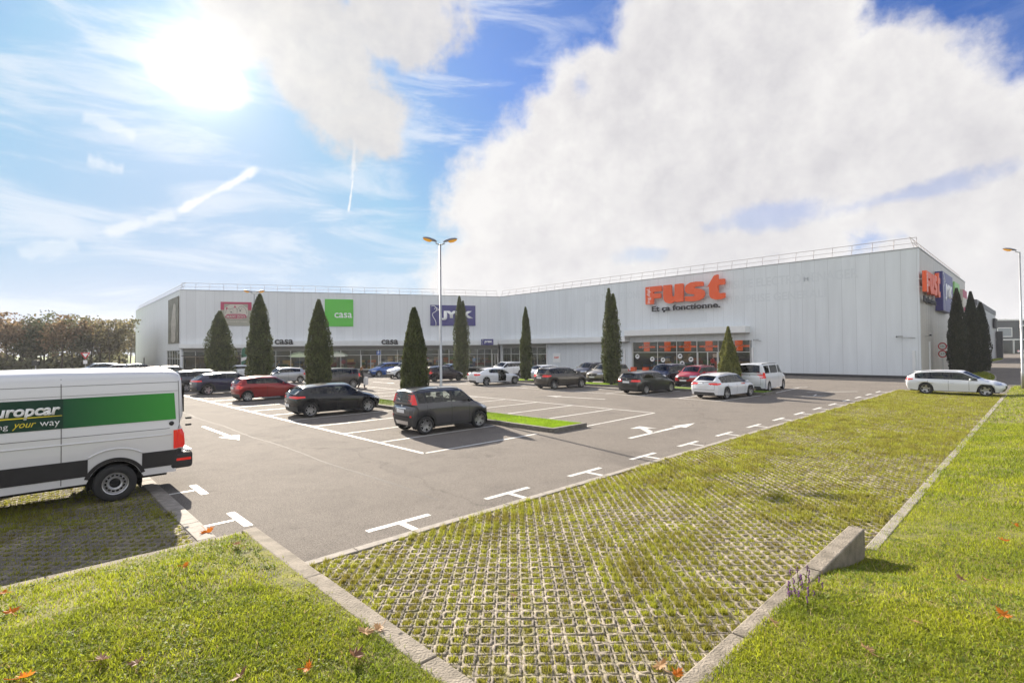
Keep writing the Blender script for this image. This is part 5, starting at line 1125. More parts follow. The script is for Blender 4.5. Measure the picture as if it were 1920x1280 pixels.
P_grey = paint('graphite', (.075, .074, .080)); P_black = paint('black', (.006, .007, .010), .2, .22); P_red = paint('dark_red', (.27, .016, .018), .4, .28); P_navy = paint('night_blue', (.022, .026, .062), .4); P_slate = paint('slate', (.07, .075, .09), .4)
P_silver = paint('silver', (.42, .44, .47), .6, .32); P_taupe = paint('taupe', (.095, .085, .075), .5, .32); P_white = paint('white', (.70, .72, .75), .0, .35); P_blue = paint('blue', (.018, .085, .33), .4, .28); P_maroonblack = paint('dark_plum', (.020, .011, .014), .3, .25)
P_beige = paint('beige', (.27, .245, .20), .5, .34); P_dkgreen = paint('dark_olive', (.030, .033, .032), .4, .28); P_brown = paint('brown', (.075, .066, .058), .5, .3); P_brightred = paint('bright_red', (.38, .012, .02), .3, .3); P_inkblue = paint('ink_blue', (.012, .014, .035), .3, .22); P_lblue = paint('pale_blue', (.22, .30, .38), .4, .32)
# row facing the first planter, noses to +s. the visible side is the right side
def row_a(kind, pnt, lab, wheel_s, side_t, head=0., **k):
    root, c, sp = new_car(kind, pnt, lab, **k); hd = D2R(head); wb, h = sp['wb'], sp['W']/2
    # right rear wheel contact at (wheel_s, side_t)
    ds, dt = wb/2, h-.1; put(root, wheel_s+ds*math.cos(hd)-dt*math.sin(hd), side_t+ds*math.sin(hd)+dt*math.cos(hd), head); return root, c, sp
rA, cA, _ = row_a('tall_hatch', P_grey, 'small tall graphite hatchback with silver wheels parked beside the grass planter', 10.22, 14.92, -3.5)
b = MB(); cA['patch'](b, cA['tail'], [(-.40, .33), (.40, .33)], [(-.44, .46), (.44, .46)], 2, 8, 0, .016); b.obj('skid_plate', M_alu, rA)
b = MB(); cA['patch'](b, cA['tail'], [(-.34, .88), (.34, .88)], [(-.34, .905), (.34, .905)], 1, 8, 0, .018); b.obj('chrome_strip', M_chrome, rA)
for s in (-1, 1):
    b = MB(); cA['patch'](b, cA['tail'], [(s*.66, .60), (s*.58, .60)], [(s*.66, .66), (s*.58, .66)], 1, 2, 0, .014); b.obj('reflector', M_tail, rA)
row_a('sleek_hatch', P_black, 'glossy black low hatchback with bright ten-spoke wheels, second from the planter end', 9.40, 22.5, -3)
row_a('small_hatch', P_red, 'dark red small hatchback between the black hatchback and the blue crossover', 9.85, 32.4, 0)
row_a('coupe_suv', P_navy, 'night-blue crossover with sloping tail and large wheels behind the red hatchback', 9.55, 39.6, 0)
row_a('mpv', P_slate, 'slate grey car half hidden by the van, left of the night-blue crossover', 9.2, 44.0, 0, rails=None)
row_a('suv', P_taupe, 'dark car with only its roof showing behind the slate grey car at the van edge', 9.6, 57.5, 0)
# row behind the planter, noses to -s; the visible side is the left side
def row_b(kind, pnt, lab, wheel_s, side_t, head=180., **k):
    root, c, sp = new_car(kind, pnt, lab, **k); wb, h = sp['wb'], sp['W']/2; hd = D2R(head)
    # rear left wheel contact at (wheel_s, side_t): rear is toward +s
    put(root, wheel_s+math.cos(hd)*wb/2-math.sin(hd)*-(h-.1), side_t+math.sin(hd)*wb/2+(h-.1), head); return root, c, sp
row_b('small_hatch', P_silver, 'silver small hatchback facing left between two dark cypresses', 19.2, 48.2, 180, wheel='five')
row_b('small_suv', P_taupe, 'taupe compact off-roader behind the black hatchback, beside the walking woman', 19.13, 37.7, 180)
row_b('small_hatch', P_white, 'white small hatchback partly hidden behind the second cypress from the left', 19.4, 62.5, 180)
# rows by the second planter
row_a('sedan', P_white, 'white saloon with its front door standing open', 27.87, 31.95, -10, door=(2.62, 3.70))
row_a('mpv', P_brown, 'grey-brown people carrier with roof rails parked by the single thin cypress', 28.3, 24.95, -8)
row_a('small_hatch', P_dkgreen, 'dark olive hatchback with clear tail lamps by the double cypress', 28.75, 17.7, -6, L=4.42, W=1.74, wb=2.62, hood=1.05, tl=dict(z=(.80, .93), iy=.45, sx=.16), wheel='cover')
rO, cO, _ = row_a('estate', P_white, 'white estate car with dark tail lamps parked in front of the white passenger van', 28.93, 12.65, -5)
def row_c(kind, pnt, lab, nose_s, side_t, head=180., **k):
    root, c, sp = new_car(kind, pnt, lab, **k); h = sp['W']/2; xf = sp['wb']/2+sp['fo']; put(root, nose_s+xf, side_t+h, head); return root, c, sp
row_c('suv', P_white, 'white off-roader facing left behind the white saloon', 35.0, 38.6)
row_c('small_hatch', P_white, 'low white car passing behind the thinnest cypress', 34.6, 33.2, L=4.3, H=1.42)
row_c('suv', P_brown, 'brown off-roader facing left by the small white wall plate', 37.6, 29.6)
row_c('suv', P_beige, 'beige off-roader with broad grille half hidden by the double cypress', 34.5, 25.4)
row_c('suv', P_inkblue, 'ink-blue off-roader with chrome window line facing left before the entrance', 35.0, 20.1, H=1.70)
row_c('small_suv', P_brightred, 'bright red compact off-roader facing left before the entrance', 35.0, 17.6)
rV, cV, _ = new_car('passenger_van', P_white, 'white passenger van with dark rear glass and roof rails near the small cypress', 'van'); put(rV, 35.2+1.6, 12.75+.87, 4)
# the shop car on the right, nose to -t
rS, cS, _ = new_car('estate', P_white, 'white estate car with orange door lettering parked across the far end of the grassed paving'); put(rS, 39.7+.81, 3.88, -89)
# near the left wing
row_a('small_hatch', P_maroonblack, 'black hatchback with dull red roof edge parked behind the lamp post', 27.9, 39.2, -8, wheel='ten', rimm=M_trim)
row_c('mpv', P_blue, 'bright blue car facing left near the glazed entrance', 28.6, 51.6, 174, rails=None)
row_c('suv', P_white, 'white off-roader facing left, half behind the cypress right of the blue car', 27.9, 46.4, 176)
row_c('small_hatch', P_lblue, 'pale blue car roof showing behind the black hatchback by the lamp post', 32.2, 44.3)
# parked beyond the vans on the left
for i, (px, pnt, lab) in enumerate(((183, P_lblue, 'pale blue car beyond the vans, leftmost of three by the field'), (216, P_white, 'white car beyond the vans, middle of three by the field'), (243, P_silver, 'silver car beyond the vans, nearest to the building corner'))):
    r_, c_, s_ = new_car(('suv', 'small_hatch', 'estate')[i], pnt, lab); d = ray(px, 690); d.z = 0; d.normalize(); q = d*86; put(r_, q.dot(E2), q.dot(E1), 190, .0)
# door lettering on the two shop cars
for root, c in ((rO, cO), (rS, cS)):
    s = -1 if root is rO else 1; q = c['side'](.72, .80, s, .02)
    if root is rS: text_obj('lettering', 'FUST', .46, M_orange, root, T((.30+.46, q.y, .77)) @ Matrix.Rotation(math.pi, 4, 'Z'), offset=.05, extrude=.003, height=.075); text_obj('lettering', 'Et ça fonctionne.', .34, M_text_dark, root, T((.26, q.y+.0, .765)) @ Matrix.Rotation(math.pi, 4, 'Z'), extrude=.002, height=.05)
    else: text_obj('lettering', 'FUST', .46, M_orange, root, T((.25, q.y, .77)), offset=.05, extrude=.003, height=.075)

# ------------------------------------------------------------ big delivery vans
SPV = P_(L=5.86, W=2.04, H=2.59, wb=3.64, fo=1.0, gc=.36, sill=.42, R=.352, hood=.75, ws=.95, rro=.10, tbo=.07, ztb=1.55, zt=1.35, zn=1.10, zc=1.42, belt=(1.38, 1.40), drop=.03, tum=.885, hipy=.985, wheel='steel', rimm=M_alu, panes=[(2.36, 3.22)], seams=(), handles=(), rw=None, rwv=9, tl=dict(z=(.90, 1.28), iy=.90, sx=.17), hl=(.86, 1.15, .62, .18), platez=1.0, rb=.10, rbulge=.05, rexp=5, mid=1.0, shd=.10, van=True, gap=.075, pillarm=None, bumpz=.46, pmax=9, wiper=False, mirm=M_trim, tb5=.05, gatez=(0, 0), fplate=.55, bumper=(0, 0))
def big_van(lab, livery=False):
    sp = dict(SPV); sp['paint'] = P_white2; root, c = make_car(sp); sp_ = sp; root.name = 'delivery_van'; tag(root, lab, 'van', 'white delivery vans in the left bays'); sd, pt = c['side'], c['patch']; xr, xf, h = c['xr'], c['xf'], c['h']
    for s in (1, -1):
        ra = .352+.075+.10; b = MB(); A = [math.pi*(.10+.80*i/20) for i in range(21)]
        # dark protective band, interrupted by the wheel arches
        def strip(x0, x1): pt(b, sd, [(x0, .56), (x1, .56)], [(x0, .88), (x1, .88)], 3, 14, s, .010)
        strip(xr+.06, -1.82-.42); strip(-1.82+.42, 1.82-.42); strip(1.82+.42, xf-.5); b.obj('protective_band', M_clad2, root, smooth=True)
        for xc in (1.82, -1.82):
            b = MB(); pt(b, sd, [(xc+(.432)*math.cos(a), .352+.432*math.sin(a)) for a in A], [(xc+.50*math.cos(a), .352+.50*math.sin(a)) for a in A], 2, 28, s, .012); b.obj('arch_trim', M_clad2, root, smooth=True)
            b = MB(); pts = [(xc+.66*math.cos(a)*1.08, .352+.66*math.sin(a)*1.02) for a in [math.pi*(.30+.40*i/24) for i in range(25)]]; pp_ = [sd(x, z, s, .004) for x, z in pts if z > .9 or True]; pp_ = [p for p in pp_ if p]; b.tube(pp_, .018, 6); b.obj('arch_bulge', P_white2, root, smooth=True)
        g = MB()
        for x in (xr+.16, -1.02, .55, 1.45):
            pt(g, sd, [(x-.006, .45), (x+.006, .45)], [(x-.006, 2.40), (x+.006, 2.40)], 16, 1, s, .005)
        for z, w_ in ((1.32, .010), (2.26, .008), (2.08, .006)): pt(g, sd, [(xr+.17, z), (1.4, z)], [(xr+.17, z+w_), (1.4, z+w_)], 1, 24, s, .005)
        g.obj('panel_gaps', M_gapgrey, root)
        b = MB(); pts = [sd(lerp(xr+.3, 1.3, i/20), 1.20, s, .002) for i in range(21)]; b.tube(pts, .016, 6); b.obj('side_crease', P_white2, root, smooth=True)
        b = MB(); q = sd(xr+.30, 1.42, s, .012); b.ball(tuple(q), .045, 0, 8, (1, .4, 1)); b.v = [(x, y, z) for x, y, z in b.v]; b.obj('fuel_cap_lock', M_trim, root, smooth=True)
        # stubs of the rear door hinges
        if s > 0:
            for z in (1.50, 1.36):
                b = MB(); b.box((xr-.01, s*h*.93, z), (.11, .05, .04)); b.obj('hinge', M_dark, root, bevel=.01)

    b = MB(); b.bx(xr-.09, xr+.33, -h*.972, h*.972, .47, .80); b.obj('rear_bumper', M_clad2, root, bevel=.06); b = MB(); b.bx(xr-.10, xr+.02, -h*.86, h*.86, .802, .83); b.obj('bumper_step', P_white2, root, bevel=.02)
    for s in (1, -1): b = MB(); b.box((xr+.08, s*h*.975, .66), (.26, .02, .05)); b.obj('reflector', M_tail, root)
    b = MB(); q = 2.05
    for s in (1, -1): b.bx(xr+.040, xr+.046, s*.08, s*.80, 1.62, 2.22)
    b.obj('rear_window', M_cglass_dark, root); b = MB(); b.box((xr+.04, 0, 1.35), (.03, .012, 2.0)); b.obj('door_gap', M_gapgrey, root)
    if livery:
        s = 1; x0, x1 = xr+.22, 1.35; tx = -1.05
        b = MB(); pt(b, sd, [(x0, 1.50), (tx, 1.50)], [(x0+.02, 2.04), (tx, 2.04)], 4, 20, s, .010); b.obj('livery_band', M_liv1, root, smooth=True)
        b = MB(); pt(b, sd, [(tx, 1.50), (x1, 1.50)], [(tx, 2.04), (x1, 2.04)], 4, 24, s, .010); b.obj('livery_band', M_liv2, root, smooth=True)
        yy = sd(-.3, 1.70, 1, .022).y; y2_ = sd(-.3, 1.56, 1, .022).y; R180 = Matrix.Rotation(math.pi, 4, 'Z')
        text_obj('lettering', 'europcar', .98, M_text_white, root, T((-.03, yy, 1.705)) @ R180, offset=.035, extrude=.003, height=.20, shear=.18)
        poly2d('yellow_swoosh', [[(0, .0), (1.0, .035), (1.75, .045), (1.75, .055), (1.0, .06), (0, .035)]], M_yel, root, T((.72, yy, 1.69)) @ R180, .003)
        text_obj('lettering', 'moving', .44, M_text_white, root, T((.12, y2_, 1.535)) @ R180, extrude=.003, height=.115, offset=-.004); text_obj('lettering', 'your', .31, M_yel, root, T((-.37, y2_, 1.535)) @ R180, extrude=.003, height=.115, shear=.4); text_obj('lettering', 'way', .27, M_text_white, root, T((-.73, y2_, 1.535)) @ R180, extrude=.003, height=.115, offset=-.004)
    return root
P_white2 = mat('van_white', (.66, .66, .68), .32, 0, coat=.6); M_clad2 = mat('van_black_cladding', (.018, .017, .020), .6, noise=.2, nscale=4); M_gapgrey = mat('gap_grey', (.10, .095, .10), .6)
M_liv1 = mat('livery_green', (.055, .27, .055), .5, coat=.0, spec=.2); M_liv2 = mat('livery_dark_green', (.010, .045, .027), .5, coat=.0, spec=.2); M_yel = mat('livery_yellow', (.75, .62, .03), .5)
# a green print that runs from dark to bright
def livgrad():
    nt = M_liv1.node_tree; N = nt.nodes; L = nt.links; tc = N.new('ShaderNodeTexCoord'); sp = N.new('ShaderNodeSeparateXYZ'); L.new(tc.outputs['Object'], sp.inputs[0]); mr = N.new('ShaderNodeMapRange'); mr.inputs[1].default_value = -1.0; mr.inputs[2].default_value = -2.7; L.new(sp.outputs[0], mr.inputs[0])
    r = N.new('ShaderNodeValToRGB'); r.color_ramp.elements[0].color = (.012, .075, .035, 1); r.color_ramp.elements[1].color = (.045, .29, .045, 1); L.new(mr.outputs[0], r.inputs[0]); L.new(r.outputs[0], N['Principled BSDF'].inputs['Base Color'])
livgrad()
v1 = big_van('white delivery van with green livery band and black lower trim in the left foreground', True)
put(v1, 1.45-1.82, 12.67+.92, 180)
for k, (t_, s_, lab) in enumerate(((17.4, -.9, 'white delivery van parked directly behind the green-banded van'), (20.2, -2.2, 'white delivery van, only the top of its roof showing, third in the row'), (24.5, -3.6, 'farthest white delivery van at the left edge, a sliver of roof'))):
    v = big_van(lab); put(v, s_-1.2, t_, 0)

# ------------------------------------------------------------ cypresses
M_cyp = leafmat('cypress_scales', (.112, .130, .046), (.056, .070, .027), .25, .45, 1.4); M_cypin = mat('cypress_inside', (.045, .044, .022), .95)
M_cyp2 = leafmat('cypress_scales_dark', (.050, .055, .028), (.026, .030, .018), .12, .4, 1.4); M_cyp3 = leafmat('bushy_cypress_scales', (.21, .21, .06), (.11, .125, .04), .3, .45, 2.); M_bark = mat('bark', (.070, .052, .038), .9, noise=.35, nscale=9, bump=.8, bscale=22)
def cypress(s, t, H_, w, lab, seed, shape='col', tops=1, mat_=None, fat=.42, z=.08, n=9000):
    r = np.random.default_rng(seed); p = W(s, t, z); root = empty('cypress_tree', p, 0, lab, 'cypress', 'columnar cypresses around the car park')
    b = MB(); b.tube([(0, 0, -.05), (0.01, 0, .5), (.02, .01, H_*.5), (0, 0, H_*.85)], [.13, .10, .07, .02], 8); b.obj('trunk', M_bark, root, smooth=True)
    leads = [(0, 0, 1.)]
    if tops > 1: leads = [(-.07*w, .03, 1.), (.12*w, -.05, .94)]+([(.05, .16*w, .9)] if tops > 2 else [])
    R0 = w/2*.92; V = []
    def prof(u):   # radius along height
        if shape == 'spindle': return float(np.interp(u, (0, .12, .3, .5, .7, .85, .95, 1), (.72, .88, 1, .93, .72, .44, .20, .05)))
        if shape == 'cone': return float(np.interp(u, (0, .12, .3, .5, .65, .8, 1), (.80, 1, .96, .74, .50, .27, .04)))
        if shape == 'jar': return float(np.interp(u, (0, .12, .35, .55, .7, .82, .93, 1), (.82, .95, 1, .90, .70, .50, .27, .07)))
        return (1-u)**.5*min(1, (u+.15)*3)**.4
    lump = value_noise
    n = int(n*1.7); per = n//len(leads)
    for li, (lx, ly, lh) in enumerate(leads):
        rr = R0*(1. if len(leads) == 1 else .80); hh = H_*lh
        u = r.random(per)**.88; a = r.uniform(0, 2*np.pi, per); pr = np.array([prof(x) for x in u])
        nz = lump(np.stack([a*2.2+li*7, u*hh*1.1], 1), 1.0, seed)*.6+lump(np.stack([a*5+3, u*hh*2.6], 1), 1., seed+1)*.4
        shell = r.random(per); rad = rr*pr*(.52+.74*nz)*(1-.28*shell**2)
        cx = lx*(1-.2*(1-u))*np.minimum(1, u*3+.3); cy = ly*np.ones(per)
        P = np.stack([cx+np.cos(a)*rad, cy+np.sin(a)*rad, .12+u*(hh-.12)], 1)
        L_ = r.uniform(.07, .18, per)*(.7+.5*(1-u)); wd = L_*r.uniform(.22, .38, per)
        out = np.stack([np.cos(a), np.sin(a), np.zeros(per)], 1); up = np.stack([np.zeros(per), np.zeros(per), np.ones(per)], 1); d = up+out*r.uniform(.05, .55, per)[:, None]+r.normal(0, .12, (per, 3)); d /= np.linalg.norm(d, axis=1)[:, None]
        th = a+np.pi/2+r.normal(0, .8, per); sd_ = np.stack([np.cos(th), np.sin(th), np.zeros(per)], 1)
        V.append(np.stack([P, P+d*(L_*.55)[:, None]+sd_*wd[:, None], P+d*L_[:, None]*1.1, P+d*(L_*.5)[:, None]-sd_*wd[:, None]], 1).reshape(-1, 3))
    V = np.concatenate(V); cr = np_mesh('crown', V, np.arange(len(V)).reshape(-1, 4), mat_ or M_cyp, root)
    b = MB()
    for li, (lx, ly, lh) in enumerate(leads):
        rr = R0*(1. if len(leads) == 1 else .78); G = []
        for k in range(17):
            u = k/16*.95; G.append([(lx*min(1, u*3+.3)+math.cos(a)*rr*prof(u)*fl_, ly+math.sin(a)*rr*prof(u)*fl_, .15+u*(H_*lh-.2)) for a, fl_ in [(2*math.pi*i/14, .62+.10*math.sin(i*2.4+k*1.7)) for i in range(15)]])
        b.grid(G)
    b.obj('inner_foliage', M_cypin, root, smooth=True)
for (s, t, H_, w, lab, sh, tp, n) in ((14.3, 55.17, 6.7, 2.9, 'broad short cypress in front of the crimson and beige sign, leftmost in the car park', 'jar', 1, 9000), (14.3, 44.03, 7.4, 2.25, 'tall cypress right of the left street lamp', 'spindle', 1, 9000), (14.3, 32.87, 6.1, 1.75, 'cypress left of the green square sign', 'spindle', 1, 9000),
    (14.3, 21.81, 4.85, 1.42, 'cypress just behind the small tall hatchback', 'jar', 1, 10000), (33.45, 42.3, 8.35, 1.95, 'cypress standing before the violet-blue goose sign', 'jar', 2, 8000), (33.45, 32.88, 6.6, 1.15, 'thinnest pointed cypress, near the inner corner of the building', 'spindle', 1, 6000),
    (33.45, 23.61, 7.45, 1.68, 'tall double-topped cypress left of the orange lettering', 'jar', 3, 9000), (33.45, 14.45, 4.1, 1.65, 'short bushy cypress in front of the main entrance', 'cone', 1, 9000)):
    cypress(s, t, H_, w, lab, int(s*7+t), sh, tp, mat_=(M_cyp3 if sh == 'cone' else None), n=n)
for px, py, ph, w, lab in ((1797, 706, 543, 1.75, 'nearest of the three dark cypresses by the right side wall'), (1823, 702, 549, 1.7, 'middle of the three dark cypresses by the right side wall'), (1841, 699, 569, 1.75, 'farthest and shortest of the three dark cypresses by the right side wall')):
    s, t = ST(px, py); 
    if t > 7.2: t = 6.6
    d_ = ray(px, ph); q = W(s, t); k = q.y/d_.y; cypress(s, t, CAM_H+k*d_.z, w, lab, px, 'jar', 1, M_cyp2, n=8000)

# ------------------------------------------------------------ street lamps
M_lampglass = mat('amber_lamp_cover', (.75, .40, .06), .2, emit=(1, .48, .06, .20), trans=.4); M_lamphead = mat('lamp_head_grey', (.16, .165, .19), .4)
def lamp(s, t, H_, lab, heads=2, ang=0., z=0.):
    root = empty('street_lamp', W(s, t, z), ang, lab, 'street lamp', 'street lamps of the car park')
    b = MB(); b.tube([(0, 0, 0), (0, 0, 1.2), (0, 0, 1.25), (0, 0, H_)], [.085, .08, .065, .045], 12); b.obj('pole', M_steel, root, smooth=True)
    for k in range(heads):
        a = 1 if k == 0 else -1; dx = Vector((a, 0, 0)); hd = MB(); base = Vector((a*.12, 0, H_+.03))
        b = MB(); b.tube([(0, 0, H_-.05), (a*.22, 0, H_+.05)], .03, 8); b.obj('arm', M_steel, root, smooth=True)
        prof = [(0, .07, .06), (.15, .11, .10), (.42, .145, .12), (.66, .13, .10), (.84, .06, .04)]; G = []
        for x, w_, h_ in prof: G.append([(a*(.16+x*.78), w_*math.cos(q), H_+.10+x*.20+h_*math.sin(q)) for q in [math.pi*i/8 for i in range(9)]])
        hd.grid(G); hd.grid([[(a*(.16+x*.78), -w_, H_+.10+x*.20), (a*(.16+x*.78), w_, H_+.10+x*.20)] for x, w_, h_ in prof]); lh = hd.obj('lamp_head', M_lamphead, root, smooth=True)
        G = []
        for x, w_, h_ in [(.30, .08, .03), (.42, .13, .10), (.60, .12, .11), (.78, .07, .07), (.83, .03, .02)]: G.append([(a*(.16+x*.78), w_*math.cos(q), H_+.095+x*.20-h_*math.sin(q)) for q in [math.pi*i/8 for i in range(9)]])
        c = MB(); c.grid(G); cov = c.obj('lamp_cover', M_lampglass, lh, smooth=True)
lamp(14.7, 20.13, 7.95, 'tall double-headed street lamp with amber covers behind the small tall hatchback', 2, ANG_S-.55)
lamp(14.7, 46.6, 7.8, 'double-headed street lamp with lit-looking covers in front of the crimson sign', 2, ANG_S-.55)
lamp(46.8, 1.21, 8.9, 'single-headed street lamp at the right edge of the picture', 1, ANG_S+math.pi*.62)
s_, t_ = ST(1906, 661); lamp(130, 9.5, 7.6, 'small distant street lamp in front of the dark showroom', 1, ANG_S+math.pi*.6)

# ------------------------------------------------------------ autumn woods on the left, single trees
M_leafs = [leafmat('autumn_leaves_'+n, c, tuple(x*.55 for x in c), .45, .35, .35) for n, c in (('orange', (.29, .20, .115)), ('ochre', (.28, .24, .125)), ('olive', (.20, .20, .11)), ('green', (.16, .18, .10)), ('russet', (.25, .19, .13)))]
def wood_tree(x, y, H_, cw, m, lab, seed, n=1500, bare=.3, name='autumn_tree', grp='autumn trees of the wood on the left'):
    r = np.random.default_rng(seed); root = empty(name, (x, y, 0), 0, lab, 'tree', grp); b = MB(); lean = r.normal(0, .03, 2)
    top = Vector((lean[0]*H_, lean[1]*H_, H_*.86)); b.tube([(0, 0, 0), (top.x*.35, top.y*.35, H_*.35), (top.x*.7, top.y*.7, H_*.62), tuple(top)], [.24*H_/16, .18*H_/16, .11*H_/16, .03], 7)
    tips = []
    for k in range(13):
        u = r.uniform(.28, .82); a = r.uniform(0, 2*np.pi); L_ = cw*.5*r.uniform(.5, 1.)*(1-.35*abs(u-.6)); p0 = Vector((top.x*u, top.y*u, H_*u)); p1 = p0+Vector((math.cos(a)*L_*.55, math.sin(a)*L_*.55, L_*.40)); p2 = p0+Vector((math.cos(a)*L_, math.sin(a)*L_, L_*r.uniform(.45, .95)))
        b.tube([p0, p1, p2], [.075*H_/16, .045*H_/16, .012], 5, cap=False); tips += [(p1, .55), (p2, 1.), (p0.lerp(p1, .7), .5)]
        for q in range(2):
            a2 = a+r.normal(0, .8); p3 = p1+Vector((math.cos(a2), math.sin(a2), r.uniform(.3, 1.)))*L_*.4; b.tube([p1, p3], [.03, .008], 4, cap=False); tips.append((p3, .8))
    tips.append((top, .8)); b.obj('trunk', M_bark, root)
    c = np.array([tuple(p) for p, w_ in tips]); k = r.integers(0, len(c), n); P = c[k]+r.normal(0, 1, (n, 3))*np.array([cw*.085, cw*.085, cw*.07]); P[:, 2] = np.clip(P[:, 2], H_*.18, H_*1.02)
    L_ = r.uniform(.11, .27, n); d = r.normal(0, 1, (n, 3)); d /= np.linalg.norm(d, axis=1)[:, None]; e = np.cross(d, r.normal(0, 1, (n, 3))); e /= np.linalg.norm(e, axis=1)[:, None]
    V = np.stack([P-d*L_[:, None], P+e*(L_*.7)[:, None], P+d*L_[:, None], P-e*(L_*.7)[:, None]], 1).reshape(-1, 3); np_mesh('crown', V, np.arange(len(V)).reshape(-1, 4), m, root)
rw = random.Random(5); kinds = ('orange', 'ochre', 'olive', 'green', 'russet')
wood = [(-12, 12.8, 'orange'), (16, 12.2, 'orange'), (40, 11, 'ochre'), (60, 9.6, 'olive'), (82, 13.2, 'green'), (98, 11.4, 'olive'), (116, 12.4, 'orange'), (136, 12.6, 'olive'), (152, 11.4, 'ochre'), (170, 12.2, 'olive'), (188, 11.6, 'russet'), (206, 12.2, 'ochre'), (224, 11.8, 'olive'), (244, 11.8, 'ochre'), (262, 12, 'olive')]
for i, (px, hh, kd) in enumerate(wood):
    d = ray(px, 660); D_ = (104 if px < 225 else 152)+rw.uniform(-3, 4); hh *= D_/104; k = D_/math.hypot(d.x, d.y)
    loc = 'at the left edge' if px < 0 else 'about %s along the wood, counted from the left edge' % ('one eighth', 'one quarter', 'three eighths', 'halfway', 'five eighths', 'three quarters', 'seven eighths', 'all the way')[min(7, px//33)]
    wood_tree(d.x*k, d.y*k, hh*.68, 6.0, M_leafs[kinds.index(kd)], '%s autumn tree of the front rank, number %d from the left' % (kd, i+1), 100+i, 1100)
for i in range(22):
    px = -30+i*13.5; d = ray(px, 660); D_ = (112 if px < 215 else 150)+rw.uniform(0, 14); k = D_/math.hypot(d.x, d.y); kd = rw.choice(kinds)
    wood_tree(d.x*k, d.y*k, rw.uniform(6.4, 8.4), 5.5, M_leafs[kinds.index(kd)], 'bushy autumn tree of the rear rank of the wood on the left', 200+i, 330, grp='rear rank of the wood on the left')
def undergrowth():
    r = np.random.default_rng(77); n = 5000; px = r.uniform(-60, 236, n); D_ = r.uniform(103, 128, n); az = np.arctan((px-960)/FPX); x = np.sin(az)*D_; y = np.cos(az)*D_; hgt = .8+2.6*value_noise(np.stack([px, D_*3], 1), .06, 9); P = np.stack([x, y, r.random(n)**1.1*hgt], 1)
    L_ = r.uniform(.25, .5, n); d = r.normal(0, 1, (n, 3)); d /= np.linalg.norm(d, axis=1)[:, None]; e = np.cross(d, r.normal(0, 1, (n, 3))); e /= np.linalg.norm(e, axis=1)[:, None]
    V = np.stack([P-d*L_[:, None], P+e*(L_*.8)[:, None], P+d*L_[:, None], P-e*(L_*.8)[:, None]], 1).reshape(-1, 3); o = np_mesh('undergrowth', V, np.arange(len(V)).reshape(-1, 4), M_leafs[2]); tag(o, 'shrubby undergrowth along the foot of the autumn wood', 'undergrowth', kind='stuff')
undergrowth()

# ------------------------------------------------------------ far right: other buildings, hill, road islands
sR = ANG_S
gb = empty('warehouse', W(120, 8.6), ANG_S, 'plain grey metal warehouse with dark roof band behind the right cypresses', 'warehouse')
M_gw = panel_mat('grey_warehouse_panels', (.40, .40, .42), 1.2, 0, .04, .06)
b = MB(); b.bx(0, 46, 0, 34, 0, 9.9); b.obj('wall', M_gw, gb); b = MB(); b.bx(-.1, 46.1, -.1, 34.1, 9.9, 10.9); b.obj('roof_band', mat('dark_roof_band', (.09, .09, .10), .5), gb); b = MB(); b.bx(44.5, 46.4, -1.2, -.102, 0, 6.2); b.obj('entrance_frame', M_plinth, gb)
b = MB(); b.bx(36, 43, -.5, -.102, 6.8, 8.9); sgn = b.obj('sign_board', M_plinth, gb)
# dark showroom with white trim
d = ray(1866, 660); q = Vector((d.x, d.y, 0))*190
sh = empty('showroom', Vector((177.5, 190, 0)), D2R(4), 'dark grey car showroom with white edges and big white lettering at the far right', 'showroom')
M_sh = mat('showroom_cladding', (.045, .05, .062), .5)
b = MB(); b.bx(0, 60, 0, 30, 5.0, 12.2); b.obj('upper_wall', M_sh, sh); b = MB(); b.bx(0, 60, 2.5, 30, 0, 5); b.obj('lower_wall', mat('showroom_glass_dark', (.02, .022, .026), .12), sh)
b = MB(); b.bx(-.3, 60, -.35, -.01, 12.0, 12.5); b.obj('top_trim', M_white, sh); b = MB(); b.bx(-.3, 60, -.35, -.01, 4.8, 5.25); b.obj('lower_trim', M_white, sh)
b = MB(); b.bx(.5, 6.4, -.2, -.02, 6.0, 6.3); b.bx(.5, 6.4, -.2, -.02, 9.2, 9.5); b.bx(6.1, 6.4, -.2, -.02, 6.301, 9.199); b.bx(.5, .8, -.2, -.02, 6.301, 9.199); wf_ = b.obj('window_frame', M_white, sh); b = MB(); b.bx(.8, 6.1, -.1, -.03, 6.3, 9.2); b.obj('window', mat('showroom_window', (.25, .28, .30), .1), wf_)
for x in (7, 16, 26): b = MB(); b.bx(x, x+.35, 0, .35, 0, 4.8); b.obj('column', M_white, sh)
text_obj('lettering', 'PEREIRA', 14, M_text_white, sh, T((9, -.4, 9.0)), offset=.01, extrude=.1, height=1.7); text_obj('lettering', 'CARS', 8, M_text_white, sh, T((12, -.4, 7.2)), offset=-.005, extrude=.1, height=1.4)
r_, c_, s__ = new_car('mpv', P_silver, 'distant silver car parked under the dark showroom'); r_.location = (183.5, 186, 0); r_.rotation_euler = (0, 0, .4)
r_, c_, s__ = new_car('suv', P_maroonblack, 'distant black car parked under the dark showroom'); r_.location = (189, 187, 0); r_.rotation_euler = (0, 0, .4)
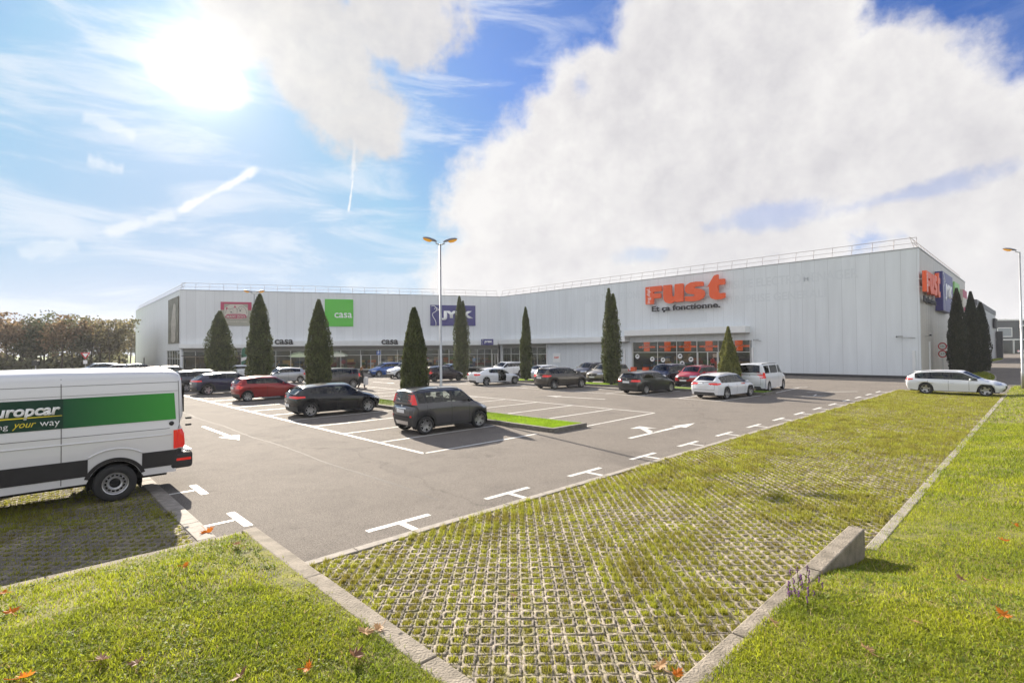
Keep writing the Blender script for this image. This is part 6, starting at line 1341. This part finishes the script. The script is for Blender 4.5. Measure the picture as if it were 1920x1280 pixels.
# wooded hill
def hill():
    G = []; r = random.Random(3)
    for j in range(10):
        row = []
        for i in range(46): x = 150+i*14; y = 420+j*24; h_ = 30*math.sin(math.pi*min(1, j/6)/2)*(.75+.25*math.sin(i*.31+1.2)+.08*math.sin(i*1.3))*min(1, (i+1)/7); row.append((x, y, h_+r.uniform(-1.2, 1.2)*(j > 0)-1))
        G.append(row)
    b = MB(); b.grid(G); o = b.obj('hill', mat('autumn_hill', (.22, .085, .035), .95, noise=.6, nscale=.05, col2=(.07, .06, .03)), smooth=True); o["kind"] = 'structure'
    rr = np.random.default_rng(8); n = 9000; i = rr.uniform(0, 44, n); j = rr.uniform(0, 8.5, n); x = 150+i*14; y = 420+j*24; h_ = 30*np.sin(np.pi*np.minimum(1, j/6)/2)*(.75+.25*np.sin(i*.31+1.2)+.08*np.sin(i*1.3))*np.minimum(1, (i+1)/7)
    P = np.stack([x, y, h_+rr.uniform(-.5, 3.5, n)], 1); L_ = rr.uniform(1.0, 2.6, n); d = rr.normal(0, 1, (n, 3)); d /= np.linalg.norm(d, axis=1)[:, None]; e = np.cross(d, rr.normal(0, 1, (n, 3))); e /= np.linalg.norm(e, axis=1)[:, None]
    V = np.stack([P-d*L_[:, None], P+e*L_[:, None], P+d*L_[:, None], P-e*L_[:, None]], 1).reshape(-1, 3); o = np_mesh('hill_woods', V, np.arange(len(V)).reshape(-1, 4), M_leafs[4]); tag(o, 'russet autumn woods on the far hill at the right', 'woods', kind='stuff')
hill()
# grassed islands beside the road
def island(pts, lab, seed, n=6000, z=.12):
    pts = chaikin(pts, 2); b = MB(); b.prism([W(*p).xy for p in pts][::1], -.02, z); k = b.obj('traffic_island_kerb', M_conc, bevel=.02); tag(k, lab+', concrete edge', 'kerb')
    c = Vector((sum(p[0] for p in pts)/len(pts), sum(p[1] for p in pts)/len(pts))); inn = [tuple(c+(Vector(p)-c)*.93) for p in pts]; sheet('island_soil', [inn], z+.006, M_turf)
    r = np.random.default_rng(seed); lo = np.min(inn, 0); hi = np.max(inn, 0); P = r.uniform(lo, hi, (n, 2)); P = P[inpoly(P, inn)]; X = np.stack([P[:, 0]*E2.x+P[:, 1]*E1.x, P[:, 0]*E2.y+P[:, 1]*E1.y, np.full(len(P), z)], 1); V, F = blades(X, .09, .05, .8, seed); g = np_mesh('island_grass', V, F, M_grass); tag(g, 'grass on '+lab, 'grass', kind='stuff')
island([(50, 3.6), (53, 2.9), (60, 3.1), (68, 3.6), (77, 5), (86, 7.4), (60, 7.4), (52, 7.2), (49.6, 5.2)], 'the shaded island at the foot of the right cypresses', 3, 16000)
island([(92, 8.2), (104, 6.6), (118, 6.9), (150, 6.2), (160, 8.2)], 'the long island before the grey warehouse', 4, 9000)
sheet('road_shoulder', [[(51.2, -6), (52.0, -6), (52.0, 2.4), (51.2, 1.8)]], .02, M_conc)
b = MB(); b.bx(0, 40, 0, .4, 0, .25); o = b.obj('low_wall', M_conc); o.location = (150, 168, 0); o.rotation_euler = (0, 0, D2R(4)); tag(o, 'low pale kerb wall in front of the dark showroom', 'low wall')

# ------------------------------------------------------------ left distance: field, give-way sign
sheet('field', [[(-60, 100), (14, 108), (16, 150), (-60, 150)]], .02, mat('bright_field', (.17, .27, .03), .95, noise=.3, nscale=.2))
def px_at(px, D_): d = ray(px, 660); d.z = 0; d.normalize(); return d*D_
p = px_at(160, 84); r = empty('give_way_sign', p, math.atan2(p.y, p.x)-math.pi/2, 'small red and white triangular give-way sign before the autumn wood', 'road sign')
b = MB(); b.tube([(0, 0, 0), (0, 0, 3.0)], .035, 6); b.obj('pole', M_steel, r); poly2d('triangle', [[(-.5, 3.0), (.5, 3.0), (0, 2.15)]], M_redsign, r, T((0, -.05, 0)), .02); poly2d('face', [[(-.28, 2.88), (.28, 2.88), (0, 2.40)]], M_text_white, r, T((0, -.075, 0)), .004); poly2d('lower_plate', [[(-.2, 1.6), (.2, 1.6), (.2, 2.05), (-.2, 2.05)]], M_text_white, r, T((0, -.05, 0)), .02)
p = px_at(67, 80); r = empty('litter_bin', p, 0, 'dark box on a post in front of the wood at the left', 'box'); b = MB(); b.tube([(0, 0, 0), (0, 0, 1.6)], .05, 6); b.obj('post', M_steel, r); b = MB(); b.box((0, 0, 1.85), (.6, .4, .6)); b.obj('box', M_black, r, bevel=.03)
q = FR_S @ Vector((onwall(FR_S, 286, 680)[0], -1.2, 0)); r = empty('bollard_light', q, 0, 'slim dark bollard light before the left side wall', 'bollard'); b = MB(); b.tube([(0, 0, 0), (0, 0, 2.0)], .07, 8); b.obj('post', M_black, r, smooth=True); b = MB(); b.tube([(0, 0, 2.0), (0, 0, 2.2)], .10, 8); b.obj('cap', M_white, r, smooth=True)
# trolley shelter with hooped frames
M_acr = glass('smoked_acrylic', (.55, .46, .36), .6, .10, .3, 1.4)
sh_x = onwall(FR_L, 345, 680, -3)[0]; r = empty('trolley_shelter', (0, 0, 0), 0, 'hooped trolley shelter with smoked panels before the left end of the storefront', 'shelter'); r.matrix_world = FR_L @ T((sh_x, -2.4, .12))
for i in range(5):
    b = MB(); b.tube([(i*1.75, 0, 0), (i*1.75, 0, 1.6), (i*1.75, -.2, 2.05), (i*1.75, -.7, 2.3), (i*1.75, -1.6, 2.35)][::1], .045, 6); b.obj('hoop', M_black, r, smooth=True)
G = [[(x, y, z) for x in (0, 1.75, 3.5, 5.25, 7.0)] for y, z in ((.02, .3), (.02, 1.6), (-.18, 2.06), (-.7, 2.32), (-1.6, 2.37))]; b = MB(); b.grid(G); b.obj('panel', M_acr, r, smooth=True)
# feather flag
q = FR_L @ Vector((onwall(FR_L, 452, 680, -3)[0], -3, .12)); r = empty('feather_flag', q, FR_L.to_euler().z, 'green and white feather flag by the left end of the storefront', 'flag'); b = MB(); b.tube([(0, 0, 0), (0, 0, 2.6), (.1, 0, 3.2), (.45, 0, 3.45)], .02, 6); b.obj('pole', M_white, r); poly2d('cloth', [[(.02, .9), (.55, 1.3), (.85, 3.1), (.45, 3.45), (.12, 3.2), (.02, 2.6)]], mat('flag_green', (.06, .20, .13), .7, trans=.3), r, T((0, 0, 0)), .006); poly2d('white_stripe', [[(.03, 1.5), (.62, 1.75), (.70, 2.15), (.03, 2.0)]], M_text_white, r, T((0, -.01, 0)), .004)
# parking sign post
q = FR_L @ Vector((onwall(FR_L, 710, 700, -4.6)[0], -4.4, .12)); r = empty('parking_sign', q, FR_L.to_euler().z, 'blue-topped sign post beside the glazed entrance', 'sign post'); b = MB(); b.bx(-.05, .05, -.04, .04, 0, 2.9); b.obj('post', M_fascia, r); b = MB(); b.bx(-.28, .28, -.06, -.042, 2.2, 2.75); b.obj('plate', mat('sign_blue', (.03, .10, .38), .4), r); text_obj('lettering', 'P', .22, M_text_white, r, T((-.11, -.065, 2.32)), offset=.03, extrude=.004)
# things shown in and before the shops
def wallthing(FR, px, py, y, nm, lab, cat, z=None, group=None):
    x, zz = onwall(FR, px, py, y); r = empty(nm, (0, 0, 0), 0, lab, cat, group); r.matrix_world = FR @ T((x, y, .14 if z is None else z)); return r
for px, lab in ((562, 'pale green parasol shown open behind the glass, left of the third cypress'), (632, 'white parasol shown open behind the glass, right of the third cypress')):
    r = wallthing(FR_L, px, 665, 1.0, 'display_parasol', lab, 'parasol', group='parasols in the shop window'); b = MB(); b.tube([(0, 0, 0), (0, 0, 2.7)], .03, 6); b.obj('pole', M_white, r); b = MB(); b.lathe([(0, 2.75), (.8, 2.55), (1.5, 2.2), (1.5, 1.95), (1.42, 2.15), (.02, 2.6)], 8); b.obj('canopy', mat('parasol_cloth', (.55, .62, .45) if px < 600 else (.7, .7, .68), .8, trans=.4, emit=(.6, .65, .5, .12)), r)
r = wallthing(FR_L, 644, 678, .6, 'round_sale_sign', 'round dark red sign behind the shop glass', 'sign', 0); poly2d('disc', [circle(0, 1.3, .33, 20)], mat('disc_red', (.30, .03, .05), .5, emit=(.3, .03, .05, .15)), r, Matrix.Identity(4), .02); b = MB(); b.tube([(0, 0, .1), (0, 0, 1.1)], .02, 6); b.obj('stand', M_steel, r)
r = wallthing(FR_L, 513, 678, .3, 'tall_poster', 'tall ochre poster with two cream boxes behind the glass', 'poster'); b = MB(); b.bx(-.3, .3, 0, .03, 0, 2.4); b.obj('board', mat('poster_ochre', (.40, .28, .12), .7), r); b = MB(); b.bx(-.2, .2, -.02, -.002, 1.5, 2.1); b.bx(-.2, .2, -.02, -.002, .6, 1.2); b.obj('print', M_cream, r)
for px, lab in ((1188, 'left orange crate on the pavement at the main entrance'), (1210.5, 'right orange crate on the pavement at the main entrance')):
    r = wallthing(FR_F, px, 692, -.8, 'orange_crate', lab, 'crate', .02, 'orange crates at the entrance'); b = MB(); b.bx(-.3, .3, -.25, .25, 0, .04); 
    for q in ((-.3, -.27, -.25, .25), (.27, .3, -.25, .25), (-.269, .269, -.25, -.22), (-.269, .269, .22, .25)): b.bx(*q, .041, .55)
    b.obj('crate_body', M_orange, r)
# ------------------------------------------------------------ people
def person(loc, rz, lab, H_=1.66, walk=.22, coat=(.02, .02, .022), hair=(.22, .10, .03), skin=(.45, .27, .19), skirt=True, legs=(.018, .018, .02), hold=True, arm=(.02, .02, .022)):
    root = empty('person', loc, rz, lab, 'person'); k = H_/1.70
    def skinned(name, V, E, R_, m, parent):
        me = bpy.data.meshes.new(name); me.from_pydata([Vector(v)*k for v in V], E, []); me.materials.append(m); o = bpy.data.objects.new(name, me); COL.objects.link(o); o.parent = parent
        s = o.modifiers.new('skin', 'SKIN'); 
        if not me.skin_vertices: 
            bm = bmesh.new(); bm.from_mesh(me); bm.verts.layers.skin.verify(); bm.to_mesh(me); bm.free()
        for i, r_ in enumerate(R_): r2 = r_ if isinstance(r_, tuple) else (r_, r_); me.skin_vertices[0].data[i].radius = (r2[0]*k, r2[1]*k)
        me.skin_vertices[0].data[0].use_root = True; sb = o.modifiers.new('s', 'SUBSURF'); sb.levels = 1; sb.render_levels = 2; return o
    # X forward, Y left: one continuous body
    w = walk
    V = [(0, 0, .95), (0, 0, 1.12), (.01, 0, 1.30), (.01, 0, 1.42), (.02, 0, 1.50), (.03, 0, 1.58), (.03, 0, 1.66),
         (w*.35, .09, .88), (w*.75, .10, .50), (w*.9, .10, .08), (w*.9+.16, .11, .03), (-w*.25, -.09, .88), (-w*.5, -.10, .50), (-w*1.25, -.10, .12), (-w*1.2+.14, -.11, .04),
         (.0, .17, 1.40), (-w*.5, .22, 1.14), (-w*.2, .24, .90), (.0, -.17, 1.40), (w*.35, -.24, 1.14), (w*.9, -.24, .96)]
    E = [(0, 1), (1, 2), (2, 3), (3, 4), (4, 5), (5, 6), (0, 7), (7, 8), (8, 9), (9, 10), (0, 11), (11, 12), (12, 13), (13, 14), (3, 15), (15, 16), (16, 17), (3, 18), (18, 19), (19, 20)]
    R_ = [(.12, .15), (.10, .13), (.11, .15), (.09, .13), .05, (.085, .075), (.07, .065), .085, .06, .04, .03, .085, .06, .04, .03, .06, .045, .03, .06, .045, .03]
    body = skinned('body', V, E, R_, mat('skin', skin, .6), root)
    V2 = [(0, 0, .88), (0, 0, 1.12), (.01, 0, 1.30), (.01, 0, 1.44), (.0, .18, 1.41), (-w*.5, .225, 1.14), (-w*.2, .24, .93), (.0, -.18, 1.41), (w*.35, -.245, 1.14), (w*.85, -.245, .98)]
    skinned('coat', V2, [(0, 1), (1, 2), (2, 3), (3, 4), (4, 5), (5, 6), (3, 7), (7, 8), (8, 9)], [(.15, .18), (.13, .15), (.135, .175), (.09, .12), .075, .06, .048, .075, .06, .048], mat('coat', coat, .8), root)
    V3 = [(0, 0, .95), (w*.35, .09, .86), (w*.75, .10, .50), (w*.9, .10, .10), (-w*.25, -.09, .86), (-w*.5, -.10, .50), (-w*1.25, -.10, .14)]
    skinned('trousers', V3, [(0, 1), (1, 2), (2, 3), (0, 4), (4, 5), (5, 6)], [(.13, .16), .095, .075, .055, .095, .075, .055], mat('trousers', legs, .8), root)
    b = MB()
    if skirt:
        prof = [(.14, 1.0), (.19, .85), (.24, .62), (.27, .46)]; G = []
        for r_, z in prof: G.append([((r_*(1.1+.1*math.sin(a*5)))*math.cos(a)*k-(1-z)*.12, r_*.85*math.sin(a)*k, z*k) for a in [2*math.pi*i/24 for i in range(25)]])
        b.grid(G); b.obj('skirt', mat('skirt', coat, .85), root, smooth=True)
    b = MB(); b.ball((-.015*k, 0, 1.63*k), .105*k, 0, 10, (1, .95, 1.05)); 
    if skirt: b.ball((-.06*k, 0, 1.50*k), .11*k, 0, 10, (.75, 1.15, 1.5))
    b.v = [p for p in b.v]; b.obj('hair', mat('hair', hair, .6), root, smooth=True)
    b = MB(); b.ball((.055*k, 0, 1.595*k), .075*k, 0, 10, (.8, .85, 1.25)); b.ball((.125*k, 0, 1.585*k), .018*k, 0, 6); hd = b.obj('face', mat('face_skin', skin, .6), root, smooth=True)
    e = MB()
    for s in (-1, 1): e.ball((.112*k, s*.03*k, 1.615*k), .010*k, 0, 6)
    e.obj('eyes', M_black, hd); e = MB(); e.ball((.115*k, 0, 1.545*k), .016*k, 0, 6, (.4, 1.3, .5)); e.obj('mouth', mat('lips', (.4, .1, .09), .5), hd)
    for (hx, hy, hz) in ((-w*.2+.01, .24, .86), (w*.9+.04, -.245, .93)):
        h = MB(); h.ball((hx*k, hy*k, hz*k), .04*k, 0, 8, (.6, .45, 1.1))
        for q in range(4): h.tube([((hx-.025+q*.018)*k, hy*k, (hz-.02)*k), ((hx-.027+q*.019)*k, (hy+.005)*k, (hz-.065+abs(q-1.5)*.006)*k), ((hx-.02+q*.016)*k, (hy-.01)*k, (hz-.095+abs(q-1.5)*.008)*k)], [.009*k, .008*k, .006*k], 6)
        h.tube([((hx+.03)*k, hy*k, hz*k), ((hx+.05)*k, (hy-.005)*k, (hz-.04)*k)], [.010*k, .008*k], 6); h.obj('hand', mat('hand_skin', skin, .6), root, smooth=True)
    f = MB()
    for (fx, fy, fz) in ((w*.9+.06, .105, .045), (-w*1.2+.05, -.105, .06)): f.ball((fx*k, fy*k, fz*k), .06*k, 0, 8, (2.0, .75, .75))
    f.obj('shoes', M_black, root, smooth=True); return root
pw_ = W(*ST(678.5, 729)); pr = person(pw_, ANG_T+math.pi*.98+1.0, 'woman in black with long auburn hair walking past the taupe off-roader', 1.66)
b = MB(); G = [[(x, y, z) for x, y, z in ((-.16*q, -.02, zz), (0, -.06*q, zz), (.16*q, -.02, zz), (0, .05*q, zz), (-.16*q, -.02, zz))] for zz, q in ((.62, .9), (.40, 1.15), (.08, 1.1), (.02, .9))]; b.grid(G)
bg = b.obj('shopping_bag', mat('bag_plastic', (.62, .62, .64), .5, trans=.3)); bg.location = pr.location+Vector((.38, -.22, .30)); tag(bg, 'large white carrier bag in the hand of the woman in black', 'bag'); h_ = MB(); h_.tube([(0, 0, .60), (0, 0, .66)], .02, 6); h_.obj('handle', M_text_white, bg)
person(FR_F @ Vector((fx[3]+1.4, 1.1, .14)), ANG_S-2.2, 'person in a red top standing in the dark entrance doorway', 1.72, .05, (.45, .03, .03), (.03, .02, .015), skirt=False)
person(FR_L @ Vector((onwall(FR_L, 889, 690, -1.6)[0], -1.6, .12)), FR_L.to_euler().z-1.2, 'person in pale blue standing under the canopy beside the cypress', 1.74, .08, (.22, .30, .42), (.3, .25, .2), skirt=False, legs=(.08, .09, .12))

# ------------------------------------------------------------ fallen leaves and the small plants in the foreground
def maple_leaf(px, py, size, c, lab, seed, z=None, curl=.5, group='fallen maple leaves'):
    r = random.Random(seed); d = ray(px, py); o = Vector((0, 0, CAM_H)); hit = None; k = 0.
    for i in range(4000):          # where the sight line meets the turf or paving
        k += .004 if k < 8 else .02; q = o+d*k; s, t = q.dot(E2), q.dot(E1); inl = (s < 2.31 and t < 7.68) or t < 1.78
        g = float(lawn_h(np.array(s), np.array(t)))+.035 if inl else (.405 if (2.31 <= s < 2.5 and t < 7.87) or (1.78 <= t < 1.97 and s < 8.35) or (s < 2.31 and 7.68 <= t < 7.87) else .012)
        if q.z <= g: hit = Vector((q.x, q.y, g)); break
    if hit is None: return
    out = [(0, -.1), (.12, -.28), (.42, -.38), (.34, -.12), (.72, -.22), (.62, .02), (1.0, .18), (.66, .26), (.78, .52), (.42, .42), (.36, .62), (.16, .46), (0, 1.0)]
    P = out+[(-x, y) for x, y in out[::-1][1:-1]]; b = MB(); ctr = (0, .2, 0); vs = [ctr]+[(x*size*.5, y*size*.5, size*curl*(x*x+(y-.2)**2)*.5*r.uniform(.6, 1.3)) for x, y in P]; n = len(P); vs[0] = (0, .1*size, 0)
    b.add(vs, [(0, 1+i, 1+(i+1) % n) for i in range(n)]); b.tube([(0, -.05*size, 0), (.03*size, -.4*size, .05*size), (.10*size, -.6*size, .12*size)], .0025, 5)
    nm = {'o': leafmat('leaf_orange', (.75, .27, .03), (.60, .16, .02), .5, 0), 'b': leafmat('leaf_brown', (.32, .19, .12), (.20, .10, .06), .3, 0), 't': leafmat('leaf_tan', (.62, .40, .22), (.46, .27, .13), .35, 0)}[c] if ('leaf', c) not in _lm else _lm['leaf', c]; _lm['leaf', c] = nm
    o_ = b.obj('fallen_leaf', nm); o_.location = hit+Vector((0, 0, .012)); o_.rotation_euler = (r.uniform(-.5, .5), r.uniform(-.5, .5), r.uniform(0, 6.3)); tag(o_, lab, 'leaf', group); return o_
_lm = {}
LV = [(388, 998, .21, 'o', 'bright orange maple leaf at the far corner of the left mound', 1.2), (346, 1062, .10, 'o', 'small orange leaf lying alone on the left lawn', .5), (445, 1022, .15, 'b', 'brown leaf just right of the brightest orange leaf', .9), (684, 1184, .17, 't', 'tan leaf lying against the left retaining wall', .6), (712, 1178, .12, 't', 'second tan leaf touching the left retaining wall', .9), (668, 1236, .20, 'b', 'large brown curled leaf on the left lawn near the wall', 1.4), (575, 1255, .10, 'o', 'small russet leaf at the bottom of the left lawn', .9),
      (188, 1240, .14, 'b', 'brown leaf at the bottom of the left lawn, middle', 1.), (258, 1244, .12, 'b', 'brown leaf right of its twin at the bottom of the left lawn', 1.), (22, 1150, .12, 'o', 'orange leaf at the left edge of the lawn, upper one', .9), (8, 1113, .09, 'o', 'orange leaf at the left picture edge near the retaining wall', .7), (42, 1274, .15, 'o', 'orange-brown leaf in the bottom left corner', 1.), (450, 1272, .13, 'b', 'russet leaf at the bottom edge left of the curled one', 1.),
      (962, 1118, .09, 't', 'tiny pale leaf on the pavers beside the left wall', .7), (1240, 1252, .16, 't', 'tan leaf on the pavers near the right wall', 1.), (1272, 1268, .15, 'o', 'orange leaf on top of the right wall at the bottom', 1.), (1640, 1004, .08, 't', 'small leaf by the free end of the right wall', .6), (1628, 1222, .14, 't', 'tan leaf on the right lawn with a shadow', 1.), (1716, 1168, .10, 't', 'small tan leaf in the middle of the right lawn', .8), (1882, 1014, .12, 'o', 'orange-brown leaf high on the right lawn', 1.), (1850, 1088, .11, 't', 'tan leaf on the right lawn near the picture edge', .8), (1800, 1086, .10, 'b', 'brown leaf at the right lawn, below the leaf with curled edge', .8), (1880, 1155, .12, 'o', 'russet leaf at the right picture edge', .9), (1450, 1168, .10, 't', 'pale leaf just inside the right wall', .7), (1905, 985, .09, 'o', 'small orange leaf at the far right picture edge', .6)]
for i, (px, py, sz, c, lab, cu) in enumerate(LV): maple_leaf(px, py, sz*1.12, c, lab, 300+i, curl=cu*.5)
# purple flower spikes growing over the wall
r = empty('flowering_plant', W(5.6, 1.75, .40), 0, 'little plant with purple flower spikes growing over the right wall', 'plant'); rr = random.Random(4); st = MB(); fl = MB(); lf = MB()
for i in range(26):
    x, y = rr.uniform(-.35, .35), rr.uniform(-.12, .12); h_ = rr.uniform(.08, .20); tx, ty = x+rr.uniform(-.04, .04), y+rr.uniform(-.04, .04); st.tube([(x, y, -.02), (tx, ty, h_)], .003, 4)
    for q in range(5): fl.ball((tx+rr.uniform(-.006, .006), ty+rr.uniform(-.006, .006), h_-.012*q), .008, 0, 4)
    for q in range(5): a = rr.uniform(0, 6.3); l = .035; z = rr.uniform(0, h_*.6); lf.add([(x, y, z), (x+math.cos(a)*l*.5-math.sin(a)*.01, y+math.sin(a)*l*.5+math.cos(a)*.01, z+.012), (x+math.cos(a)*l, y+math.sin(a)*l, z+.016), (x+math.cos(a)*l*.5+math.sin(a)*.01, y+math.sin(a)*l*.5-math.cos(a)*.01, z+.012)], [(0, 1, 2, 3)])
r.rotation_euler = (0, 0, ANG_S); st.obj('stem', M_grass, r); fl.obj('flower', mat('purple_petals', (.16, .05, .20), .7), r)['kind'] = 'stuff'; lf.obj('leaf', M_grass, r)

# ------------------------------------------------------------ thin autumn haze
hb = MB(); hb.bx(-660, 660, -70, 660, -1.1, 40.0)
hm = bpy.data.materials.new('haze_air'); hm.use_nodes = True; nt = hm.node_tree; nt.nodes.remove(nt.nodes['Principled BSDF'])
pv_ = nt.nodes.new('ShaderNodeVolumePrincipled'); pv_.inputs['Color'].default_value = (.92, .95, 1, 1); pv_.inputs['Density'].default_value = .00035; pv_.inputs['Anisotropy'].default_value = .2
nt.links.new(pv_.outputs[0], nt.nodes['Material Output'].inputs['Volume']); haze = hb.obj('haze', hm); tag(haze, 'thin pale haze over the whole car park', 'haze', kind='stuff')
